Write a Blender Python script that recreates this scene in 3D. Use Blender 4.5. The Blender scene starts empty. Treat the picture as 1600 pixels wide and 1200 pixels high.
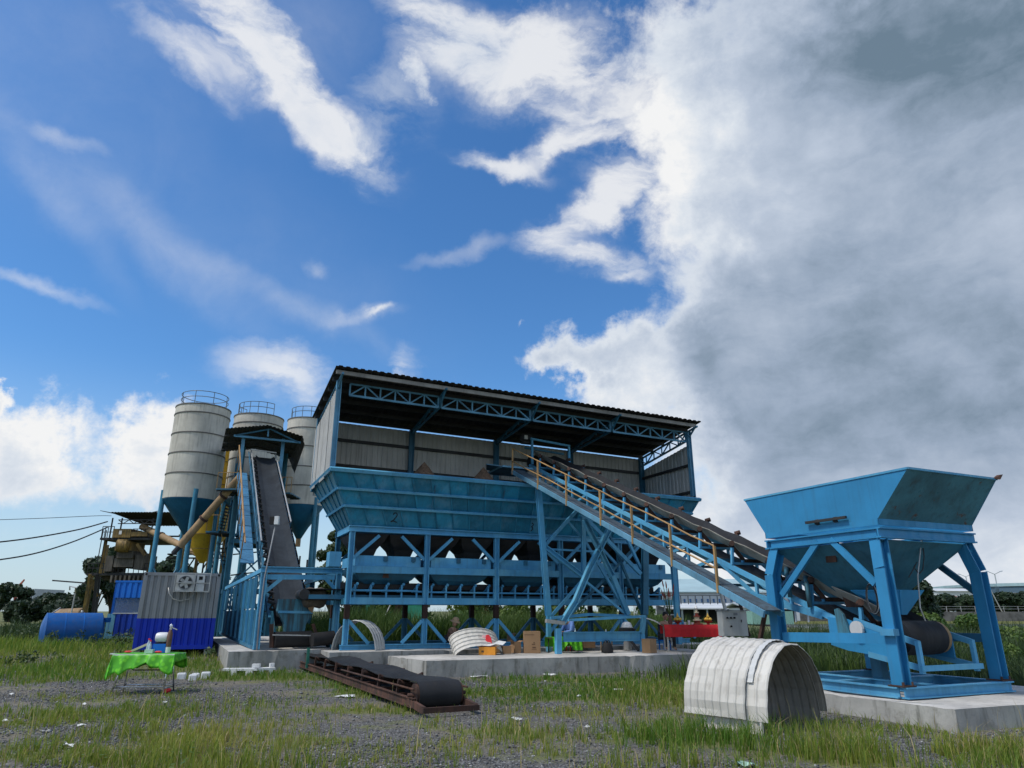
import bpy, math, random
import numpy as np
from mathutils import Vector, Matrix, noise as mnoise
random.seed(7); rng = np.random.default_rng(7)
SC = bpy.context.scene
COL = SC.collection

# ------------------------------------------------------------------ camera
F, HY, EYE = 1080.0, 955.0, 1.55            # focal length and horizon row for a 1600x1200 frame
PITCH = math.atan((HY-600)/F)
cd = bpy.data.cameras.new('camera'); cam = bpy.data.objects.new('camera', cd); COL.objects.link(cam)
cd.sensor_fit = 'HORIZONTAL'; cd.sensor_width = 36; cd.lens = F/1600*36
cd.clip_start = .1; cd.clip_end = 9000
cam.location = (0, 0, EYE); cam.rotation_euler = (math.pi/2+PITCH, 0, 0)
SC.camera = cam
vs = SC.view_settings
vs.view_transform = 'Standard'; vs.look = 'None'; vs.gamma = 1; vs.use_curve_mapping = False
vs.exposure = 0.0
SC.cycles.max_bounces = 6; SC.cycles.diffuse_bounces = 3; SC.cycles.glossy_bounces = 2
SC.cycles.transparent_max_bounces = 8; SC.cycles.caustics_reflective = False; SC.cycles.caustics_refractive = False

# ------------------------------------------------------------------ sun
SUN_EL, SUN_AZ = math.radians(56), math.radians(-118)     # azimuth from +Y towards +X
sdir = Vector((math.sin(SUN_AZ)*math.cos(SUN_EL), math.cos(SUN_AZ)*math.cos(SUN_EL), math.sin(SUN_EL)))
sl = bpy.data.lights.new('sun', 'SUN'); so = bpy.data.objects.new('sun', sl); COL.objects.link(so)
sl.energy = 2.5; sl.angle = math.radians(8); sl.color = (1.0, .95, .88)
so.rotation_euler = (-sdir).to_track_quat('-Z', 'Y').to_euler(); so.location = sdir*60

# ------------------------------------------------------------------ rays and the plant's own axes
S_, C_ = math.sin(PITCH), math.cos(PITCH)
CAM = Vector((0, 0, EYE))
def ray(x, y):
    v = -(y-600)/F
    return Vector(((x-800)/F, C_-S_*v, S_+C_*v))
ALPHA = math.radians(24.5)
Uv = Vector((math.cos(ALPHA), math.sin(ALPHA), 0)); Wv = Vector((-math.sin(ALPHA), math.cos(ALPHA), 0)); Zv = Vector((0, 0, 1))
ORG = Vector((-4.68, 20.93, 0))             # foot of the bunker's front left post
def P(u, w, z=0): return ORG+Uv*u+Wv*w+Zv*z
def toP(p): d = Vector(p)-ORG; return (d.dot(Uv), d.dot(Wv), d.z)
def at_t(x, y, t): return CAM+ray(x, y)*t
def at_z(x, y, z=0): r = ray(x, y); return CAM+r*((z-EYE)/r.z)
def at_w(x, y, w): r = ray(x, y); return CAM+r*((w-(CAM-ORG).dot(Wv))/r.dot(Wv))
def at_u(x, y, u): r = ray(x, y); return CAM+r*((u-(CAM-ORG).dot(Uv))/r.dot(Uv))
def wz(x, y, w): a = toP(at_w(x, y, w)); return a[0], a[2]

# ------------------------------------------------------------------ node helpers
def nd(nt, typ, ins=None, **props):
    n = nt.nodes.new(typ)
    for k, v in props.items(): setattr(n, k, v)
    for k, v in (ins or {}).items():
        s = n.inputs[k]
        if hasattr(v, 'is_linked') or isinstance(v, bpy.types.NodeSocket): nt.links.new(v, s)
        else: s.default_value = v
    return n
def mth(nt, op, a, b=None, c=None, clamp=False):
    n = nt.nodes.new('ShaderNodeMath'); n.operation = op; n.use_clamp = clamp
    for i, v in enumerate((a, b, c)):
        if v is None: continue
        if isinstance(v, bpy.types.NodeSocket): nt.links.new(v, n.inputs[i])
        else: n.inputs[i].default_value = v
    return n.outputs[0]
def vmth(nt, op, a, b=None, scale=None):
    n = nt.nodes.new('ShaderNodeVectorMath'); n.operation = op
    for i, v in enumerate((a, b)):
        if v is None: continue
        if isinstance(v, bpy.types.NodeSocket): nt.links.new(v, n.inputs[i])
        else: n.inputs[i].default_value = v
    if scale is not None:
        if isinstance(scale, bpy.types.NodeSocket): nt.links.new(scale, n.inputs['Scale'])
        else: n.inputs['Scale'].default_value = scale
    return n.outputs['Value'] if op in ('DOT_PRODUCT', 'LENGTH') else n.outputs['Vector']
def mrange(nt, v, a, b, c=0., d=1., interp='SMOOTHSTEP'):
    n = nt.nodes.new('ShaderNodeMapRange'); n.interpolation_type = interp
    nt.links.new(v, n.inputs[0])
    for i, x in ((1, a), (2, b), (3, c), (4, d)):
        if isinstance(x, bpy.types.NodeSocket): nt.links.new(x, n.inputs[i])
        else: n.inputs[i].default_value = x
    return n.outputs[0]
def mixc(nt, f, a, b, blend='MIX'):
    n = nt.nodes.new('ShaderNodeMix'); n.data_type = 'RGBA'; n.blend_type = blend
    for s, v in ((n.inputs[0], f), (n.inputs[6], a), (n.inputs[7], b)):
        if isinstance(v, bpy.types.NodeSocket): nt.links.new(v, s)
        elif isinstance(v, (int, float)): s.default_value = v
        else: s.default_value = (*v, 1) if len(v) == 3 else v
    return n.outputs[2]
def noise(nt, vec, scale, detail=4., rough=.55, dist=0.):
    n = nt.nodes.new('ShaderNodeTexNoise')
    if vec is not None: nt.links.new(vec, n.inputs['Vector'])
    n.inputs['Scale'].default_value = scale; n.inputs['Detail'].default_value = detail
    n.inputs['Roughness'].default_value = rough; n.inputs['Distortion'].default_value = dist
    return n.outputs['Fac']

# ------------------------------------------------------------------ sky with clouds
world = bpy.data.worlds.new('World'); SC.world = world; world.use_nodes = True
def build_sky():
    nt = world.node_tree; nt.nodes.clear()
    out = nt.nodes.new('ShaderNodeOutputWorld'); bg = nt.nodes.new('ShaderNodeBackground')
    nt.links.new(bg.outputs[0], out.inputs[0])
    sky = nt.nodes.new('ShaderNodeTexSky'); sky.sky_type = 'NISHITA'; sky.sun_disc = False
    sky.sun_elevation = SUN_EL; sky.sun_rotation = SUN_AZ
    sky.altitude = 0; sky.air_density = 1.0; sky.dust_density = .6; sky.ozone_density = 2.2
    tc = nt.nodes.new('ShaderNodeTexCoord')
    d = vmth(nt, 'NORMALIZE', tc.outputs['Generated'])
    sp = nt.nodes.new('ShaderNodeSeparateXYZ'); nt.links.new(d, sp.inputs[0])
    az = mth(nt, 'MULTIPLY', mth(nt, 'ARCTAN2', sp.outputs[0], sp.outputs[1]), 180/math.pi)
    el = mth(nt, 'MULTIPLY', mth(nt, 'ARCSINE', sp.outputs[2]), 180/math.pi)
    cb = nt.nodes.new('ShaderNodeCombineXYZ'); nt.links.new(az, cb.inputs[0]); nt.links.new(el, cb.inputs[1])
    # ragged outlines: the blobs' own coordinates are bent by noise
    wn = nt.nodes.new('ShaderNodeTexNoise'); nt.links.new(d, wn.inputs['Vector'])
    wn.inputs['Scale'].default_value = 6; wn.inputs['Detail'].default_value = 8; wn.inputs['Roughness'].default_value = .6
    wv = vmth(nt, 'MULTIPLY', vmth(nt, 'SUBTRACT', wn.outputs['Color'], (.5, .5, .5)), (15, 13, 0))
    pw = vmth(nt, 'ADD', cb.outputs[0], wv)
    def blobs(lst, coord):
        acc = None
        for (x, y, rx, ry, rot, amp) in lst:
            r = ray(x, y).normalized()
            a0 = math.degrees(math.atan2(r.x, r.y)); e0 = math.degrees(math.asin(r.z))
            k = 1/18.85
            mp = nt.nodes.new('ShaderNodeMapping'); mp.vector_type = 'TEXTURE'
            mp.inputs['Location'].default_value = (a0, e0, 0)
            mp.inputs['Rotation'].default_value = (0, 0, -math.radians(rot))
            zc = 1/math.sqrt(1+((x-800)/F)**2+((y-600)/F)**2)
            mp.inputs['Scale'].default_value = (rx*k*zc/math.cos(math.radians(e0))*1.6, ry*k*zc*1.6, 1)
            nt.links.new(coord, mp.inputs['Vector'])
            g = mrange(nt, vmth(nt, 'LENGTH', mp.outputs[0]), 1.0, 0.0, 0.0, amp)
            acc = g if acc is None else mth(nt, 'ADD', acc, g)
        return acc
    BIG = [(1345,300,330,270,0,1.35),(1500,120,320,260,0,1.5),(1040,50,220,100,0,.72),(1080,200,110,110,0,.62),(1480,640,360,340,0,1.6),(1240,690,180,250,0,1.15),(1330,860,330,130,0,1.0),
           (930,545,100,48,0,1.1),(985,610,90,60,0,1.1),(880,560,60,30,10,.5),(1075,575,55,60,0,.9),(806,496,18,6,0,.5),(672,135,50,58,-35,.75),(350,10,90,50,25,.5),
           (445,592,70,28,10,.5),(637,572,30,16,-20,.5),
           (28,672,88,76,0,1.4),(228,695,66,80,-10,1.45),(45,760,110,56,0,.7),(225,780,70,40,0,.7),(-10,590,35,22,0,1.0),(130,860,150,40,0,.3)]
    WISP = [(365,25,110,70,30,.95),(440,105,150,50,32,.75),(500,200,140,42,24,.75),(300,105,90,40,20,.5),(618,175,70,95,30,.6),(445,588,110,56,10,.8),(640,565,46,36,-30,.6),(250,60,120,60,20,.3),
            (965,175,120,95,15,1.0),(985,300,74,42,-25,1.0),(900,350,90,30,-15,.95),(925,408,110,28,5,1.0),(868,232,70,22,-22,.85),(790,272,90,18,10,.7),(690,45,120,66,20,.95),(790,115,90,80,0,.85),(880,90,100,80,0,.85)]
    THIN = [(80,300,130,30,45,.14),(250,390,170,40,30,.17),(470,485,150,24,14,.17),(575,496,60,12,-14,.30),(608,487,24,6,-25,.5),(105,212,40,14,0,.4),(60,440,70,12,10,.35),
            (730,395,70,12,-8,.3),(415,60,180,120,0,.12),(60,120,200,160,20,.10),(440,420,240,120,20,.05),(512,425,14,10,30,.25)]
    big = blobs(BIG, pw)
    thin = blobs(THIN, vmth(nt, 'ADD', cb.outputs[0], vmth(nt, 'SCALE', wv, None, .45)))
    # the rest of the sky, out of the picture, carries the same broken cloud
    away = mth(nt, 'MAXIMUM', mrange(nt, mth(nt, 'ABSOLUTE', az), 50, 70), mrange(nt, el, 54, 66))
    low = noise(nt, d, 2.2, 3, .5)
    rest = mth(nt, 'MULTIPLY', away, mrange(nt, low, .42, .62, 0, .95))
    n1 = noise(nt, d, 10, 10, .64, .35)
    n2 = noise(nt, d, 34, 8, .66)
    dens = mth(nt, 'ADD', mth(nt, 'ADD', big, rest), mth(nt, 'MULTIPLY', mth(nt, 'SUBTRACT', n1, .5), 1.45))
    dens = mth(nt, 'ADD', dens, mth(nt, 'MULTIPLY', mth(nt, 'SUBTRACT', n2, .5), .55))
    alpha = mrange(nt, dens, .26, .92)
    # soft torn wisps: stretched noise tears the patches
    wm = nt.nodes.new('ShaderNodeMapping'); nt.links.new(vmth(nt, 'ADD', cb.outputs[0], vmth(nt, 'SCALE', wv, None, .35)), wm.inputs[0])
    wm.inputs['Rotation'].default_value = (0, 0, math.radians(28)); wm.inputs['Scale'].default_value = (.10, .27, 1)
    tear = noise(nt, wm.outputs[0], 1.0, 9, .62, .4)
    wsp = blobs(WISP, vmth(nt, 'ADD', cb.outputs[0], vmth(nt, 'SCALE', wv, None, .6)))
    wsp = mth(nt, 'MULTIPLY', mrange(nt, wsp, .05, .95, 0, .9), mrange(nt, mth(nt, 'ADD', tear, mth(nt, 'MULTIPLY', wsp, .16)), .40, .74, .0, .95))
    alpha = mth(nt, 'MAXIMUM', alpha, wsp, clamp=True)
    tl = mth(nt, 'MULTIPLY', thin, mrange(nt, n1, .25, .75, .5, 1.3))
    alpha = mth(nt, 'MAXIMUM', alpha, tl, clamp=True)
    # grey undersides
    DARK = [(1400,430,440,360,0,.17),(1430,30,380,160,8,.50),(1560,170,260,150,20,.26),(1420,640,360,190,0,.16),(1110,570,60,75,0,.30),(1560,480,260,180,0,.16),(1170,450,200,110,0,.14),(1250,690,260,90,0,.10),
            (60,810,140,40,0,.08),(240,800,90,30,0,.06),(620,180,60,60,0,.28)]
    LITE = [(960,200,130,100,20,.24),(1190,270,150,120,0,.16),(1000,590,70,40,0,.25),(960,320,90,90,0,.2),(60,650,200,140,0,.12),(220,690,120,90,0,.12),(1580,800,160,60,0,.12),(1300,900,500,70,0,.2)]
    pw2 = vmth(nt, 'ADD', cb.outputs[0], vmth(nt, 'SCALE', wv, None, .7))
    dk = mth(nt, 'SUBTRACT', blobs(DARK, pw2), blobs(LITE, pw2))
    thick = mrange(nt, dens, .6, 1.7, 0.02, .40)
    sh = mth(nt, 'ADD', mth(nt, 'ADD', dk, thick), mth(nt, 'MULTIPLY', mth(nt, 'SUBTRACT', noise(nt, d, 4.2, 9, .6), .5), .62))
    sh = mth(nt, 'ADD', sh, mth(nt, 'MULTIPLY', mth(nt, 'SUBTRACT', noise(nt, d, 15, 8, .6), .5), .38))
    sh = mth(nt, 'ADD', mth(nt, 'MULTIPLY', sh, .92), mth(nt, 'MULTIPLY', mth(nt, 'SUBTRACT', .56, tear), .55))
    cr = nt.nodes.new('ShaderNodeValToRGB'); nt.links.new(sh, cr.inputs[0])
    e = cr.color_ramp.elements
    e[0].position = 0; e[0].color = (.90, .905, .91, 1)
    e[1].position = 1; e[1].color = (.15, .22, .295, 1)
    for p, c in ((.2, (.70, .755, .83, 1)), (.45, (.495, .57, .69, 1)), (.72, (.325, .405, .525, 1))):
        x = e.new(p); x.color = c
    hs = nt.nodes.new('ShaderNodeHueSaturation'); nt.links.new(sky.outputs[0], hs.inputs['Color'])
    hs.inputs['Saturation'].default_value = 1.2; hs.inputs['Value'].default_value = .88
    blue = mixc(nt, 1., vmth(nt, 'SCALE', hs.outputs[0], None, SKY_STR), (.84, 1.10, 1.27), 'MULTIPLY')
    # pale air near the horizon
    hz = mrange(nt, el, 19, -1, 0, .8)
    blue = mixc(nt, hz, blue, (.56, .68, .78))
    colr = mixc(nt, alpha, blue, cr.outputs[0])
    nt.links.new(colr, bg.inputs[0]); bg.inputs[1].default_value = 1.0
SKY_STR = .145
build_sky()
try: world.cycles.sampling_method = 'MANUAL'; world.cycles.sample_map_resolution = 512
except Exception: pass

# ------------------------------------------------------------------ materials
M = {}
def newmat(name):
    m = bpy.data.materials.new(name); m.use_nodes = True
    nt = m.node_tree; nt.nodes.clear()
    o = nt.nodes.new('ShaderNodeOutputMaterial'); b = nt.nodes.new('ShaderNodeBsdfPrincipled')
    nt.links.new(b.outputs[0], o.inputs[0]); M[name] = m
    return m, nt, b
def paint(name, col, rust=.3, rough=.5, var=.25, dirt=.35, dirtcol=(.10, .085, .065), rustcol=(.11, .045, .02), metal=0., scale=1., jitter=.12, fade=None, bump=.15):
    """weathered paint: tone clouds, rain streaks, chips of rust"""
    m, nt, b = newmat(name)
    tc = nt.nodes.new('ShaderNodeTexCoord'); ob = tc.outputs['Object']
    oi = nt.nodes.new('ShaderNodeObjectInfo')
    off = vmth(nt, 'ADD', ob, vmth(nt, 'SCALE', (13., 7., 5.), None, oi.outputs['Random']))
    n1 = noise(nt, off, 1.3*scale, 5, .6)
    c = mixc(nt, mrange(nt, n1, .3, .7), tuple(x*(1-var) for x in col), tuple(min(1, x*(1+var)) for x in col))
    if fade:
        c = mixc(nt, mrange(nt, noise(nt, off, .8*scale, 5, .65), .46, .70, 0, .75), c, fade)
    st = nt.nodes.new('ShaderNodeMapping'); nt.links.new(off, st.inputs[0]); st.inputs['Scale'].default_value = (7, 7, .55)
    n2 = noise(nt, st.outputs[0], 1.4*scale, 6, .65)
    c = mixc(nt, mrange(nt, n2, .47 if dirt < .6 else .36, .78 if dirt < .6 else .64, 0, dirt), c, dirtcol)
    n3 = noise(nt, off, 5.5*scale, 8, .7)
    rf = mrange(nt, n3, .70-.16*rust, .76-.12*rust, 0, min(1, rust*2.2))
    c = mixc(nt, rf, c, rustcol)
    st2 = nt.nodes.new('ShaderNodeMapping'); nt.links.new(off, st2.inputs[0]); st2.inputs['Scale'].default_value = (15, 15, .5)
    c = mixc(nt, mrange(nt, noise(nt, st2.outputs[0], 1.2*scale, 5, .6), .66, .74, 0, min(.75, rust*2.)), c, rustcol)
    v = mth(nt, 'ADD', mth(nt, 'MULTIPLY', mth(nt, 'SUBTRACT', oi.outputs['Random'], .5), 2*jitter), 1.)
    hs = nt.nodes.new('ShaderNodeHueSaturation'); nt.links.new(c, hs.inputs['Color']); nt.links.new(v, hs.inputs['Value'])
    nt.links.new(hs.outputs[0], b.inputs['Base Color'])
    nt.links.new(mrange(nt, n2, .3, .8, rough-.1, min(1, rough+.3)), b.inputs['Roughness'])
    b.inputs['Metallic'].default_value = metal; b.inputs['Specular IOR Level'].default_value = .35
    bp = nt.nodes.new('ShaderNodeBump'); bp.inputs['Strength'].default_value = bump; bp.inputs['Distance'].default_value = .02
    nt.links.new(n3, bp.inputs['Height']); nt.links.new(bp.outputs[0], b.inputs['Normal'])
    return m
def plain(name, col, rough=.6, metal=0., var=.12, scale=6., emit=None):
    m, nt, b = newmat(name)
    tc = nt.nodes.new('ShaderNodeTexCoord')
    n1 = noise(nt, tc.outputs['Object'], scale, 5, .6)
    c = mixc(nt, mrange(nt, n1, .3, .7), tuple(x*(1-var) for x in col), tuple(min(1, x*(1+var)) for x in col))
    nt.links.new(c, b.inputs['Base Color']); b.inputs['Roughness'].default_value = rough; b.inputs['Metallic'].default_value = metal
    return m
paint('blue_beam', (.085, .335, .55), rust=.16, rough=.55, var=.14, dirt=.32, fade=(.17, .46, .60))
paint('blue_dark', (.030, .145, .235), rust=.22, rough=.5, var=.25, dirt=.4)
paint('blue_panel', (.014, .195, .32), rust=.16, rough=.55, var=.22, dirt=.45, jitter=.28, fade=(.10, .28, .40), scale=1.3, dirtcol=(.05, .075, .08))
paint('blue_hopper', (.034, .245, .47), rust=.10, rough=.5, var=.10, dirt=.2, dirtcol=(.05, .08, .09))
paint('blue_grimy', (.055, .20, .27), rust=.35, rough=.6, var=.25, dirt=.75, dirtcol=(.05, .045, .035))
paint('teal_rib', (.10, .27, .36), rust=.3, rough=.5, var=.2, dirt=.4, dirtcol=(.04, .06, .06))
paint('rust_steel', (.10, .048, .032), rust=.4, rough=.85, var=.45, dirt=.7, rustcol=(.17, .07, .035), dirtcol=(.035, .028, .025))
paint('dark_steel', (.035, .035, .036), rust=.3, rough=.6, var=.3, dirt=.3)
paint('stub_rust', (.035, .016, .012), rust=.3, rough=.8, var=.4)
paint('orange_rail', (.42, .25, .10), rust=.5, rough=.5, var=.2, dirt=.4)
paint('yellow_steel', (.62, .38, .03), rust=.15, rough=.5, var=.15, dirt=.35)
paint('yellow_old', (.30, .19, .05), rust=.4, rough=.6, var=.3, dirt=.7, dirtcol=(.06, .05, .04))
paint('tan_pipe', (.36, .235, .12), rust=.35, rough=.6, var=.25, dirt=.5)
paint('silo_grey', (.56, .53, .455), rust=.03, rough=.75, var=.13, dirt=.55, dirtcol=(.20, .185, .16), scale=.8, jitter=.06)
paint('silo_ring', (.16, .15, .14), rust=.2, rough=.8)
paint('silo_cone', (.012, .115, .215), rust=.06, rough=.45, var=.15, dirt=.25, dirtcol=(.03, .05, .06))
paint('grey_cladding', (.50, .49, .46), rust=.04, rough=.55, var=.10, dirt=.45, dirtcol=(.20, .18, .16), jitter=.07)
paint('roof_sheet', (.034, .031, .029), rust=.3, rough=.7, var=.25, dirt=.4)
paint('truss_blue', (.10, .28, .42), rust=.12, rough=.5, dirt=.25)
paint('purlin', (.30, .29, .27), rust=.2, rough=.7)
paint('galv', (.46, .46, .44), rust=.05, rough=.42, var=.12, metal=.35, dirt=.35, dirtcol=(.2, .18, .15))
paint('arch_sheet', (.61, .58, .52), rust=.05, rough=.5, var=.08, dirt=.5, dirtcol=(.24, .205, .16), jitter=.05)
paint('cont_grey', (.27, .28, .29), rust=.04, rough=.55, var=.08, dirt=.25, jitter=.03)
paint('cont_blue', (.004, .034, .46), rust=.04, rough=.5, var=.1, dirt=.15, jitter=.03)
paint('cont_azure', (.004, .14, .55), rust=.05, rough=.5, var=.12, dirt=.2)
paint('tank_blue', (.004, .10, .36), rust=.06, rough=.4, var=.15, dirt=.3)
paint('white_paint', (.62, .62, .60), rust=.05, rough=.5, var=.06, dirt=.25, dirtcol=(.3, .28, .25))
paint('rubber', (.018, .019, .021), rust=.0, rough=.7, var=.3, dirt=.45, dirtcol=(.05, .048, .045))
paint('belt_dusty', (.024, .031, .038), rust=.0, rough=.9, var=.3, dirt=.3, dirtcol=(.042, .050, .056))
paint('belt_under', (.36, .33, .28), rust=.2, rough=.85, var=.3, dirt=.55, dirtcol=(.09, .075, .06))
paint('walkway', (.13, .31, .44), rust=.2, rough=.6, var=.25, dirt=.5, dirtcol=(.14, .15, .15))
paint('walk_plate', (.065, .10, .125), rust=.3, rough=.7, var=.35, dirt=.6, dirtcol=(.06, .055, .05))
paint('card', (.33, .20, .105), rust=.0, rough=.85, var=.1, dirt=.2, jitter=.18)
paint('arch_inner_shade', (.27, .24, .20), rust=.15, rough=.75, var=.2, dirt=.5, dirtcol=(.12, .10, .08))
plain('hardhat', (.78, .78, .76), .3); plain('white_plastic', (.72, .73, .72), .4, var=.06); plain('orange_card', (.78, .30, .02), .6)
plain('red_cloth', (.50, .008, .012), .75); plain('red_bright', (.75, .03, .04), .55); plain('pink_card', (.75, .45, .45), .6)
plain('chrome', (.6, .6, .6), .25, .9); plain('black', (.010, .010, .011), .8); plain('skin', (.42, .24, .16), .6)
plain('brown_cloth', (.16, .09, .065), .9); plain('tan_cloth', (.42, .28, .17), .9); plain('blue_cloth', (.16, .28, .62), .85); plain('navy_cloth', (.03, .035, .06), .85)
plain('dark_trouser', (.03, .03, .035), .9); plain('gold', (.70, .42, .06), .4, .3); plain('bottle_clear', (.45, .55, .62), .2); plain('stem_red', (.28, .05, .03), .8)
plain('green_tarp', (.05, .36, .22), .6); plain('wood', (.30, .22, .14), .8); plain('cable', (.02, .02, .022), .6); plain('crumple', (.70, .70, .68), .7)
plain('paper_green', (.42, .62, .50), .6)
def cloth_green():
    m, nt, b = newmat('green_cloth'); tc = nt.nodes.new('ShaderNodeTexCoord')
    v = nt.nodes.new('ShaderNodeTexVoronoi'); nt.links.new(tc.outputs['Object'], v.inputs['Vector']); v.inputs['Scale'].default_value = 11
    c = mixc(nt, mrange(nt, v.outputs['Distance'], .2, .55), (.16, .62, .012), (.075, .40, .008))
    nt.links.new(c, b.inputs['Base Color']); b.inputs['Roughness'].default_value = .5
cloth_green()
def concrete():
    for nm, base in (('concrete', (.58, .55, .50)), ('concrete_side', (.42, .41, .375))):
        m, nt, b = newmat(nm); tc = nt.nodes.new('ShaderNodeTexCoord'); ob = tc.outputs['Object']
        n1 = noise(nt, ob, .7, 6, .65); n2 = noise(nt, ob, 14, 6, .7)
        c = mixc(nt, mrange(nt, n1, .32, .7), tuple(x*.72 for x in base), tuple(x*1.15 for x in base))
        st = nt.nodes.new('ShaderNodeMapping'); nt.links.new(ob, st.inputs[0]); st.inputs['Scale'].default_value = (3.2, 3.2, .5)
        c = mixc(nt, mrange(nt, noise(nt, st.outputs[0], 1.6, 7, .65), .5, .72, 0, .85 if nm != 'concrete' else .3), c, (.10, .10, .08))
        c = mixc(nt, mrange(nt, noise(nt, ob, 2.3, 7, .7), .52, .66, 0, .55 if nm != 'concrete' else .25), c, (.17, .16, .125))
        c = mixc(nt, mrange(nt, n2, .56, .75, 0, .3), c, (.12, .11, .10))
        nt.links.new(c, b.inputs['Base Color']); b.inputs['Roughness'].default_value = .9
        bp = nt.nodes.new('ShaderNodeBump'); bp.inputs['Strength'].default_value = .4; bp.inputs['Distance'].default_value = .02
        nt.links.new(n2, bp.inputs['Height']); nt.links.new(bp.outputs[0], b.inputs['Normal'])
concrete()
def leafmat(name, a, b_, trans=.25):
    m, nt, b = newmat(name)
    at = nt.nodes.new('ShaderNodeAttribute'); at.attribute_name = 'tint'
    nt.links.new(mixc(nt, at.outputs['Fac'], a, b_), b.inputs['Base Color'])
    b.inputs['Roughness'].default_value = .6
    tr = nt.nodes.new('ShaderNodeBsdfTranslucent'); nt.links.new(mixc(nt, at.outputs['Fac'], tuple(x*1.3 for x in a), tuple(x*1.3 for x in b_)), tr.inputs[0])
    mx = nt.nodes.new('ShaderNodeMixShader'); mx.inputs[0].default_value = trans
    nt.links.new(b.outputs[0], mx.inputs[1]); nt.links.new(tr.outputs[0], mx.inputs[2])
    o = [n for n in nt.nodes if n.type == 'OUTPUT_MATERIAL'][0]; nt.links.new(mx.outputs[0], o.inputs[0])
leafmat('grass_blade', (.085, .19, .014), (.44, .41, .07), .38)
leafmat('dry_blade', (.30, .23, .08), (.46, .37, .18))
leafmat('leaf_dark', (.010, .026, .010), (.032, .062, .022), .15)
leafmat('leaf_mid', (.022, .050, .012), (.065, .105, .026), .2)
leafmat('leaf_bright', (.04, .10, .014), (.14, .20, .035), .25)
plain('bark', (.07, .05, .035), .9)

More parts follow.
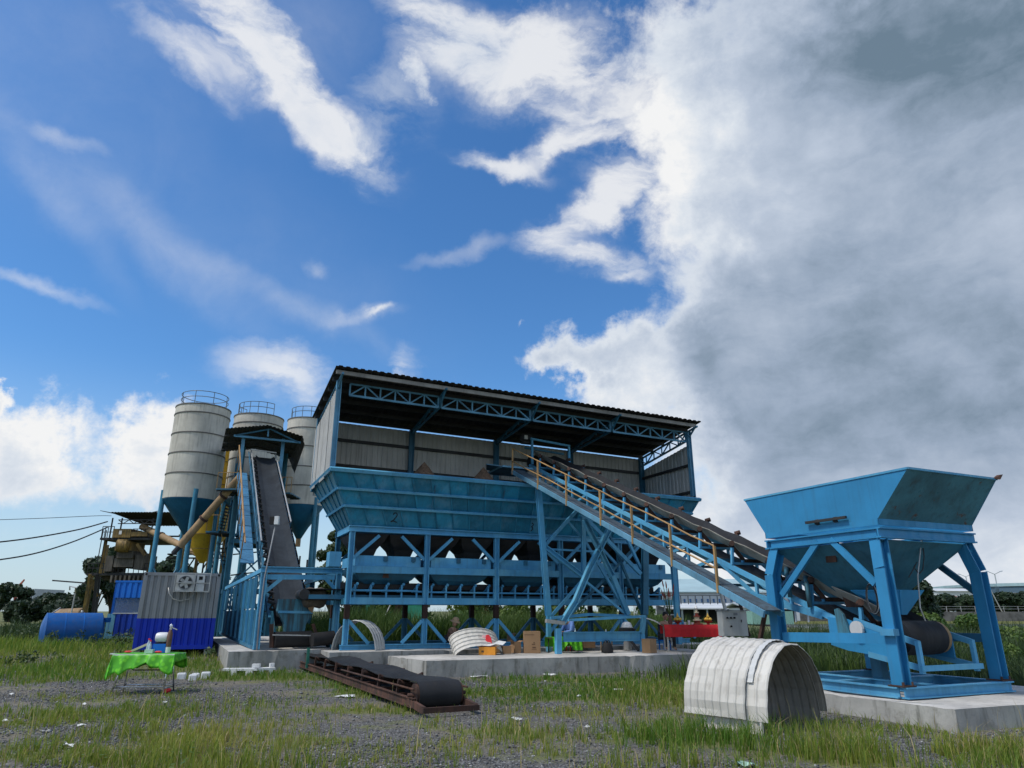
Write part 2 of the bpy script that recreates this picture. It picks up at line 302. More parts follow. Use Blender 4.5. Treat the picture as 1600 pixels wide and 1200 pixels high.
# ------------------------------------------------------------------ geometry helpers
def thing(name, label, cat, loc, group=None):
    o = bpy.data.objects.new(name, None); COL.objects.link(o); o.empty_display_size = .3
    o.location = Vector(loc); o['label'] = label; o['category'] = cat
    if group: o['group'] = group
    return o
def tag(o, label, cat, group=None):
    o['label'] = label; o['category'] = cat
    if group: o['group'] = group
    return o
def rootof(o):
    while o.parent: o = o.parent
    return o
class MB:
    def __init__(s): s.v = []; s.f = []
    def add(s, vs, fs):
        k = len(s.v); s.v += [tuple(x) for x in vs]; s.f += [tuple(i+k for i in f) for f in fs]; return s
    def hexa(s, a, b):       # two quads, a below b in order
        s.add(list(a)+list(b), [(3,2,1,0),(4,5,6,7),(0,1,5,4),(1,2,6,5),(2,3,7,6),(3,0,4,7)]); return s
    def box(s, c, sz, ax=None):
        c = Vector(c); X, Y, Z = ax or (Vector((1,0,0)), Vector((0,1,0)), Zv)
        x, y, z = X*sz[0]/2, Y*sz[1]/2, Z*sz[2]/2
        return s.hexa([c-x-y-z, c+x-y-z, c+x+y-z, c-x+y-z], [c-x-y+z, c+x-y+z, c+x+y+z, c-x+y+z])
    def pbox(s, u0, u1, w0, w1, z0, z1):
        return s.hexa([P(u0,w0,z0),P(u1,w0,z0),P(u1,w1,z0),P(u0,w1,z0)], [P(u0,w0,z1),P(u1,w0,z1),P(u1,w1,z1),P(u0,w1,z1)])
    def beam(s, p, q, a=.1, b=.1, up=None):
        p, q = Vector(p), Vector(q); d = (q-p).normalized()
        up = Vector(up) if up is not None else (Zv if abs(d.z) < .9 else Wv)
        sd = d.cross(up).normalized(); u2 = sd.cross(d).normalized()
        x, y = sd*a/2, u2*b/2
        return s.hexa([p-x-y, p+x-y, p+x+y, p-x+y], [q-x-y, q+x-y, q+x+y, q-x+y])
    def ibeam(s, p, q, a=.15, b=.2, t=.02, up=None):
        p, q = Vector(p), Vector(q); d = (q-p).normalized()
        up = Vector(up) if up is not None else (Zv if abs(d.z) < .9 else Wv)
        sd = d.cross(up).normalized(); u2 = sd.cross(d).normalized()
        s.beam(p+u2*(b-t)/2, q+u2*(b-t)/2, a, t, u2); s.beam(p-u2*(b-t)/2, q-u2*(b-t)/2, a, t, u2)
        return s.beam(p, q, t, b-2*t, u2)
    def tube(s, p, q, r=.03, n=8, r2=None, caps=True): return s.path([p, q], r, n, caps, r2)
    def path(s, pts, r=.03, n=6, caps=True, r2=None):
        pts = [Vector(p) for p in pts]; k0 = len(s.v); m = len(pts)
        rings = []
        d0 = (pts[1]-pts[0]).normalized(); a = d0.orthogonal().normalized()
        for i, p in enumerate(pts):
            if 0 < i < m-1: d = ((pts[i+1]-p).normalized()+(p-pts[i-1]).normalized()).normalized()
            elif i == 0: d = d0
            else: d = (p-pts[i-1]).normalized()
            a = (a-d*a.dot(d)).normalized(); b = d.cross(a)
            rr = r+((r2-r)*i/(m-1) if r2 is not None else 0)
            rings.append([p+a*rr*math.cos(2*math.pi*j/n)+b*rr*math.sin(2*math.pi*j/n) for j in range(n)])
        vs = [x for rg in rings for x in rg]; fs = []
        for i in range(m-1):
            for j in range(n): fs.append((i*n+j, i*n+(j+1) % n, (i+1)*n+(j+1) % n, (i+1)*n+j))
        if caps: fs += [tuple(range(n-1, -1, -1)), tuple((m-1)*n+j for j in range(n))]
        return s.add(vs, fs)
    def lathe(s, c, prof, n=24, axis=None, caps=True):
        c = Vector(c); A = Vector(axis).normalized() if axis is not None else Zv
        a = A.orthogonal().normalized(); b = A.cross(a); vs = []; fs = []
        for (r, h) in prof:
            for j in range(n): vs.append(c+A*h+(a*math.cos(2*math.pi*j/n)+b*math.sin(2*math.pi*j/n))*r)
        for i in range(len(prof)-1):
            for j in range(n): fs.append((i*n+j, i*n+(j+1) % n, (i+1)*n+(j+1) % n, (i+1)*n+j))
        if caps: fs += [tuple(range(n-1, -1, -1)), tuple((len(prof)-1)*n+j for j in range(n))]
        return s.add(vs, fs)
    def plate(s, pts, t=.02, nrm=None):     # polygon thickened along its normal
        pts = [Vector(p) for p in pts]; n = len(pts)
        N = Vector(nrm) if nrm is not None else (pts[1]-pts[0]).cross(pts[2]-pts[0]).normalized()
        o = N*t
        return s.add(pts+[p+o for p in pts], [tuple(range(n-1, -1, -1)), tuple(range(n, 2*n))]+[(i, (i+1) % n, n+(i+1) % n, n+i) for i in range(n)])
    def corr(s, p00, p10, p01, p11, pitch=.2, amp=.02, t=.006, trap=True):
        """corrugated sheet: waves run from p00->p10, ribs go along p00->p01"""
        p00, p10, p01, p11 = map(Vector, (p00, p10, p01, p11))
        L = (p10-p00).length; n = max(1, round(L/pitch)); N = (p10-p00).cross(p01-p00).normalized()
        prm = []
        for i in range(n):
            for f, h in (((0, 0), (.3, 0), (.42, 1), (.88, 1)) if trap else ((0, 0), (.25, .7), (.5, 1), (.75, .7))): prm.append(((i+f)/n, h))
        prm.append((1, 0)); vs = []
        for k, o in ((0, 0), (1, t)):
            for (f, h) in prm:
                vs.append(p00.lerp(p10, f)+N*(h*amp-o)); vs.append(p01.lerp(p11, f)+N*(h*amp-o))
        m = len(prm); fs = []
        for i in range(m-1):
            a = 2*i; fs.append((a, a+2, a+3, a+1)); b = 2*m+a; fs.append((b, b+1, b+3, b+2))
        fs += [(0, 1, 2*m+1, 2*m), (2*m-2, 4*m-2, 4*m-1, 2*m-1)]
        for i in range(m-1):
            a, b = 2*i, 2*m+2*i
            fs += [(a, b, b+2, a+2), (a+1, a+3, b+3, b+1)]
        return s.add(vs, fs)
    def mesh(s, name, off=None, smooth=False):
        me = bpy.data.meshes.new(name)
        vs = s.v if off is None else [(x-off[0], y-off[1], z-off[2]) for x, y, z in s.v]
        me.from_pydata(vs, [], s.f); me.update()
        if smooth: me.polygons.foreach_set('use_smooth', [True]*len(me.polygons))
        return me
    def build(s, name, mat, parent=None, smooth=False, label=None, loc=None):
        if parent is not None: off = rootof(parent).location
        else: off = Vector(loc) if loc is not None else Vector((0, 0, 0))
        me = s.mesh(name, off, smooth)
        me.materials.append(M[mat] if isinstance(mat, str) else mat)
        o = bpy.data.objects.new(name, me); COL.objects.link(o)
        if parent is not None: o.parent = parent
        elif loc is not None: o.location = off
        if smooth:
            for md in (): pass
        if label: o['label'] = label
        return o
def smooth_by_angle(o, deg=35):
    me = o.data; me.polygons.foreach_set('use_smooth', [True]*len(me.polygons))
    try: me.set_sharp_from_angle(angle=math.radians(deg))
    except Exception: pass
    return o
def bar(root, name, mat, p, q, a=.1, b=.1, up=None): return MB().beam(p, q, a, b, up).build(name, mat, root)
def ibar(root, name, mat, p, q, a=.15, b=.2, t=.02, up=None): return MB().ibeam(p, q, a, b, t, up).build(name, mat, root)
def pipe(root, name, mat, p, q, r=.03, n=8): return MB().tube(p, q, r, n).build(name, mat, root, smooth=True)
def struct(o): o['kind'] = 'structure'; return o
def copy_tree(o, parent=None):
    c = o.copy(); COL.objects.link(c)
    if parent is not None: c.parent = parent
    for ch in list(o.children): copy_tree(ch, c)
    return c
def hash2(ix, iy, s):
    h = (ix.astype(np.int64)*374761393+iy.astype(np.int64)*668265263+s*1442695041) & 0x7fffffff
    h = ((h ^ (h >> 13))*1274126177) & 0x7fffffff
    return ((h ^ (h >> 16)) & 0xffff)/65535.0
def vnoise(x, y, s=0):
    ix, iy = np.floor(x), np.floor(y); fx, fy = x-ix, y-iy
    fx = fx*fx*(3-2*fx); fy = fy*fy*(3-2*fy)
    a = hash2(ix, iy, s); b = hash2(ix+1, iy, s); c = hash2(ix, iy+1, s); d = hash2(ix+1, iy+1, s)
    return (a+(b-a)*fx)*(1-fy)+(c+(d-c)*fx)*fy
def fbm(x, y, s=0, o=4):
    r = 0; a = .5
    for i in range(o): r = r+a*vnoise(x*2**i, y*2**i, s+i); a *= .5
    return r/(1-.5**o)
def sstep(a, b, x): t = np.clip((x-a)/(b-a), 0, 1); return t*t*(3-2*t)

# ================================================================== ground, river, grass
def river_mask(X, Y):
    return sstep(27, 40, X)*sstep(60, 66, Y)*(1-sstep(150, 151.5, Y))
def gh(X, Y):
    h = .05*(fbm(X*.35, Y*.35, 3, 4)-.5)+.025*(fbm(X*2.2, Y*2.2, 9, 3)-.5)
    h = h*sstep(400, 60, np.hypot(X, Y))
    h = h+.17*sstep(19.5, 24, Y)*sstep(-4.6, -6.2, X)
    return h-1.7*river_mask(X, Y)
def gpt(x, y): p = at_z(x, y, 0); return p.x, p.y
# patches of grass, given by the spot they grow at: x, y radii in metres, density, blade height, hue (0 fresh .. 1 straw)
ZONES = []
def zone(px, py, rx, ry, den, hgt, hue): X, Y = gpt(px, py); ZONES.append((X, Y, rx, ry, den, hgt, hue))
zone(870,1085,2.6,1.2,1.0,.13,.05); zone(980,1072,1.6,1.2,.9,.14,.1); zone(760,1090,1.2,.8,.8,.12,.1); zone(900,1063,2.2,.8,1.,.16,.0)
zone(1060,1100,.9,1.4,.9,.24,.35); zone(1010,1085,.9,1.3,.7,.22,.5); zone(1100,1160,.7,.5,1.0,.34,.1); zone(1200,1190,1.2,.35,.8,.22,.4); zone(1310,1180,.8,.4,1.,.36,.12)
zone(1400,1180,1.0,.35,.6,.24,.5); zone(1500,1175,1.0,.3,.4,.20,.6); zone(1580,1190,.8,.5,.8,.26,.3); zone(1290,1140,1.,.6,.5,.16,.3)
zone(990,1150,.6,.4,.4,.22,.3); zone(860,1150,.8,.5,.4,.15,.5); zone(770,1140,.5,.4,.5,.15,.4); zone(930,1120,1.0,.7,.5,.14,.6)
zone(170,1115,1.6,1.0,.7,.16,.3); zone(120,1050,2.2,2.2,.55,.16,.3); zone(60,1035,3.2,2.6,.6,.18,.45); zone(140,1020,3.,3.,.6,.22,.3); zone(195,1150,.9,.5,.6,.16,.45)
zone(330,1145,1.0,.4,.6,.15,.8); zone(370,1165,.9,.4,.6,.18,.9); zone(280,1160,.7,.4,.5,.15,.6); zone(225,1190,.8,.35,.8,.26,.4); zone(140,1185,.6,.35,.4,.14,.4)
zone(20,1130,1.2,.8,.5,.14,.4); zone(30,1180,.9,.5,.4,.12,.5); zone(440,1055,1.6,1.0,.8,.14,.1); zone(390,1060,1.4,.8,.8,.16,.1); zone(345,1058,.9,.9,.6,.2,.2); zone(310,1045,1.,1.2,.7,.25,.2)
zone(530,1075,1.2,1.0,.7,.11,.15); zone(600,1085,1.,.9,.7,.12,.15); zone(400,1085,.5,.4,.5,.12,.3); zone(620,1110,.8,.4,.5,.12,.3); zone(520,1110,.6,.4,.4,.1,.4); zone(470,1160,1.,.5,.35,.10,.5)
zone(640,1165,.8,.4,.2,.1,.6); zone(300,1085,.6,.4,.3,.1,.4); zone(100,1090,1.4,.7,.4,.1,.5); zone(250,1120,1.1,.6,.5,.12,.3); zone(420,1130,.8,.5,.3,.1,.5)
zone(240,1040,1.6,1.6,.6,.22,.25)
def grass_den(X, Y):
    d = np.zeros_like(X); hs = np.zeros_like(X); hu = np.zeros_like(X); ws = np.full_like(X, 1e-6)
    for (x, y, rx, ry, a, h, hue) in ZONES:
        g = np.exp(-((X-x)/rx)**2-((Y-y)/ry)**2)
        d += a*g; w = g**1.5+1e-9; hs += h*w; hu += hue*w; ws += w
    n = fbm(X*1.3, Y*1.3, 21, 4)
    d = np.clip(d, 0, 1.2)*sstep(.34, .62, n+.10*d)+.30*sstep(.50, .64, fbm(X*.9, Y*.9, 33, 4))
    h = hs/ws
    return d, np.clip(h, .06, .5), hu/ws
def build_ground():
    def axis(lim, step, lo, hi, g):
        xs = list(np.arange(lo, hi+step*.5, step)); s = step
        while xs[-1] < lim: s *= g; xs.append(xs[-1]+s)
        s = step
        while xs[0] > -lim: s *= g; xs.insert(0, xs[0]-s)
        return np.array(xs)
    xs = axis(5000, .30, -20, 20, 1.16); ys = axis(5000, .30, 6, 30, 1.12)
    ys = np.unique(np.concatenate([ys, np.arange(60, 68, 1.), [150, 151.6]]))
    X, Y = np.meshgrid(xs, ys); Z = gh(X, Y); nx, ny = len(xs), len(ys)
    vs = np.stack([X, Y, Z], -1).reshape(-1, 3)
    i = np.arange(nx-1)[None, :]+np.arange(ny-1)[:, None]*nx; i = i.reshape(-1)
    q = np.stack([i, i+1, i+1+nx, i+nx], 1)
    me = bpy.data.meshes.new('ground'); me.from_pydata(vs.tolist(), [], q.tolist()); me.update()
    me.polygons.foreach_set('use_smooth', [True]*len(me.polygons))
    d, _, hu = grass_den(X.ravel(), Y.ravel())
    far = sstep(24, 40, np.hypot(X, Y).ravel())
    a = me.attributes.new('green', 'FLOAT', 'POINT'); a.data.foreach_set('value', np.clip(np.maximum(d, far*.8), 0, 1).astype(np.float32))
    m, nt, b = newmat('ground_mat')
    ge = nt.nodes.new('ShaderNodeNewGeometry'); pos = ge.outputs['Position']
    at = nt.nodes.new('ShaderNodeAttribute'); at.attribute_name = 'green'
    vo = nt.nodes.new('ShaderNodeTexVoronoi'); nt.links.new(pos, vo.inputs['Vector']); vo.inputs['Scale'].default_value = 42
    vsx = nt.nodes.new('ShaderNodeSeparateColor'); nt.links.new(vo.outputs['Color'], vsx.inputs[0])
    grav = mixc(nt, vsx.outputs[0], (.036, .034, .031), (.180, .170, .155))
    grav = mixc(nt, mrange(nt, vsx.outputs[1], .93, .96), grav, (.34, .34, .33))
    n1 = noise(nt, pos, .55, 6, .62); n2 = noise(nt, pos, 3.5, 7, .65)
    dirt = mixc(nt, n2, (.12, .102, .07), (.30, .265, .20))
    dirt = mixc(nt, .75, dirt, mixc(nt, vsx.outputs[2], (.35, .35, .36), (1.25, 1.25, 1.25)), 'MULTIPLY')
    c = mixc(nt, mrange(nt, mth(nt, 'ADD', n1, mth(nt, 'MULTIPLY', mth(nt, 'SUBTRACT', n2, .5), .45)), .38, .52), dirt, grav)
    gr = mixc(nt, n2, (.070, .105, .018), (.22, .21, .06))
    n4 = noise(nt, pos, .9, 7, .66)
    gm = mrange(nt, mth(nt, 'ADD', mth(nt, 'ADD', at.outputs['Fac'], mth(nt, 'MULTIPLY', mrange(nt, n4, .46, .66), .62)), mth(nt, 'MULTIPLY', mth(nt, 'SUBTRACT', n2, .5), .8)), .22, .85, 0, .85)
    c = mixc(nt, gm, c, gr)
    nt.links.new(c, b.inputs['Base Color']); b.inputs['Roughness'].default_value = .95
    bp = nt.nodes.new('ShaderNodeBump'); bp.inputs['Strength'].default_value = .8; bp.inputs['Distance'].default_value = .03
    nt.links.new(mth(nt, 'ADD', mth(nt, 'MULTIPLY', vo.outputs['Distance'], -.5), n2), bp.inputs['Height']); nt.links.new(bp.outputs[0], b.inputs['Normal'])
    me.materials.append(m)
    o = bpy.data.objects.new('ground', me); COL.objects.link(o); struct(o)
    # river on the right
    mw, nt, b = newmat('water'); b.inputs['Base Color'].default_value = (.10, .115, .10, 1); b.inputs['Roughness'].default_value = .18
    tcw = nt.nodes.new('ShaderNodeNewGeometry')
    bp = nt.nodes.new('ShaderNodeBump'); bp.inputs['Strength'].default_value = .35; bp.inputs['Distance'].default_value = .05
    mpw = nt.nodes.new('ShaderNodeMapping'); nt.links.new(tcw.outputs['Position'], mpw.inputs[0]); mpw.inputs['Scale'].default_value = (.5, 1.6, 1)
    nt.links.new(noise(nt, mpw.outputs[0], 1.2, 5), bp.inputs['Height']); nt.links.new(bp.outputs[0], b.inputs['Normal'])
    w = MB().add([(22, 58, -.9), (900, 58, -.9), (900, 151.2, -.9), (22, 151.2, -.9)], [(0, 1, 2, 3)]).build('river_water', 'water'); struct(w)
build_ground()

SLABS = []   # footprints kept free of grass, in plant axes: u0,u1,w0,w1
def slab(name, quad, z0, z1):
    top = [P(u, w, z1) for u, w in quad]; bot = [P(u, w, z0) for u, w in quad]
    n = 14
    # sides with a worn, slightly broken upper edge; the top is a thin skin over them
    ring = []
    for i in range(4):
        a, b = top[i], top[(i+1) % 4]; L = (b-a).length; m = max(4, int(L/.16)); nn = (b-a).cross(Zv).normalized()
        for k in range(m):
            p = a.lerp(b, k/m); c = max(0, random.gauss(-.004, .009))+(.05*random.random() if random.random() < .03 else 0)
            ring.append((p-nn*c, Vector((p.x, p.y, z0))+nn*random.uniform(-.006, .006), c))
    N = len(ring); vs = [x[0]-Zv*(.004+x[2]*.8) for x in ring]+[x[1] for x in ring]
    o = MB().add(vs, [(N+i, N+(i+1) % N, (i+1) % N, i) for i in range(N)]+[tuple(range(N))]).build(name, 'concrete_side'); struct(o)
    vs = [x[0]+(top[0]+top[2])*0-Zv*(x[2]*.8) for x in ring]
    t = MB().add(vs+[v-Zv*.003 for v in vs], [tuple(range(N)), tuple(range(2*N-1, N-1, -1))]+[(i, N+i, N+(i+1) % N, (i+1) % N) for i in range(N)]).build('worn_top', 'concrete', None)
    t.parent = o
    us = [q[0] for q in quad]; ws = [q[1] for q in quad]; SLABS.append((min(us), max(us), min(ws), max(ws)))
    return o
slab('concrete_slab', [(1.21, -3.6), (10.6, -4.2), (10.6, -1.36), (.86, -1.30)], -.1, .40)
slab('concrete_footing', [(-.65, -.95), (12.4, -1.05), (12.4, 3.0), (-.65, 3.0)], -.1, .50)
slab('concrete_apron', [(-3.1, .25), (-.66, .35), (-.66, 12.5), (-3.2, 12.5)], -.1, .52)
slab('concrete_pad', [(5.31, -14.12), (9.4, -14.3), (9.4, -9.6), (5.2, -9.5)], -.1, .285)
def on_slab(X, Y, m=0.):
    dx, dy = X-ORG.x, Y-ORG.y
    u = dx*Uv.x+dy*Uv.y; w = dx*Wv.x+dy*Wv.y
    r = np.zeros(X.shape, bool)
    for (a, b, c, d) in SLABS: r |= (u > a-m) & (u < b+m) & (w > c-m) & (w < d+m)
    return r

def mesh_np(name, V, Q, mat, tint=None, kind='stuff', T=None):
    """V (n,3); Q quads (m,4) ; T tris"""
    me = bpy.data.meshes.new(name)
    nq = 0 if Q is None else len(Q); ntr = 0 if T is None else len(T)
    me.vertices.add(len(V)); me.vertices.foreach_set('co', V.astype(np.float32).ravel())
    li = np.concatenate([x.ravel() for x in (Q, T) if x is not None]).astype(np.int32)
    me.loops.add(len(li)); me.loops.foreach_set('vertex_index', li)
    me.polygons.add(nq+ntr)
    st = np.concatenate([np.arange(nq)*4, nq*4+np.arange(ntr)*3]).astype(np.int32)
    me.polygons.foreach_set('loop_start', st)
    me.update(calc_edges=True)
    if tint is not None:
        a = me.attributes.new('tint', 'FLOAT', 'POINT'); a.data.foreach_set('value', tint.astype(np.float32))
    me.materials.append(M[mat]); o = bpy.data.objects.new(name, me); COL.objects.link(o)
    if kind: o['kind'] = kind
    return o
def blades(X, Y, H, wid, tint, name, mat, lean=.45, Z=None):
    n = len(X); Z = gh(X, Y) if Z is None else Z
    az = rng.uniform(0, 2*math.pi, n); ln = H*lean*rng.uniform(.2, 1.3, n)
    fa = rng.uniform(0, math.pi, n); sx, sy = np.cos(fa)*wid/2, np.sin(fa)*wid/2
    dx, dy = np.cos(az)*ln, np.sin(az)*ln
    V = np.empty((n, 5, 3))
    V[:, 0] = np.stack([X-sx, Y-sy, Z-.02], 1); V[:, 1] = np.stack([X+sx, Y+sy, Z-.02], 1)
    V[:, 2] = np.stack([X+dx*.3+sx*.8, Y+dy*.3+sy*.8, Z+H*.6], 1); V[:, 3] = np.stack([X+dx*.3-sx*.8, Y+dy*.3-sy*.8, Z+H*.6], 1)
    V[:, 4] = np.stack([X+dx, Y+dy, Z+H*np.clip(1-(ln/np.maximum(H, 1e-3))**2*.4, .4, 1)], 1)
    b = np.arange(n)[:, None]*5
    Q = b+np.array([[0, 1, 2, 3]]); T = b+np.array([[3, 2, 4]])
    return mesh_np(name, V.reshape(-1, 3), Q, mat, np.repeat(tint, 5), T=T)
def grow_grass():
    # near field
    N = 620000
    Y = 7.0*np.exp(rng.uniform(0, math.log(34/7.0), N)); X = rng.uniform(-.86, .86, N)*Y
    # clumps: pull blades towards tuft centres
    d, h, hu = grass_den(X, Y)
    keep = (rng.uniform(0, 1, N) < np.clip(d, 0, 1)*.50) & ~on_slab(X, Y)
    X, Y, h, hu, d = X[keep], Y[keep], h[keep], hu[keep], d[keep]
    c = rng.uniform(0, 1, len(X)) < .55
    gx, gy = np.round(X/.22), np.round(Y/.22)
    cx = (gx+hash2(gx, gy, 5)-.5)*.22; cy = (gy+hash2(gx, gy, 6)-.5)*.22
    X = np.where(c, cx+(X-cx)*.35, X); Y = np.where(c, cy+(Y-cy)*.35, Y)
    ok = ~on_slab(X, Y, .02); X, Y, h, hu, c = X[ok], Y[ok], h[ok], hu[ok], c[ok]
    tall = .55+.9*hash2(np.round(X/.22), np.round(Y/.22), 8)
    H = h*tall*rng.uniform(.35, 1.1, len(X))
    wid = (.0042+.00050*Y)*rng.uniform(.7, 1.4, len(X))
    hue = np.clip(hu*.8+.35*(fbm(X*.8, Y*.8, 44, 3)-.4)+rng.normal(0, .16, len(X)), 0, 1)
    dry = rng.uniform(0, 1, len(X)) < .06+.22*hu
    blades(X[~dry], Y[~dry], H[~dry], wid[~dry], hue[~dry], 'grass', 'grass_blade')
    blades(X[dry], Y[dry], H[dry]*1.1, wid[dry]*.8, rng.uniform(0, 1, dry.sum()), 'dry_grass', 'dry_blade', .6)
    n = 420; Y = 7.4*np.exp(rng.uniform(0, math.log(2.0), n)); X = rng.uniform(-.8, .8, n)*Y; dd, _, _ = grass_den(X, Y); k = (rng.uniform(0, 1, n) < .25+dd) & ~on_slab(X, Y, .1); X, Y = X[k], Y[k]
    blades(X, Y, rng.uniform(.22, .52, len(X)), np.full(len(X), .009), rng.uniform(.2, 1, len(X)), 'dry_grass', 'dry_blade', .5)
    # low broad-leaved weeds among the grass
    n = 26000; Y = 7.3*np.exp(rng.uniform(0, math.log(3.0), n)); X = rng.uniform(-.82, .82, n)*Y; dd, hh, _ = grass_den(X, Y)
    k = (rng.uniform(0, 1, n) < np.clip(dd, 0, 1)*sstep(.5, .62, fbm(X*.9, Y*.9, 91, 4))*.9) & ~on_slab(X, Y, .04); X, Y, hh = X[k], Y[k], hh[k]; n = len(X)
    p = np.stack([X, Y, gh(X, Y)+hh*rng.uniform(.1, .8, n)], 1); a = rng.uniform(0, 6.28, n); tl = rng.uniform(-.5, .5, n)
    d = np.stack([np.cos(a), np.sin(a), tl], 1); e = np.stack([-np.sin(a), np.cos(a), rng.uniform(-.3, .3, n)], 1); sz = rng.uniform(.014, .038, n)[:, None]*(1+Y[:, None]*.01)
    V = np.stack([p-d*sz, p-e*sz*.5, p+d*sz, p+e*sz*.5], 1).reshape(-1, 3)
    mesh_np('weeds', V, np.arange(n*4).reshape(-1, 4), 'leaf_bright', np.repeat(rng.uniform(0, 1, n), 4))
    # tall weeds: behind the bunker, behind the loader hopper, by the blue tank
    def weeds(n, fx, H0, H1, name, mat, wid, hue0=0., hue1=.7):
        X, Y = fx(n); k = ~on_slab(X, Y, .05); X, Y = X[k], Y[k]
        cl = fbm(X*.5, Y*.5, 71, 4); k = rng.uniform(0, 1, len(X)) < sstep(.25, .5, cl); X, Y, cl = X[k], Y[k], cl[k]
        H = (H0+(H1-H0)*sstep(.3, .65, cl))*rng.uniform(.55, 1.1, len(X))
        hue = np.clip(hue0+(hue1-hue0)*fbm(X*.35, Y*.35, 15, 3)+rng.normal(0, .15, len(X)), 0, 1)
        blades(X, Y, H, wid*rng.uniform(.7, 1.4, len(X)), hue, name, mat, .38)
    def rect(u0, u1, w0, w1):
        def f(n):
            u = rng.uniform(u0, u1, n); w = rng.uniform(w0, w1, n)
            return ORG.x+Uv.x*u+Wv.x*w, ORG.y+Uv.y*u+Wv.y*w
        return f
    weeds(46000, rect(-2, 17, 3.6, 11), .7, 1.65, 'tall_grass', 'leaf_bright', .035)
    weeds(30000, rect(6, 26, -9, 3.), .25, .75, 'tall_grass', 'leaf_bright', .022)
    weeds(30000, rect(9.5, 26, -14, -2.), .3, .8, 'tall_grass', 'leaf_mid', .024)
    weeds(20000, rect(12, 45, -10, 14), .4, 1.1, 'tall_grass', 'leaf_mid', .035)
    weeds(12000, rect(-22, -5.2, 3.5, 20), .10, .5, 'tall_grass', 'grass_blade', .028, .0, .6)
    weeds(3000, rect(-14, -5.5, -1.5, 4.5), .08, .34, 'tall_grass', 'grass_blade', .022, .0, .5)
    weeds(14000, rect(-60, -4, 20, 50), .3, .9, 'tall_grass', 'leaf_mid', .06)
grow_grass()
def scatter_stones():
    N = 190000
    Y = 7.0*np.exp(rng.uniform(0, math.log(24/7.0), N)); X = rng.uniform(-.82, .82, N)*Y
    d, _, _ = grass_den(X, Y); n = fbm(X*.55, Y*.55, 61, 4)
    k = (rng.uniform(0, 1, N) < np.clip(sstep(.40, .55, n)+.18-d*.6, 0, 1)) & ~on_slab(X, Y, .02)
    X, Y = X[k], Y[k]; n = len(X)
    r = np.clip(rng.lognormal(math.log(.0098), .42, n), .005, .04)*(1+Y*.012)
    base = np.array([(1, 0, 0), (-1, 0, 0), (0, 1, 0), (0, -1, 0), (0, 0, 1), (0, 0, -1)], float)
    tri = np.array([(0, 2, 4), (2, 1, 4), (1, 3, 4), (3, 0, 4), (2, 0, 5), (1, 2, 5), (3, 1, 5), (0, 3, 5)])
    V = base[None]*rng.uniform(.55, 1.35, (n, 6, 1))+rng.normal(0, .16, (n, 6, 3))
    a = rng.uniform(0, 6.28, n); c, s = np.cos(a)[:, None], np.sin(a)[:, None]
    x, y = V[..., 0]*c-V[..., 1]*s, V[..., 0]*s+V[..., 1]*c
    V = np.stack([x, y, V[..., 2]*.62], -1)*r[:, None, None]
    V += np.stack([X, Y, gh(X, Y)+r*.25], 1)[:, None]
    T = (np.arange(n)[:, None, None]*6+tri[None]).reshape(-1, 3)
    tint = np.where(rng.uniform(0, 1, n) < .06, rng.uniform(.7, 1, n), rng.uniform(0, .45, n))
    m, nt, b = newmat('stone'); at = nt.nodes.new('ShaderNodeAttribute'); at.attribute_name = 'tint'
    nt.links.new(mixc(nt, at.outputs['Fac'], (.045, .047, .052), (.42, .42, .41)), b.inputs['Base Color']); b.inputs['Roughness'].default_value = .85
    mesh_np('gravel', V.reshape(-1, 3), None, 'stone', np.repeat(tint, 6), T=T)
scatter_stones()

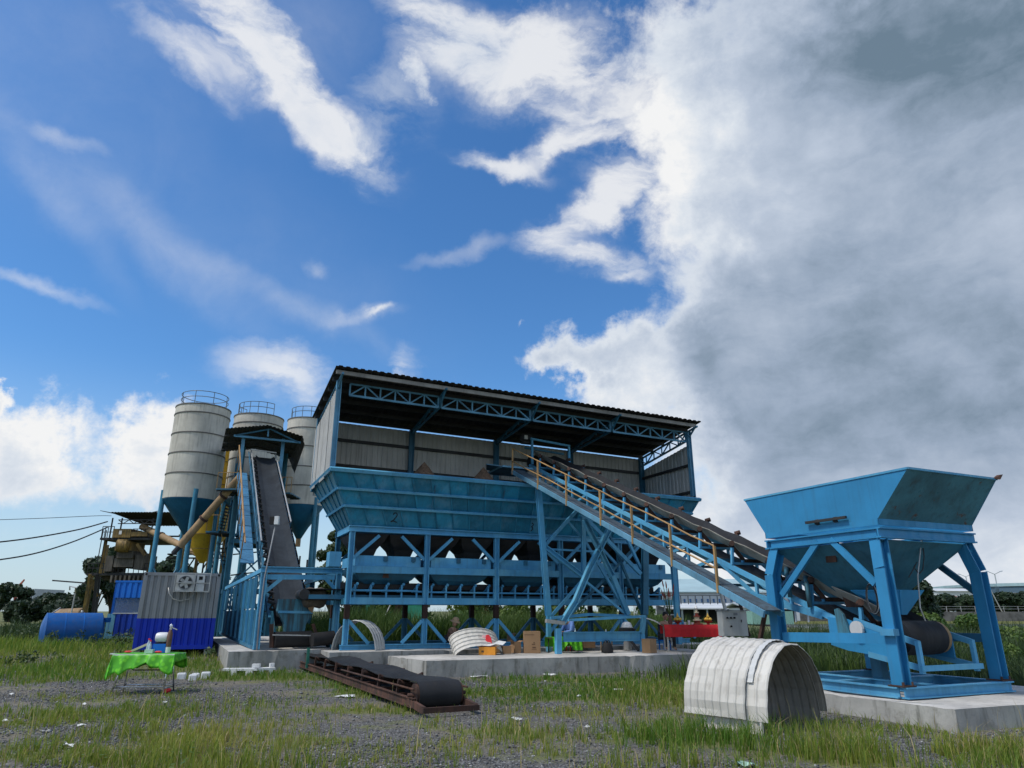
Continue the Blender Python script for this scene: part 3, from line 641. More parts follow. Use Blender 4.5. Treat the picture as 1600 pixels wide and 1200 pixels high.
# ================================================================== aggregate bunker under its shed roof
BAY, U0 = 2.33, -.07
PU = [U0+BAY*k for k in range(6)]
def build_bunker():
    r = thing('aggregate_bunker', 'long blue steel aggregate bunker on legs under a lean-to shed roof', 'bunker', P(5.7, 1, .5))
    WB = 2.1
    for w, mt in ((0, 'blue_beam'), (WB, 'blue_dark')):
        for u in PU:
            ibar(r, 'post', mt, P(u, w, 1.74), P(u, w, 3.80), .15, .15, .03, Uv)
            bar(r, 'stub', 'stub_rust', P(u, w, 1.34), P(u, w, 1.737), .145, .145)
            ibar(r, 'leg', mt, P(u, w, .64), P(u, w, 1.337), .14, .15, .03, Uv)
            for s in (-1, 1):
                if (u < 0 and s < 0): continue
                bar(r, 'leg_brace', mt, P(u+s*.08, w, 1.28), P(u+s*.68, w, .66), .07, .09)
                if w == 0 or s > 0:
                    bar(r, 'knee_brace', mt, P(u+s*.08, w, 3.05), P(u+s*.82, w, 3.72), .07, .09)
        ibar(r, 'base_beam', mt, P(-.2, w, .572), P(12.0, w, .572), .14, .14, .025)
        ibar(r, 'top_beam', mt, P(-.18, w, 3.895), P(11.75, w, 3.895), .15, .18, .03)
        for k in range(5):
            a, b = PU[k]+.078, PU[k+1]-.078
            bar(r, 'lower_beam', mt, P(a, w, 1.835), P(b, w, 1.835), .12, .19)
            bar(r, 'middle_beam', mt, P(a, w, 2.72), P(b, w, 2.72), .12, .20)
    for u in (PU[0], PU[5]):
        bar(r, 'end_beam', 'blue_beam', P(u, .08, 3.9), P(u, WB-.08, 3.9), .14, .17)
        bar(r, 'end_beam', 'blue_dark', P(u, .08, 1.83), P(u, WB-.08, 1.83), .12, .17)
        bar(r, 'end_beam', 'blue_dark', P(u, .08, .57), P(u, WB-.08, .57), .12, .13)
    for u in PU[1:5]:
        bar(r, 'cross_beam', 'blue_dark', P(u, .08, 3.85), P(u, WB-.08, 3.85), .12, .14)
    # outlets, weigh hoppers and their troughs
    for k in range(5):
        for j in range(2):
            u0 = PU[k]+j*BAY/2; u1 = u0+BAY/2
            mb = MB(); pr = []
            for z, e, c in ((3.78, .012, .15), (3.58, .10, .35), (3.36, .27, .55), (3.14, .34, .66)):
                pr.append([P(u0+e, c, z), P(u1-e, c, z), P(u1-e, WB-c, z), P(u0+e, WB-c, z)])
            for i in range(3): mb.hexa(pr[i+1], pr[i])
            mb.build('outlet', 'dark_steel', r)
        a, b = PU[k]+.16, PU[k+1]-.16
        if k == 4: b = PU[5]-.35
        h = MB().pbox(a, b, .08, .112, 2.83, 3.13).pbox(a, b, WB-.11, WB-.08, 2.83, 3.12).pbox(a, a+.03, .115, WB-.115, 2.83, 3.12).pbox(b-.03, b, .115, WB-.115, 2.83, 3.12).build('weigh_hopper', 'blue_beam', r)
        for f in (.45, .88):
            u = a+(b-a)*f
            MB().pbox(u-.06, u+.06, .02, .078, 2.98, 3.12).build('load_cell_bracket', 'blue_dark', h)
        pr = [[P(a+e, c, z), P(b-e, c, z), P(b-e, WB-c, z), P(a+e, WB-c, z)] for z, e, c in ((2.80, 0, .15), (2.6, .06, .2), (2.45, .2, .3), (2.33, .42, .5))]
        mb = MB()
        for i in range(3): mb.hexa(pr[i+1], pr[i])
        tr = mb.build('trough', 'blue_dark', r)
        if k in (0, 4): MB().plate([P(a+.85, .135, 2.50), P(a+1.05, .135, 2.50), P(a+1.03, .135, 2.62), P(a+.88, .135, 2.62)], .02, -Wv).build('sticker', 'red_bright' if False else 'rust_steel', tr)
    MB().box(P(-.5, .3, 3.0), (.34, .5, .42), (Uv, Wv, Zv)).build('control_box', 'blue_beam', r)
    # flared hopper walls: three rows of sheets between stiffeners
    def face(p00, p10, p01, p11, ncol, N, mat='blue_panel'):
        p00, p10, p01, p11 = map(Vector, (p00, p10, p01, p11))
        g = lambda i, j: p00.lerp(p10, i).lerp(p01.lerp(p11, i), j)
        rows = (0, .36, .67, 1)
        for a in range(3):
            for c in range(ncol):
                i0, i1 = c/ncol+.0012, (c+1)/ncol-.0012
                MB().plate([g(i0, rows[a]+.006), g(i1, rows[a]+.006), g(i1, rows[a+1]-.006), g(i0, rows[a+1]-.006)], .02, -N).build('hopper_panel', mat, r)
        for c in range(ncol+1):
            big = (c % 4 == 0) or c == ncol
            for a in range(3):
                bar(r, 'panel_rib', 'blue_panel', g(c/ncol, rows[a]+.02)+N*(.018), g(c/ncol, rows[a+1]-.02)+N*(.018), .03 if not big else .06, .03, N)
        for a in (1, 2): MB().beam(g(-.003, rows[a])+N*.05, g(1.003, rows[a])+N*.05, .06, .09, N).build('stiffener', 'blue_beam', r)
        MB().beam(g(-.004, 1.0)+N*.02, g(1.004, 1.0)+N*.02, .10, .12, N).build('rim', 'blue_beam', r)
        return g
    zb, zt = 3.99, 5.50
    bl, br = -.1, 11.65; tl, tr = -.95, 12.35
    wf, wk = -.72, 2.72
    N = (Vector(P(br, 0, zb))-Vector(P(bl, 0, zb))).cross(Vector(P(tl, wf, zt))-Vector(P(bl, 0, zb))).normalized()
    if N.dot(Wv) > 0: N = -N
    gf = face(P(bl, 0, zb), P(br, 0, zb), P(tl, wf, zt), P(tr, wf, zt-.05), 22, N)
    N2 = (Vector(P(bl, WB, zb))-Vector(P(bl, 0, zb))).cross(Vector(P(tl, wf, zt))-Vector(P(bl, 0, zb))).normalized()
    if N2.dot(Uv) > 0: N2 = -N2
    face(P(bl, WB, zb), P(bl, 0, zb), P(tl, wk, zt), P(tl, wf, zt), 5, N2, 'teal_rib')
    N3 = (Vector(P(br, WB, zb))-Vector(P(br, 0, zb))).cross(Vector(P(tr, wf, zt))-Vector(P(br, 0, zb))).normalized()
    if N3.dot(Uv) < 0: N3 = -N3
    face(P(br, 0, zb), P(br, WB, zb), P(tr, wf, zt-.05), P(tr, wk, zt-.05), 5, N3)
    MB().plate([P(bl, WB, zb), P(br, WB, zb), P(tr, wk, zt), P(tl, wk, zt)], .03, Wv).build('back_wall', 'blue_dark', r)
    for k in range(1, 5):     # partitions between bins
        u = PU[k]; MB().hexa([P(u-.02, 0.03, zb), P(u+.02, .03, zb), P(u+.02, WB-.03, zb), P(u-.02, WB-.03, zb)], [P(u-.02, wf+.06, zt-.25), P(u+.02, wf+.06, zt-.25), P(u+.02, wk-.06, zt-.25), P(u-.02, wk-.06, zt-.25)]).build('partition', 'blue_dark', r)
    # sprayed bin numbers
    def number(px, py, strokes, h):
        i = None
        u, z = wz(px, py, -.22)
        j = (z-zb)/(zt-zb); i = (u-(bl+(tl-bl)*j))/((br+(tr-br)*j)-(bl+(tl-bl)*j))
        o = gf(i, j)+N*.004; du = (gf(i+.01, j)-gf(i, j)).normalized(); dz = N.cross(du); dz = dz if dz.z > 0 else -dz
        mb = MB()
        for st in strokes:
            pts = [o+du*(x*h)+dz*(y*h) for x, y in st]
            for a, b in zip(pts[:-1], pts[1:]): mb.beam(a, b, .028, .006, N)
        mb.build('sprayed_number', 'black', r)
    number(618, 808, [[(-.22,.3),(-.1,.48),(.12,.48),(.22,.28),(.12,.02),(-.2,-.42),(-.32,-.48),(-.3,-.38),(-.05,-.38),(.3,-.5)]], .30)
    number(833, 823, [[(-.2,.42),(.05,.5),(.18,.34),(.08,.12),(-.06,.06)],[(-.06,.06),(.14,-.02),(.2,-.25),(.02,-.45),(-.22,-.38)]], .28)
    # ---------------- shed
    rf = lambda u, w: P(u, w, 8.42-(u+1.15)*.0165-(w+1.2)*.143)          # underside of the roof
    nR = 13
    for i in range(nR):
        a, b = -1.15+13.45*i/nR, -1.15+13.45*(i+1)/nR+.06
        lift = Vector((0, 0, .075+.008*(i % 2)))
        MB().corr(rf(a, -1.2)+lift, rf(b, -1.2)+lift, rf(a, 2.85)+lift, rf(b, 2.85)+lift, .21, .03, .006).build('roof_sheet', 'roof_sheet', r)
    for k, w in enumerate((-1.0, -.5, .25, 1.0, 1.75, 2.5)):
        bar(r, 'purlin', 'purlin' if k == 0 else 'dark_steel', rf(-1.1, w)+Vector((0, 0, -.02)), rf(12.25, w)+Vector((0, 0, -.02)), .06, .12)
    cols = [-.92, 2.35, 5.65, 8.85, 12.2]
    for i, u in enumerate(cols):
        mt = 'truss_blue' if i in (0, 4) else 'blue_dark'  # inner rafters painted a darker blue for the shade inside the shed
        # rafter truss across the shed
        top = lambda w: rf(u, w)-Vector((0, 0, .10)); low = lambda w: rf(u, w)-Vector((0, 0, .42 if i in (0, 4) else .20+.25*max(0, .6-w)/1.1))
        bar(r, 'rafter_chord', mt, top(-1.15), top(2.75), .06, .06); bar(r, 'rafter_chord', mt, low(-.5), low(2.7), .06, .06)
        for k in range(6):
            a, b = -.5+3.2*k/6, -.5+3.2*(k+1)/6
            bar(r, 'rafter_web', mt, low(a), top(a), .04, .04)
            bar(r, 'rafter_web', mt, low(a) if k % 2 else top(a), top(b) if k % 2 else low(b), .04, .04)
        bar(r, 'roof_strut', mt, low(-.5), top(-1.0), .05, .05)
        # front column only at the ends, back columns everywhere
        if i in (0, 4): ibar(r, 'column', 'truss_blue', P(u, -.60, 5.56), rf(u, -.60)-Vector((0, 0, .1)), .13, .15, .025, Uv)
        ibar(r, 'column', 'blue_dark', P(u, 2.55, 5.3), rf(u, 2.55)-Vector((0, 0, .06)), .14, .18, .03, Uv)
    for i in range(4):          # long trusses under the eave
        a, b = cols[i]+.30*(i == 0)+.06, cols[i+1]-.06
        tp = lambda u: rf(u, -.5)-Vector((0, 0, .10)); lo = lambda u: rf(u, -.5)-Vector((0, 0, .47))
        bar(r, 'truss_chord', 'truss_blue', tp(a), tp(b), .05, .06); bar(r, 'truss_chord', 'truss_blue', lo(a), lo(b), .05, .06)
        for k in range(7):
            u = a+(b-a)*k/6
            bar(r, 'truss_web', 'truss_blue', lo(u), tp(u), .045, .045)
            if k < 6: bar(r, 'truss_web', 'truss_blue', lo(u) if k % 2 == 0 else tp(u), tp(u+(b-a)/6) if k % 2 == 0 else lo(u+(b-a)/6), .04, .04)
    # cladding
    n = 12
    for i in range(n):
        a, b = -.92+13.12*i/n, -.92+13.12*(i+1)/n+.03
        top = lambda u: 7.80-(u+.9)*.0165
        MB().corr(P(a, 2.70+.006*(i % 2), 5.2), P(b, 2.70+.006*(i % 2), 5.2), P(a, 2.70+.006*(i % 2), top(a)), P(b, 2.70+.006*(i % 2), top(b)), .2, .025).build('wall_sheet', 'grey_cladding', r)
    for z in (7.18, 6.3): bar(r, 'girt', 'dark_steel', P(-.9, 2.63, z), P(12.2, 2.63, z-.2), .05, .10)
    for u, s, z0, pit in ((-1.0, -1, 5.42, .16), (12.28, 1, 5.45, .2)):
        n = 4
        for i in range(n):
            a, b = -.66+3.36*i/n, -.66+3.36*(i+1)/n+.03
            tz = lambda w: rf(u, w).z-(.40 if s < 0 else .56)
            lo = lambda w: z0-(.05 if i % 2 else 0)
            uu = u+s*.006*(i % 2)
            MB().corr(P(uu, a, lo(a)), P(uu, b, lo(b)), P(uu, a, tz(a)), P(uu, b, tz(b)), pit, .025).build('gable_sheet', 'grey_cladding', r)
        for z in (5.75, 6.75): bar(r, 'girt', 'dark_steel', P(u-s*.06, -.6, z), P(u-s*.06, 2.6, z), .05, .09)
    return r
build_bunker()
def heap(name, label, c, r, h, mat):
    mb = MB(); n = 16; rings = 6; vs = [Vector(c)+Vector((0, 0, h))]; fs = []
    for i in range(1, rings+1):
        f = i/rings
        for j in range(n):
            a = 2*math.pi*j/n
            vs.append(Vector(c)+Vector((math.cos(a)*r*f, math.sin(a)*r*f, h*(1-f**1.1)))+Vector((random.uniform(-1, 1), random.uniform(-1, 1), random.uniform(-1, 1)))*.05*r*f)
    for j in range(n): fs.append((0, 1+j, 1+(j+1) % n))
    for i in range(rings-1):
        for j in range(n): fs.append((1+i*n+j, 1+(i+1)*n+j, 1+(i+1)*n+(j+1) % n, 1+i*n+(j+1) % n))
    o = mb.add(vs, fs).build(name, mat, None, loc=c); o['label'] = label; o['category'] = 'gravel'; o['group'] = 'gravel heaped in the bins'
    return o
plain('heap_brown', (.15, .095, .06), .95, var=.4, scale=14)
heap('gravel_heap', 'brown gravel heap rising over the bunker rim, left of the conveyor platform', P(4.35, .6, 5.0), .9, 1.22, 'heap_brown')
heap('gravel_heap', 'brown gravel heap rising over the bunker rim, farther from the conveyor head', P(2.25, .6, 5.0), .9, 1.22, 'heap_brown')

# belt running under the bins
def build_collecting_conveyor():
    r = thing('collecting_conveyor', 'flat belt conveyor on idlers running under the bunker outlets', 'conveyor', P(5.5, 1.05, 1.75))
    for w in (.45, 1.65):
        bar(r, 'stringer', 'blue_dark', P(-1.1, w, 1.95), P(11.2, w, 1.95), .06, .12)
    MB().pbox(-1.2, 11.25, .62, 1.48, 2.16, 2.18).build('belt', 'rubber', r)
    MB().pbox(-1.2, 11.25, .62, 1.48, 1.86, 1.88).build('return_belt', 'rubber', r)
    for w in (.56, 1.54): MB().pbox(-.2, 11.0, w-.012, w+.012, 2.19, 2.37).build('skirt_board', 'dark_steel', r)
    MB().pbox(-.2, 11.0, 1.70, 1.73, 1.9, 2.36).build('belt_guard', 'dark_steel', r)
    for e in (-1.2, 11.25): MB().tube(P(e, .6, 2.02), P(e, 1.5, 2.02), .15, 16).build('end_drum', 'dark_steel', r, smooth=False)
    proto = None
    for k in range(24):
        u = .15+k*.47
        if proto is None:
            mb = MB().beam(P(u, .16, 1.93), P(u, .16, 2.30), .05, .05).beam(P(u, .16, 2.25), P(u, .62, 2.10), .04, .04).tube(P(u+.08, .24, 2.33), P(u+.08, .66, 2.12), .045, 8)
            proto = mb.build('idler', 'blue_beam', r); pu = u
        else:
            o = proto.copy(); COL.objects.link(o); o.location = proto.location+Uv*(u-pu)
    MB().path([P(0, .10, 2.13), P(1.8, .10, 2.13), P(2.3, .10, 2.10)], .03, 6).build('pull_cord_pipe', 'blue_beam', r)
    MB().path([P(2.36, .10, 2.10), P(6.9, .10, 2.09), P(11.1, .10, 2.10)], .025, 6).build('pull_cord_pipe', 'blue_beam', r)
build_collecting_conveyor()
# ladder at the right end
def build_ladder():
    r = thing('access_ladder', 'pale steel ladder leaning at the right end of the bunker', 'ladder', at_w(1049, 1000, -.15))
    a0, b0 = at_w(1040, 1000, -.15), at_w(1060, 1002, -.15); a1, b1 = at_w(1038, 935, .02), at_w(1052, 935, .02)
    a1.z = b1.z = 2.1; a0.z = b0.z = .5
    bar(r, 'rail', 'galv', a0, a1, .04, .05); bar(r, 'rail', 'galv', b0, b1, .04, .05)
    for k in range(6): f = (k+.5)/6; bar(r, 'rung', 'galv', a0.lerp(a1, f), b0.lerp(b1, f), .035, .035)
build_ladder()

# ================================================================== feed conveyor from the loading hopper to the bins
def build_feed_conveyor():
    r = thing('feed_conveyor', 'long inclined belt conveyor with yellow handrail, rising from hopper into shed', 'conveyor', P(6.9, -6, .4))
    SL = .41
    # truss: stringers, lower chords, webs
    zt = lambda w: 6.15+SL*(w-.1)
    w0, w1 = -12.2, 1.0
    for u in (6.30, 7.50):
        bar(r, 'stringer', 'blue_beam', P(u, -12.1, zt(-12.1)), P(u, w1, zt(w1)), .06, .10)
        bar(r, 'lower_chord', 'blue_beam', P(u, -8.4, zt(-8.4)-.56), P(u, w1-.3, zt(w1-.3)-.56), .06, .08)
        bar(r, 'lower_chord', 'blue_beam', P(u, -8.4, zt(-8.4)-.56), P(u, -11.2, zt(-11.2)-.05), .07, .12)
        n = 10
        for k in range(n):
            a = -8.4+(w1-.3+8.4)*k/n; b = -8.4+(w1-.3+8.4)*(k+1)/n
            bar(r, 'web', 'blue_beam', P(u, a, zt(a)-.56), P(u, a, zt(a)), .05, .06)
            bar(r, 'web', 'blue_beam', P(u, b, zt(b)-.56), P(u, a, zt(a)), .05, .07)
        for a in (-9.6, -10.5):
            bar(r, 'web', 'blue_beam', P(u, a, zt(a)-.40+(a+9.6)*-.2), P(u, a, zt(a)), .05, .06)
        bar(r, 'web', 'blue_beam', P(u, -9.6, zt(-9.6)), P(u, -10.5, zt(-10.5)-.2), .05, .07)
        bar(r, 'web', 'blue_beam', P(u, -8.5, zt(-8.5)), P(u, -9.6, zt(-9.6)-.36), .05, .07)
    for k in range(9):
        a = -8.4+9.*k/8; bar(r, 'cross_member', 'blue_dark', P(6.33, a, zt(a)-.56), P(7.47, a, zt(a)-.56), .06, .06)
        bar(r, 'cross_member', 'blue_dark', P(6.33, a, zt(a)-.02), P(7.47, a, zt(a)-.02), .06, .06)
    # troughed belt: carrying run and return run
    zb = lambda w: 6.55+SL*(w-.3)
    prof = [(-.48, .24), (-.27, .02), (-.15, -.02), (.15, -.02), (.27, .01), (.44, .12)]
    def beltrun(name, mat, prof, wa, wb, z, t, up=None):
        mb = MB(); vs = []; m = len(prof)
        ws = np.linspace(wa, wb, 26)
        for k, (o) in enumerate((0, -t)):
            for w in ws:
                sag = .02*math.sin(w*5.2)
                for (du, dz) in prof:
                    vs.append(P(6.9+du, w, z(w)+dz+o+sag*(abs(du) > .4)))
        fs = []; n = len(ws); K = n*m
        for i in range(n-1):
            for j in range(m-1):
                fs.append((i*m+j, i*m+j+1, (i+1)*m+j+1, (i+1)*m+j)); fs.append((K+i*m+j, K+(i+1)*m+j, K+(i+1)*m+j+1, K+i*m+j+1))
            for j in (0, m-1):
                q = (i*m+j, (i+1)*m+j, K+(i+1)*m+j, K+i*m+j); fs.append(q if j == 0 else q[::-1])
        for i in (0, n-1): fs += [((i*m+j), K+i*m+j, K+i*m+j+1, i*m+j+1) for j in range(m-1)]
        return mb.add(vs, fs).build(name, mat, r)
    beltrun('belt_top', 'rubber', prof, -12.5, 1.1, lambda w: zb(w)+.006, .006)
    beltrun('belt', 'belt_under', prof, -12.5, 1.1, zb, .018)
    beltrun('return_belt', 'rubber', [(-.45, 0), (.45, 0)], -12.5, 1.1, lambda w: zt(w)-.10, .018)
    # idler stations
    base = None
    for k in range(13):
        w = -12.0+k*1.02; z = zt(w)+.06
        p = lambda u, zz: P(u, w, zz)
        if base is None:
            mb = MB().beam(p(6.30, z), p(6.34, z+.36), .05, .06, Wv).beam(p(7.50, z), p(7.46, z+.36), .05, .06, Wv)
            mb.beam(p(6.34, z+.03), p(7.46, z+.03), .05, .05, Wv)
            for u, zz in ((6.6, .10), (7.2, .10)): mb.beam(p(u, z+.03), p(u, z+zz+.02), .04, .05, Wv)
            base = mb.build('idler_frame', 'blue_beam', r)
            mb = MB().tube(P(6.37, w, z+.36), P(6.62, w, z+.12), .045, 10).tube(P(7.43, w, z+.36), P(7.18, w, z+.12), .045, 10).tube(P(6.66, w, z+.09), P(7.14, w, z+.09), .045, 10)
            rol = mb.build('rollers', 'rust_steel', base)
            ear = MB().tube(P(6.30, w-.05, z+.45), P(6.38, w+.05, z+.42), .06, 10).build('roller_guard', 'rust_steel', base)
            ear2 = MB().tube(P(7.50, w-.05, z+.42), P(7.42, w+.05, z+.39), .055, 10).build('roller_guard', 'rust_steel', base)
            wb = w
        else:
            d = Wv*(w-wb)+Vector((0, 0, SL*(w-wb)))
            o = base.copy(); COL.objects.link(o); o.location = d
            for c in (rol, ear, ear2): q = c.copy(); COL.objects.link(q); q.parent = o
    # drums
    MB().tube(P(6.38, 1.15, zb(1.1)-.2), P(7.42, 1.15, zb(1.1)-.2), .25, 20).build('head_drum', 'rubber', r)
    wt, ztl = -12.55, 1.13
    dr = MB().tube(P(6.42, wt, ztl), P(7.34, wt, ztl), .27, 28).build('tail_drum', 'rubber', r); smooth_by_angle(dr)
    smooth_by_angle(MB().tube(P(7.342, wt, ztl), P(7.43, wt, ztl), .255, 28).build('drum_flange', 'rust_pipe' if 'rust_pipe' in M else 'tan_pipe', r))
    pipe(r, 'shaft', 'rust_steel', P(6.2, wt, ztl), P(7.62, wt, ztl), .04, 10)
    # tail box: side plates, take-up frame and bar round the drum
    c = lambda pts, u: [P(u, w, z) for w, z in pts]
    pl = [(-11.75, 1.42), (-11.35, 1.45), (-11.35, .98), (-11.7, .90), (-12.72, .80), (-12.72, 1.10)]
    for u in (6.24, 7.53): MB().plate(c(pl, u), .03, Uv).build('side_plate', 'blue_hopper', r)
    for u in (6.26, 7.58):
        bar(r, 'takeup_rail', 'blue_beam', P(u, -11.9, 1.40), P(u, -13.05, 1.06), .05, .09); bar(r, 'takeup_rail', 'blue_beam', P(u, -12.1, .86), P(u, -13.02, .70), .05, .09)
        bar(r, 'takeup_rail', 'blue_beam', P(u, -13.03, 1.10), P(u, -13.03, .62), .07, .06)
    bar(r, 'tail_bar', 'blue_beam', P(6.2, -13.08, .70), P(7.64, -13.08, .70), .06, .08)
    MB().lathe(P(6.20, -12.0, 1.26), [(.13, 0), (.13, .05)], 16, -Uv).build('bearing', 'white_paint', r)
    MB().plate(c([(-11.85, 1.15), (-11.75, 1.50), (-11.65, 1.60), (-11.58, 1.58), (-11.6, 1.15)], 6.17), .05, Uv).build('roller_bracket', 'blue_grimy', r)
    MB().beam(P(6.7, -11.9, .45), P(6.7, -11.9, 1.0), .16, .2).build('tail_leg', 'blue_dark', r)
    # chute over the tail drum
    cz = lambda w, z, a: P(6.9+a, w, z)
    mb = MB()
    uh, zh = wz(1443, 922, -12.75); ul, zl_ = wz(1416, 960, -12.6)
    lo = [P(6.55, -12.6, zl_), P(ul, -12.6, zl_), P(ul, -12.0, zl_+.2), P(6.55, -12.0, zl_+.2)]
    hi = [P(6.40, -12.75, zh), P(uh, -12.75, zh), P(uh, -11.8, zh+.02), P(6.40, -11.8, zh+.02)]
    for i in range(4):
        j = (i+1) % 4; a, b, c2, d = lo[i], lo[j], hi[j], hi[i]
        nn = (b-a).cross(d-a).normalized(); mb.plate([a, b, c2, d], .015, nn)
    mb.build('feed_chute', 'blue_hopper', r)
    for w in (-11.0, -10.55): MB().path([P(6.22, w, zt(w)+.02), P(6.20, w, zt(w)+.42), P(6.32, w+.12, zt(w)+.56), P(6.45, w+.2, zt(w)+.55)], .045, 8).build('hooked_bracket', 'blue_grimy', r, smooth=True)
    # walkway with handrail on the left side
    zw = lambda w: 6.02+.413*w
    bar(r, 'walkway_channel', 'walkway', P(5.18, -10.9, zw(-10.9)-.02), P(5.18, .1, zw(.1)-.02), .05, .12)
    bar(r, 'walkway_channel', 'blue_dark', P(5.62, -10.9, zw(-10.9)-.02), P(5.62, .1, zw(.1)-.02), .05, .10)
    for k in range(10):
        a, b = -10.9+1.1*k, -10.9+1.1*(k+1)-.012
        MB().plate([P(5.22, a, zw(a)+.03), P(5.58, a, zw(a)+.03), P(5.58, b, zw(b)+.03), P(5.22, b, zw(b)+.03)], .025).build('walkway_plate', 'walk_plate', r)
    MB().pbox(4.85, 6.0, .12, 1.6, 6.18, 6.24).build('head_platform', 'walkway', r)
    MB().plate([P(4.4, .5, 6.30), P(4.9, .2, 6.20), P(5.4, .4, 6.2), P(5.3, 1.3, 6.22), P(4.7, 1.2, 6.25)], .03, Zv).build('platform_flap', 'walkway', r)
    for k in range(7):
        a = -10.2+1.7*k
        if a < 0: bar(r, 'walkway_bracket', 'blue_beam', P(5.2, a, zw(a)-.08), P(6.28, a, zt(a)-.5), .05, .06)
    PW = [0.0, -1.9, -3.7, -5.5, -6.9, -8.35, -9.75]
    rb = [P(5.16, w, zw(w)) for w in PW]; rt = [P(5.16, w, zw(w)+.80) for w in PW]
    for a, b in zip(rb, rt): bar(r, 'rail_post', 'orange_rail', a-Vector((0, 0, .1)), b, .045, .045)
    for i in range(len(PW)-1):
        for f in (1., .45):
            g = lambda k: rb[k].lerp(rt[k], f)
            MB().path([g(i), g(i).lerp(g(i+1), .5)+Vector((0, 0, random.uniform(-.03, .015))), g(i+1)], .02, 6, False).build('handrail', 'orange_rail', r, smooth=True)
    # gantry and motor at the head
    for u in (6.25, 7.75):
        bar(r, 'head_post', 'blue_beam', P(u, .7, 6.5), P(u, .7, 7.42 if u < 7 else 7.3), .07, .07)
    bar(r, 'head_bar', 'blue_beam', P(6.2, .7, 7.42), P(7.8, .7, 7.3), .07, .07); bar(r, 'head_bar', 'blue_dark', P(6.2, 1.2, 7.2), P(7.8, 1.2, 7.1), .07, .07)
    mo = MB().lathe(P(5.9, .9, 7.48), [(.10, 0), (.15, .05), (.15, .36), (.1, .42)], 14, Uv).box(P(6.15, .9, 7.3), (.4, .25, .06), (Uv, Wv, Zv)).build('drive_motor', 'dark_steel', r)
    MB().box(P(6.02, .72, 7.46), (.12, .05, .14), (Uv, Wv, Zv)).build('junction_box', 'white_paint', mo)
    # small stands near the tail
    for (x0, y0, x1, y1) in ((1125, 922, 1142, 966), (1151, 925, 1168, 966)):
        a = at_w(x0, y0, -6.6); b = at_w(x1, y1, -6.9); bar(r, 'stand_leg', 'stub_rust' if x0 > 1130 else 'galv', a, Vector((b.x, b.y, .95)), .06, .06)
    a = at_w(1200, 950, -9.3); bar(r, 'stand_leg', 'rust_steel', Vector((a.x, a.y, 1.75)), a+Vector((-.35, .1, -1.1)), .07, .07)
build_feed_conveyor()

def build_trestle():
    r = thing('conveyor_trestle', 'blue braced steel trestle carrying the conveyor in front of bunker', 'trestle', P(7, -2, .4))
    FW, RW = -2.4, -1.2
    def m(name, x0, y0, x1, y1, w, a=.12, b=.12, mat='blue_beam', I=False):
        w0, w1 = (w if isinstance(w, tuple) else (w, w))
        p, q = at_w(x0, y0, w0), at_w(x1, y1, w1)
        (ibar(r, name, mat, p, q, a, b, .025) if I else bar(r, name, mat, p, q, a, b))
    foot = lambda x, w: Vector((at_w(x, 1000, w).x, at_w(x, 1000, w).y, .40))
    # rear frame
    m('leg', 840, 748, 857, 962, RW, .16, .14, I=True); bar(r, 'leg', 'blue_beam', at_w(857, 962, RW), foot(857, RW), .12, .12)
    m('brace', 901, 798, 851, 852, RW, .10, .10); m('brace', 852, 855, 910, 900, RW, .14, .14, I=True)
    m('upright', 911, 798, 912, 895, RW, .13, .12, I=True)
    m('brace', 908, 803, 1001, 897, RW, .0+.10, .12); m('tie', 855, 858, 935, 862, RW+.06, .05, .06)
    m('brace', 888, 816, 908, 838, RW+.1, .06, .07); m('brace', 912, 842, 978, 955, RW+.1, .08, .08)
    m('brace', 862, 962, 942, 870, RW+.12, .09, .08); m('brace', 912, 906, 976, 958, RW-.1, .07, .07)
    m('brace', 887, 965, 995, 852, RW+.2, .07, .07, 'blue_dark')
    m('brace', 952, 835, 1002, 955, RW+.2, .07, .07, 'blue_dark')
    m('brace', 978, 838, 1002, 890, RW+.1, .09, .08)
    m('leg', 1008, 855, 1007, 960, RW, .2, .16, 'blue_dark', I=True); bar(r, 'leg', 'blue_dark', at_w(1007, 960, RW), foot(1007, RW), .14, .12)
    # front frame
    p1, p2, p3, p4 = at_w(954, 823, FW), at_w(920, 890, FW), at_w(899, 940, FW), at_w(879, 972, FW)
    for a, b in ((p1, p2), (p2, p3), (p3, p4)): ibar(r, 'raking_leg', 'blue_beam', a, b, .14, .16, .03)
    m('raking_leg', 913, 812, 957, 900, FW, .14, .14, I=True); m('raking_leg', 957, 900, 981, 960, FW, .14, .14, I=True)
    m('tie', 860, 966, 920, 960, FW, .08, .08); m('tie', 920, 960, 985, 963, FW, .08, .08); m('tie', 888, 969, 1008, 963, FW-.1, .06, .07)
    m('cap', 853, 970, 882, 974, FW, .12, .10, 'galv')
    ibar(r, 'beam', 'blue_beam', at_w(880, 995, FW), at_w(1000, 994, FW), .12, .27, .03)
    bar(r, 'leg', 'blue_beam', at_w(872, 982, FW), foot(872, FW), .16, .14)
    m('leg', 1006, 963, 1003, 990, FW, .12, .12); bar(r, 'leg', 'blue_beam', at_w(1003, 990, FW), foot(1004, FW), .13, .12)
    bar(r, 'foot_strut', 'dark_steel', at_w(985, 1000, FW+.6), foot(997, FW+.3), .06, .06)
    # head-side post at the bunker end
    p = at_w(1051, 874, -.8); q = at_w(1060, 985, -.8); ibar(r, 'leg', 'blue_beam', p, Vector((q.x, q.y, .5)), .15, .14, .03)
    bar(r, 'knee', 'blue_beam', at_w(1038, 872, -.8), at_w(1050, 885, -.8), .08, .08)
build_trestle()

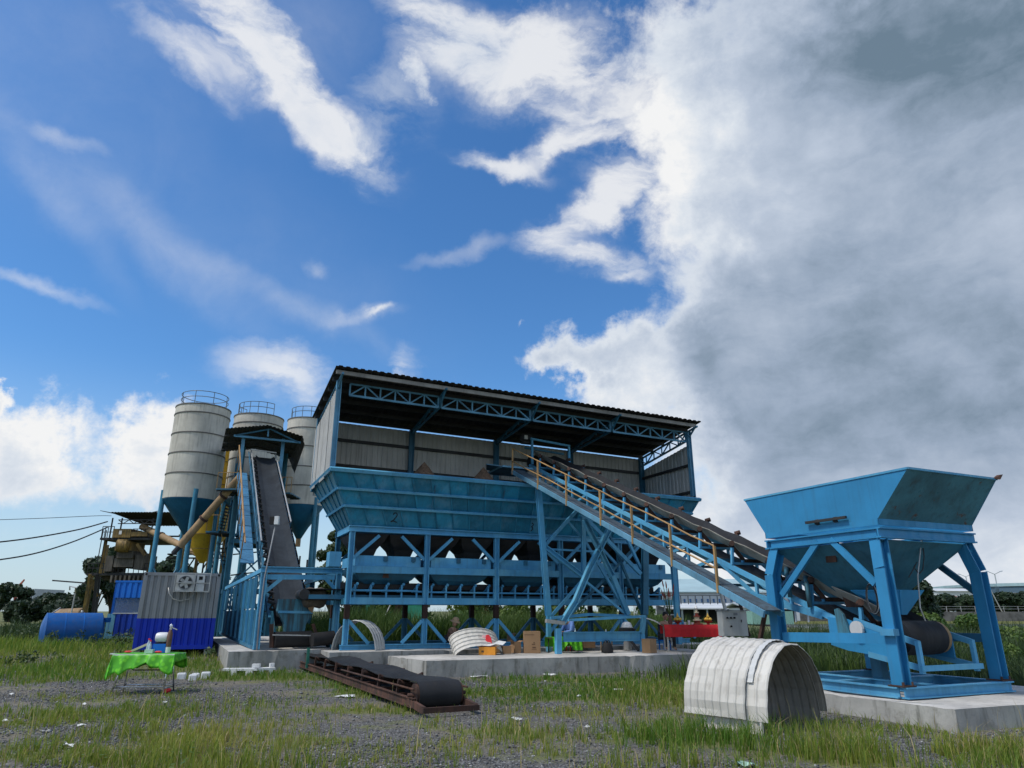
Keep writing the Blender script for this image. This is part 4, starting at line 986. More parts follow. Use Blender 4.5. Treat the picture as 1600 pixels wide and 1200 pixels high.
# ================================================================== loading hopper at the tail of the conveyor
def build_loading_hopper():
    r = thing('loading_hopper', 'big blue flared loading hopper on four kinked legs over conveyor tail', 'hopper', P(6.9, -11.8, .285))
    u0, u1, w0, w1 = 5.76, 8.12, -13.02, -10.62
    # base frame of channels
    zb = .29
    for a, b in (((u0-.1, w0-.1), (u1+.1, w0-.1)), ((u0-.1, w1+.1), (u1+.1, w1+.1))): MB().ibeam(P(*a, zb+.085), P(*b, zb+.085), .13, .16, .02).build('base_channel', 'blue_beam', r)
    for a, b in (((u0-.1, w0-.02), (u0-.1, w1+.02)), ((u1+.1, w0-.02), (u1+.1, w1+.02)), ((6.6, w0-.02), (6.6, w1+.02))): MB().ibeam(P(*a, zb+.085), P(*b, zb+.085), .11, .155, .02).build('base_channel', 'blue_beam', r)
    MB().ibeam(P(u0, -11.8, zb+.083), P(u1, -11.8, zb+.083), .1, .15, .02).build('base_channel', 'blue_beam', r)
    for (u, w, su, sw) in ((u0, w0, 1, 1), (u1, w0, -1, 1), (u0, w1, 1, -1), (u1, w1, -1, -1)):
        k = P(u, w, 2.2); t = P(u+su*.11, w+sw*.09, 2.68)
        leg = MB().ibeam(P(u, w, zb+.19), k, .20, .20, .022, Uv).ibeam(k-Vector((0, 0, .005)), t, .20, .20, .022, Uv).build('leg', 'blue_hopper', r)
        MB().box(P(u, w, zb+.178), (.28, .28, .02), (Uv, Wv, Zv)).build('foot_plate', 'rust_steel', leg)
        for e in (-.1, .1): MB().lathe(P(u+e, w-.10, zb+.188), [(.02, 0), (.02, .05)], 6).build('bolt', 'rust_steel', leg)
    # upper frame
    f0, f1, g0, g1 = u0+.03, u1-.03, w0-.03, w1+.03
    for w in (g0, g1): ibar(r, 'top_frame', 'blue_hopper', P(f0-.06, w, 2.77), P(f1+.06, w, 2.77), .10, .17, .025)
    for u in (f0, f1): ibar(r, 'top_frame', 'blue_hopper', P(u, g0+.06, 2.77), P(u, g1-.06, 2.77), .10, .168, .025)
    # braces
    bar(r, 'brace', 'blue_hopper', at_u(1278, 846, u0+.02), at_u(1222, 930, u0+.02), .05, .11)
    bar(r, 'brace', 'blue_hopper', at_u(1298, 843, u0+.02), at_u(1368, 912, u0+.02), .05, .11)
    bar(r, 'brace', 'blue_dark', P(u1, w0+.1, 1.86), P(u1, w0+1.05, 2.66), .06, .11); bar(r, 'brace', 'blue_dark', P(u1, w1-.1, 1.86), P(u1, w1-1.05, 2.66), .06, .11)
    bar(r, 'brace', 'blue_dark', P(u0+.1, w1, 1.86), P(u0+1.05, w1, 2.66), .06, .11); bar(r, 'brace', 'blue_dark', P(u1-.1, w1, 1.86), P(u1-1.05, w1, 2.66), .06, .11)
    bar(r, 'tie', 'blue_hopper', P(u0, w0+.11, 1.14), P(u0, w1-.11, 1.10), .07, .16)
    bar(r, 'tie', 'blue_dark', P(u1, w0+.11, 1.12), P(u1, w1-.11, 1.10), .07, .14)
    MB().box(at_u(1390, 990, u0-.13)+Vector((0, 0, .02)), (.12, .24, .10), (Uv, Wv, Zv)).build('leg_bracket', 'blue_beam', r)
    # upper box: upright ends, flared long sides
    zl, zm = 2.89, 3.70
    A = lambda u, w, z: P(u, w, z)
    lo = [(f0-.04, g0-.03), (f1+.04, g0-.03), (f1+.04, g1+.03), (f0-.04, g1+.03)]
    hi = [(u0-.02, -13.76), (7.96, -13.76), (8.14, -10.10), (u0-.02, -10.10)]
    zs = [zm, zm-.01, zm+.03, zm]
    L = [A(*p, zl) for p in lo]; H = [A(*p, z) for p, z in zip(hi, zs)]; Mi = [a+Vector((0, 0, .10)) for a in L]
    for i in range(4):
        j = (i+1) % 4
        n = (L[j]-L[i]).cross(Zv).normalized()
        sk = MB().plate([L[i], L[j], Mi[j], Mi[i]], .02, -n).build('lower_skirt', 'blue_hopper', r)
        nn = (Mi[j]-Mi[i]).cross(H[i]-Mi[i]).normalized()
        pnl = MB().plate([Mi[i], Mi[j], H[j], H[i]], .02, -nn).build('hopper_panel', 'blue_shade_stained' if i == 0 else 'blue_hopper', r)
        bar(r, 'rim_bar', 'blue_beam', H[i], H[j], .03, .035)
    MB().plate([A(7.85, -13.75, zm-.01), A(7.98, -13.79, zm-.02), A(8.06, -13.80, zm+.07), A(7.98, -13.76, zm+.06)], .02, -Wv).build('bent_corner', 'rust_steel', r)
    a, b = at_u(1259, 817, u0-.07), at_u(1322, 808, u0-.07)
    bar(r, 'lifting_bar', 'dark_steel', a, b, .04, .045)
    for f in (.25, .7): bar(r, 'lug', 'dark_steel', a.lerp(b, f)+Uv*.02, a.lerp(b, f)+Uv*.09-Vector((0, 0, .03)), .07, .08)
    # cone below
    top = [A(*p, 2.66) for p in ((f0+.06, g0+.06), (f1-.06, g0+.06), (f1-.06, g1-.06), (f0+.06, g1-.06))]
    mid = [A(*p, 1.82) for p in ((6.56, -12.15), (7.3, -12.15), (7.3, -11.45), (6.56, -11.45))]
    bot = [A(*p, 1.62) for p in ((6.58, -12.1), (7.28, -12.1), (7.28, -11.5), (6.58, -11.5))]
    for i in range(4):
        j = (i+1) % 4
        n = (mid[j]-mid[i]).cross(top[i]-mid[i]).normalized()
        MB().plate([mid[i], mid[j], top[j], top[i]], .02, -n).build('cone_panel', 'blue_cone', r)
        n = (bot[j]-bot[i]).cross(mid[i]-bot[i]).normalized()
        MB().plate([bot[i], bot[j], mid[j], mid[i]], .02, -n).build('gate_plate', 'rust_steel', r)
    s = top[3].lerp(top[0], .5).lerp(mid[0].lerp(mid[3], .5), .25)
    MB().box(s-Uv*.02+Vector((0, 0, -.01)), (.02, .22, .13), (Uv, Wv, Zv)).build('sticker', 'rust_steel', r)
    # hanging leads
    p = at_u(1362, 935, u0+.12); n = 22
    for k in range(3):
        c = [p+Wv*(.10+.01*k)*math.cos(6.283*i/n+k)+Vector((0, 0, 1))*(.22+.015*k)*math.sin(6.283*i/n+k)+Uv*(.02*k) for i in range(n+1)]
        MB().path(c, .012, 5).build('cable_coil', 'galv' if k == 1 else 'cable', r)
    q = [at_w(x, y, -12.9) for x, y in ((1441, 842), (1444, 870), (1442, 890), (1436, 897), (1428, 886), (1433, 878), (1428, 888), (1420, 902))]
    MB().path(q, .010, 5).build('loose_lead', 'cable', r)
    MB().path([at_w(1440, 842, -12.9), at_w(1434, 900, -12.9), at_w(1438, 950, -12.9), at_w(1446, 970, -12.9)], .012, 5).build('loose_lead', 'galv', r)
paint('blue_cone', (.035, .155, .225), rust=.15, rough=.5, var=.2, dirt=.35, dirtcol=(.06, .06, .055))
paint('blue_shade_stained', (.05, .20, .27), rust=.6, rough=.35, var=.3, dirt=.55, dirtcol=(.06, .05, .04), scale=.8)  # overhanging near face: its shade painted in as darker blue, plus rust and stains
build_loading_hopper()

# ================================================================== mixing plant on the left
def boxpx(mb, x0, y0, x1, y1, t, d):
    """upright box that spans a picture rectangle when it stands at depth t; d is its thickness behind"""
    xm, ym = (x0+x1)/2, (y0+y1)/2
    c = at_t(xm, ym, t); top = at_t(xm, y0, t); bot = at_t(xm, y1, t)
    h = top.z-bot.z; w = (x1-x0)/F*t
    return mb.box(Vector((c.x, c.y+d/2, (top.z+bot.z)/2)), (w, d, h))
def vz(p, z): return Vector((p.x, p.y, z))
def build_ribbed_frame():
    r = thing('ribbed_frame', 'blue steel portal with ribbed side wall round foot of steep conveyor', 'frame', P(-1.2, 1.2, .52))
    zb = .525
    L0, R0 = -2.34, -.10
    ibar(r, 'post', 'blue_beam', P(L0, 1, zb), P(L0, 1, 2.62), .17, .17, .03, Uv); ibar(r, 'post', 'blue_beam', P(R0-.1, .9, zb), P(R0-.1, .9, 2.62), .19, .17, .03, Uv)
    ibar(r, 'top_beam', 'blue_beam', P(L0-.1, 1, 2.71), P(R0, .92, 2.71), .17, .17, .03)
    bar(r, 'lower_beam', 'blue_beam', P(L0+.1, 1.0, 2.50), P(R0-.22, .92, 2.52), .08, .14)
    bar(r, 'knee', 'blue_beam', at_w(415, 924, .97), at_w(446, 899, .97), .07, .10); bar(r, 'knee', 'blue_beam', at_w(504, 899, .92), at_w(528, 925, .92), .07, .10)
    g = lambda f, h: P(-2.36-.44*f, 1.1+10.4*f, (zb+.03)*(1-h)*(1-f)+(.71*f)*(1-h)+h*(2.64*(1-f)+2.40*f))
    n = 8
    bar(r, 'wall_rail', 'blue_beam', g(0, 1)+Vector((0, 0, .06)), g(1, 1)+Vector((0, 0, .06)), .10, .12); bar(r, 'wall_rail', 'blue_dark', g(0, 0), g(1, 0), .10, .10)
    for k in range(n):
        a, b = (k/n)**1.12, ((k+1)/n)**1.12
        for h0, h1 in ((.03, .5), (.52, .98)):
            if random.random() < .13 and h0 > .1: continue
            MB().plate([g(a, h0), g(b, h0), g(b, h1), g(a, h1)], .02, Uv).build('wall_panel', 'blue_dark', r)
    for k in range(1, n+1):
        a = (k/n)**1.12; bar(r, 'wall_rib', 'blue_beam', g(a, .02)-Uv*.05, g(a, .98)-Uv*.05, .04, .07, Uv)
    ibar(r, 'rear_post', 'blue_dark', P(.0, 7, zb), P(0., 7, 2.6), .17, .17); bar(r, 'rear_beam', 'blue_dark', P(-.1, 1.1, 2.68), P(-.05, 9, 2.6), .1, .12)
    bar(r, 'rear_beam', 'blue_dark', P(-.3, 3.2, 1.9), P(.3, 3.2, 1.9), .1, .3)
build_ribbed_frame()

B0, B1 = at_w(455, 962, 2.0), at_t(413.5, 717, 36.5)
BD = (B1-B0).normalized(); BN = Uv.cross(BD).normalized(); BN = BN if BN.z > 0 else -BN
def BP(f, s, n=0.): return B0.lerp(B1, f)+Uv*s+BN*n
def build_steep_conveyor():
    r = thing('steep_conveyor', 'steep black belt conveyor with orange handrail climbing to mixer tower', 'conveyor', vz(B0, .55))
    def run(name, mat, prof, f0, f1, n=20, t=.02):
        mb = MB(); vs = []; m = len(prof); ff = np.linspace(f0, f1, n)
        for o in (0, -t):
            for f in ff:
                for (s, h) in prof: vs.append(BP(f, s, h+o))
        fs = []; K = n*m
        for i in range(n-1):
            for j in range(m-1):
                fs.append((i*m+j, i*m+j+1, (i+1)*m+j+1, (i+1)*m+j)); fs.append((K+i*m+j, K+(i+1)*m+j, K+(i+1)*m+j+1, K+i*m+j+1))
            for j in (0, m-1): fs.append((i*m+j, (i+1)*m+j, K+(i+1)*m+j, K+i*m+j))
        return mb.add(vs, fs).build(name, mat, r)
    run('belt', 'belt_dusty', [(-.47, .17), (-.25, .02), (-.12, 0), (.12, 0), (.25, .02), (.47, .17)], -.02, 1.0)
    run('return_belt', 'rubber', [(-.42, -.32), (.42, -.32)], 0, 1, 4)
    for s in (-.62, .56): bar(r, 'stringer', 'blue_dark', BP(0, s, -.15), BP(1, s, -.15), .08, .2, BN)
    for s, f0, f1 in ((-.72, .28, 1.0), (.52, .42, 1.0)): MB().path([BP(f, s, .42 if s < 0 else .30) for f in np.linspace(f0, f1, 5)], .030, 6).build('side_rail', 'galv', r)
    for s, f0, f1 in ((-.72, .28, 1.0), (.52, .42, 1.0)):
        for f in np.linspace(f0, f1, 9): bar(r, 'rail_post', 'blue_dark', BP(f, s, -.2), BP(f, s, .40 if s < 0 else .28), .03, .03)
    base = None
    for k in range(24):
        f = .03+.04*k
        if base is None:
            mb = MB().beam(BP(f, -.60, -.08), BP(f, -.50, .20), .05, .06, BD).beam(BP(f, .60, -.08), BP(f, .50, .20), .05, .06, BD).beam(BP(f, -.6, -.06), BP(f, .6, -.06), .06, .05, BD)
            base = mb.build('idler_frame', 'dark_steel', r); f0 = f
            rol = MB().tube(BP(f, -.68, .22), BP(f, -.47, .14), .05, 8).build('roller', 'dark_steel', base)
        else:
            d = (B1-B0)*(f-f0); o = base.copy(); COL.objects.link(o); o.location = d; q = rol.copy(); COL.objects.link(q); q.parent = o
    for k in range(9):
        a, b = .25+.07*k, .25+.07*(k+1)-.003
        MB().plate([BP(a, -1.36, -.2), BP(b, -1.36, -.2), BP(b, -.90, -.2), BP(a, -.90, -.2)], .04, -BN).build('walkway_plate', 'walkblue', r)
    for s, mt in ((-1.36, 'orange_rail'), (-1.28, 'orange_rail')):
        MB().path([BP(f, s, .75 if s < -1.3 else .4) for f in np.linspace(.27, .97, 6)], .03, 6).build('handrail', mt, r)
    for f in np.linspace(.27, .97, 8): bar(r, 'handrail_post', 'orange_rail', BP(f, -1.36, -.2), BP(f, -1.36, .75), .04, .04)
    MB().path([BP(f, -.86, .45) for f in np.linspace(.27, .97, 6)], .028, 6).build('inner_rail', 'blue_dark', r)
    for k in range(12):
        f = .1+.075*k; bar(r, 'web', 'blue_dark', BP(f, -.62, -.2), BP(f+.04, -.62, -.75), .05, .05); bar(r, 'web', 'blue_dark', BP(f+.04, -.62, -.75), BP(f+.075, -.62, -.2), .05, .05)
    for s in (-.62, .56): bar(r, 'lower_chord', 'blue_dark', BP(.1, s, -.75), BP(1, s, -.75), .07, .08)
    MB().tube(BP(1.0, -.5, -.15), BP(1.0, .5, -.15), .2, 16).build('head_drum', 'rubber', r)
    bar(r, 'head_bar', 'galv', BP(1.0, -.75, .45), BP(1.0, .55, .38), .06, .06)
    # chute and drums at the foot
    w = 1.35
    pts = [(437, 936), (486, 936), (489, 958), (478, 976), (476, 988), (445, 988), (444, 975), (434, 955)]
    bx = [at_w(x, y, w) for x, y in pts]
    ch = MB().plate([bx[0], bx[1], bx[2], bx[7]], .45, Wv).build('chute', 'blue_grimy', r)
    MB().plate([bx[7], bx[2], bx[3], bx[4], bx[5], bx[6]], .42, Wv).build('chute_spout', 'blue_grimy', r)
    bar(r, 'chute_lip', 'blue_beam', at_w(435, 956, w-.03), at_w(489, 957, w-.03), .04, .07)
    smooth_by_angle(MB().tube(at_w(428, 1000, .95), at_w(486, 998, 1.1), .22, 20).build('tail_drum', 'black', r))
    smooth_by_angle(MB().tube(at_w(487, 1000, .6), at_w(521, 996, .72), .19, 18).build('loose_drum', 'black', r))
    bar(r, 'drum_guard', 'rust_steel', at_w(424, 975, .95), at_w(424, 1012, .95), .10, .15); bar(r, 'drum_guard', 'rust_steel', at_w(489, 975, 1.2), at_w(497, 1000, 1.2), .08, .12)
    bar(r, 'scraper_bar', 'galv', at_w(426, 992, .62), at_w(486, 993, .7), .03, .03)
    return r
paint('walkblue', (.055, .19, .33), rust=.2, rough=.55, var=.2, dirt=.55, dirtcol=(.05, .06, .07))
build_steep_conveyor()
def covered_motor():
    c = at_w(491, 934, 1.2); mb = MB().lathe(c-Uv*.32, [(.16, -.02), (.26, .03), (.30, .15), (.27, .32), (.31, .5), (.26, .62), (.14, .68)], 14, Uv)
    o = mb.build('covered_motor', 'sack', None, loc=c-Vector((0, 0, .25))); smooth_by_angle(o, 60); tag(o, 'rounded motor wrapped in dirty brown sacking beside the chute', 'motor')
    o2 = MB().plate([at_w(478, 942, 1.1), at_w(492, 946, 1.1), at_w(488, 958, 1.1), at_w(483, 953, 1.1)], .05, Wv).build('wrap_flap', 'card', None); o2.parent = o; o2.location = -o.location
paint('sack', (.12, .10, .08), rust=.5, rough=.9, var=.4, dirt=.6, scale=2, bump=.6)
covered_motor()

# --- silos
def build_silo(px, py, t, rpx, rows, cone_y, leg_phi, label, rail=(0, 360), ntop=0.):
    c = at_t(px, py, t); R = rpx/F*t
    zz = lambda y: CAM.z+((c-CAM).y)*(ray(px, y).z/ray(px, y).y)*1.0
    zs = [at_y(px, y, c.y).z for y in rows]          # from the foot of the shell to its top
    r = thing('silo', label, 'silo', vz(c, 0), 'grey cement silos'); b = vz(c, 0)
    for i in range(len(zs)-1):
        o = MB().lathe(b, [(R, zs[i]+.02), (R, zs[i+1]-.02)], 40, None, False)
        o = o.build('shell_ring', 'silo_grey', r); smooth_by_angle(o)
        smooth_by_angle(MB().lathe(b, [(R-.02, zs[i+1]-.03), (R+.035, zs[i+1]-.03), (R+.035, zs[i+1]+.03), (R-.02, zs[i+1]+.03)], 40, None, False).build('hoop', 'silo_ring', o))
    top = zs[-1]
    smooth_by_angle(MB().lathe(b, [(R, top), (R*.5, top+.22), (.15, top+.3), (.01, top+.3)], 32, None, False).build('silo_roof', 'silo_grey', r))
    zc = at_y(px, cone_y, c.y).z; z0 = zs[0]
    smooth_by_angle(MB().lathe(b, [(.13, zc), (.17, zc+.02), (R*.42, z0-(z0-zc)*.62), (R*.45, z0-(z0-zc)*.60), (R*.985, z0-.03), (R*.985, z0+.03)], 36, None, True).build('cone', 'silo_cone', r))
    MB().lathe(b, [(.16, zc-.5), (.16, zc)], 12).build('outlet_pipe', 'tan_pipe', r)
    for k in range(4):
        a = math.radians(leg_phi+90*k); p = b+Vector((math.cos(a), math.sin(a), 0))*(R*.97)
        lg = MB().tube(vz(p, .0), vz(p, z0+.5), .135, 12).build('leg', 'silo_leg', r); smooth_by_angle(lg)
        a2 = math.radians(leg_phi+90*(k+1)); p2 = b+Vector((math.cos(a2), math.sin(a2), 0))*(R*.97)
        bar(r, 'leg_brace', 'blue_dark', vz(p, .9), vz(p2, 4.0), .07, .07); bar(r, 'leg_brace', 'blue_dark', vz(p2, .9), vz(p, 4.0), .07, .07)
    h = .78; a0, a1 = rail
    ring = lambda z, rr: [b+Vector((math.cos(math.radians(x))*rr, math.sin(math.radians(x))*rr, z)) for x in np.linspace(a0, a1, 25)]
    for z in (.45, h): MB().path(ring(top+.05+z, R*.86), .022, 5, False).build('guard_rail', 'silo_rail', r)
    for x in np.linspace(a0, a1, 9)[:(8 if a1-a0 >= 360 else 9)]:
        p = b+Vector((math.cos(math.radians(x))*R*.86, math.sin(math.radians(x))*R*.86, 0)); bar(r, 'guard_post', 'silo_rail', vz(p, top), vz(p, top+.05+h), .035, .035)
    return r, b, R, top
def at_y(x, y, Y): q = ray(x, y); return CAM+q*(Y/q.y)
paint('silo_leg', (.055, .235, .35), rust=.12, rough=.45, var=.2, dirt=.45, dirtcol=(.05, .08, .09))
paint('silo_rail', (.14, .16, .17), rust=.2)
build_silo(298, 783, 40, 41.3, (783, 745, 714, 684, 653.5, 641), 836, 212, 'leftmost grey cement silo with five hoops and a blue cone')
build_silo(390, 783, 43.5, 38.0, (783, 750, 722, 695, 668, 655), 830, 205, 'middle grey cement silo half hidden behind the mixer tower roof', rail=(150, 330))
build_silo(471, 792, 46.5, 33.5, (792, 763, 734, 703, 675, 660), 842, 235, 'rightmost grey cement silo beside the bunker shed gable', rail=(180, 400))
def yellow_silo():
    c = at_t(324, 815, 45); R = 31/F*45; b = vz(c, 0)
    r = thing('yellow_silo', 'slim yellow cement silo glimpsed between the two left grey silos', 'silo', b)
    zs = [at_y(327, y, c.y).z for y in (838, 800, 760, 725, 690)]
    for i in range(4): smooth_by_angle(MB().lathe(b, [(R, zs[i]+.01), (R, zs[i+1]-.01)], 28, None, False).build('shell_ring', 'yellow_steel', r))
    for i in range(1, 4): smooth_by_angle(MB().lathe(b, [(R, zs[i]-.02), (R+.03, zs[i]-.02), (R+.03, zs[i]+.02), (R, zs[i]+.02)], 28, None, False).build('hoop', 'yellow_old', r))
    zc = at_y(327, 880, c.y).z
    smooth_by_angle(MB().lathe(b, [(.15, zc), (R*.99, zs[0]), (R*.99, zs[0]+.02)], 28).build('cone', 'yellow_steel', r))
    MB().lathe(b, [(.1, zs[-1]+.02), (R, zs[-1])][::-1], 28).build('silo_roof', 'yellow_steel', r)
    for k in range(4):
        a = math.radians(40+90*k); p = b+Vector((math.cos(a), math.sin(a), 0))*R*.95; bar(r, 'leg', 'yellow_old', vz(p, 0), vz(p, zs[0]+.3), .16, .16)
    for z in (zs[0]+.0, zs[0]-.9):
        MB().lathe(b, [(R+.25, z), (R+.28, z), (R+.28, z+.04), (R+.25, z+.04)], 20, None, False).build('gallery_rail', 'yellow_old', r)
yellow_silo()
def screw(name, label, a, b, rad):
    r = thing(name, label, 'screw conveyor', b); d = (b-a).normalized()
    smooth_by_angle(MB().tube(a, b, rad, 16).build('casing', 'tan_pipe', r))
    for f in (.3, .62): p = a.lerp(b, f); smooth_by_angle(MB().tube(p-d*.06, p+d*.06, rad*1.25, 16).build('flange', 'rust_steel', r))
    MB().tube(b, b+d*.5, rad*.7, 12).build('end_motor', 'dark_steel', r)
    return r
screw('screw_conveyor', 'tan screw conveyor pipe slanting down across the leftmost silo leg', at_t(378, 742, 37.4), at_t(281, 853, 36.8), .20)
screw('screw_conveyor', 'rusty tan screw conveyor pipe leading from old yellow mixer behind the silo', at_t(222, 823, 53), at_t(330, 875, 48), .24)

# --- mixer tower
def build_tower():
    c1 = at_t(367, 800, 38.2); c1 = vz(c1, 0); r = thing('mixer_tower', 'blue mixer tower with dark sheet roof at head of steep conveyor', 'tower', c1)
    ztop = 9.9
    A = [c1, c1+Uv*2.35, c1+Wv*3.2, c1+Uv*2.35+Wv*3.2]
    for i, p in enumerate(A): ibar(r, 'column', 'silo_leg', vz(p, 0), vz(p, ztop+.5), .30, .30, .05, Uv)
    for z in (2.6, 5.2, 7.9):
        for a, b in ((0, 1), (0, 2), (1, 3), (2, 3)): bar(r, 'floor_beam', 'blue_dark', vz(A[a], z), vz(A[b], z), .16, .22)
    for (a, b) in ((0, 2), (1, 3), (0, 1)):
        for z0, z1 in ((2.7, 5.1), (5.3, 7.8), (.3, 2.5)): bar(r, 'cross_brace', 'blue_dark', vz(A[a], z0), vz(A[b], z1), .08, .08); bar(r, 'cross_brace', 'blue_dark', vz(A[b], z0), vz(A[a], z1), .08, .08)
    MB().box(c1+Uv*1.2+Wv*1.6+Zv*5.3, (2.2, 3.0, .12), (Uv, Wv, Zv)).build('mixer_floor', 'dark_steel', r)
    MB().box(c1+Uv*1.2+Wv*1.8+Zv*6.3, (1.7, 2.0, 1.7), (Uv, Wv, Zv)).build('mixer', 'blue_dark', r)
    MB().box(c1+Uv*1.9+Wv*2.4+Zv*8.8, (.8, 1.2, 1.5), (Uv, Wv, Zv)).build('head_chute', 'silo_cone', r)
    MB().lathe(c1+Uv*.55+Wv*1.0+Zv*8.9, [(.12, 0), (.22, .06), (.22, .5), (.12, .56)], 14, Uv).build('drive_motor', 'dark_steel', r)
    # side landings with rails
    for (x0, y0, x1, y1, t) in ((342, 766, 373, 784, 37.2), (326, 832, 358, 846, 37.6), (442, 772, 457, 779, 39)):
        a = at_t(x0, y0, t); b = at_t(x1, y0, t); z = a.z
        w = abs(b.x-a.x)
        pl = MB().box(vz((a+b)/2+Vector((0, .6, 0)), z), (w, 2.0, .07)).build('landing', 'blue_dark', r)
        for k in range(4): MB().beam(vz(a+Vector((0, -.3+.55*k, 0)), z-.07), vz(b+Vector((0, -.3+.55*k, 0)), z-.07), .06, .07).build('joist', 'dark_steel', pl)
        for k in range(3):
            p = vz(a.lerp(b, k/2)+Vector((0, -.35, 0)), z); bar(r, 'landing_post', 'orange_rail', p, p+Vector((0, 0, .9)), .04, .04)
        bar(r, 'landing_rail', 'orange_rail', vz(a+Vector((0, -.35, 0)), z+.9), vz(b+Vector((0, -.35, 0)), z+.9), .035, .035)
    for (xa, ya, xb, yb, t) in ((340, 832, 352, 786, 37.0), (352, 905, 340, 846, 37.3)):
        p, q = at_t(xa, ya, t), at_t(xb, yb, t)
        for o in (0, .7): bar(r, 'stair_stringer', 'blue_dark', p+Vector((0, o, 0)), q+Vector((0, o, 0)), .06, .18)
        for k in range(9): m_ = p.lerp(q, (k+.5)/9); MB().box(m_+Vector((0, .35, 0)), (.22, .62, .03)).build('stair_tread', 'dark_steel', r)
        bar(r, 'stair_rail', 'orange_rail', p+Vector((0, -.04, .9)), q+Vector((0, -.04, .9)), .035, .035)
    for k in range(7):
        z = 1.2+1.1*k; bar(r, 'pipe_run', 'dark_steel', vz(A[0], z)+Uv*.2+Wv*.3, vz(A[1], z+.35)+Wv*1.2, .07, .07)
        bar(r, 'strut', 'blue_dark', vz(A[0], z)+Wv*.2, vz(A[2], z+.6), .07, .07)
    # roof: shallow gable of dark corrugated sheets, right edge torn down
    FL, FM, FR = at_t(353, 669.5, 35.6), at_t(419, 664.5, 35.6), at_t(473, 682, 36.0)
    BL, BM, BR = at_t(345, 706, 41.0), at_t(400, 702, 41.0), at_t(452, 718, 41.4)
    for (a, b, c, d) in ((FL, FM, BL, BM), (FM, FR, BM, BR)):
        for k in range(3):
            f, g = k/3, (k+1)/3+.01
            MB().corr(a.lerp(b, f), a.lerp(b, g), c.lerp(d, f), c.lerp(d, g), .2, .03, .01).build('roof_sheet', 'roof_sheet', r)
    MB().corr(FR, FR+Vector((.1, .1, -.45)), BR, BR+Vector((.45, -.2, -.9)), .2, .02, .01).build('torn_flap', 'roof_sheet', r)
    dn = Vector((0, 0, -.28))
    bar(r, 'roof_beam', 'truss_blue', FL+dn+Vector((.3, .4, 0)), FR+dn+Vector((-.2, .4, .05)), .10, .10)
    bar(r, 'roof_web', 'blue_dark', FL+dn+Vector((.3, .4, 0)), FM+Vector((0, .4, -.1)), .07, .07); bar(r, 'roof_web', 'blue_dark', FR+dn+Vector((-.2, .4, 0)), FM+Vector((0, .4, -.1)), .07, .07)
    bar(r, 'roof_web', 'truss_blue', FM+Vector((-.1, .4, -.1)), FM+Vector((-.1, .4, -.5)), .07, .07)
    for (x, y, t, y2) in ((381, 682, 36.2, 735), (443, 686, 36.6, 740)):
        p, q = at_t(x, y, t), at_y(x-5, y2, at_t(x, y, t).y); bar(r, 'roof_post', 'truss_blue', p, vz(p, q.z), .16, .16)
    for f in (.2, .5, .8):
        bar(r, 'roof_purlin', 'dark_steel', FL.lerp(BL, f)-Vector((0, 0, .1)), FM.lerp(BM, f)-Vector((0, 0, .1)), .06, .08); bar(r, 'roof_purlin', 'dark_steel', FM.lerp(BM, f)-Vector((0, 0, .1)), FR.lerp(BR, f)-Vector((0, 0, .1)), .06, .08)
build_tower()

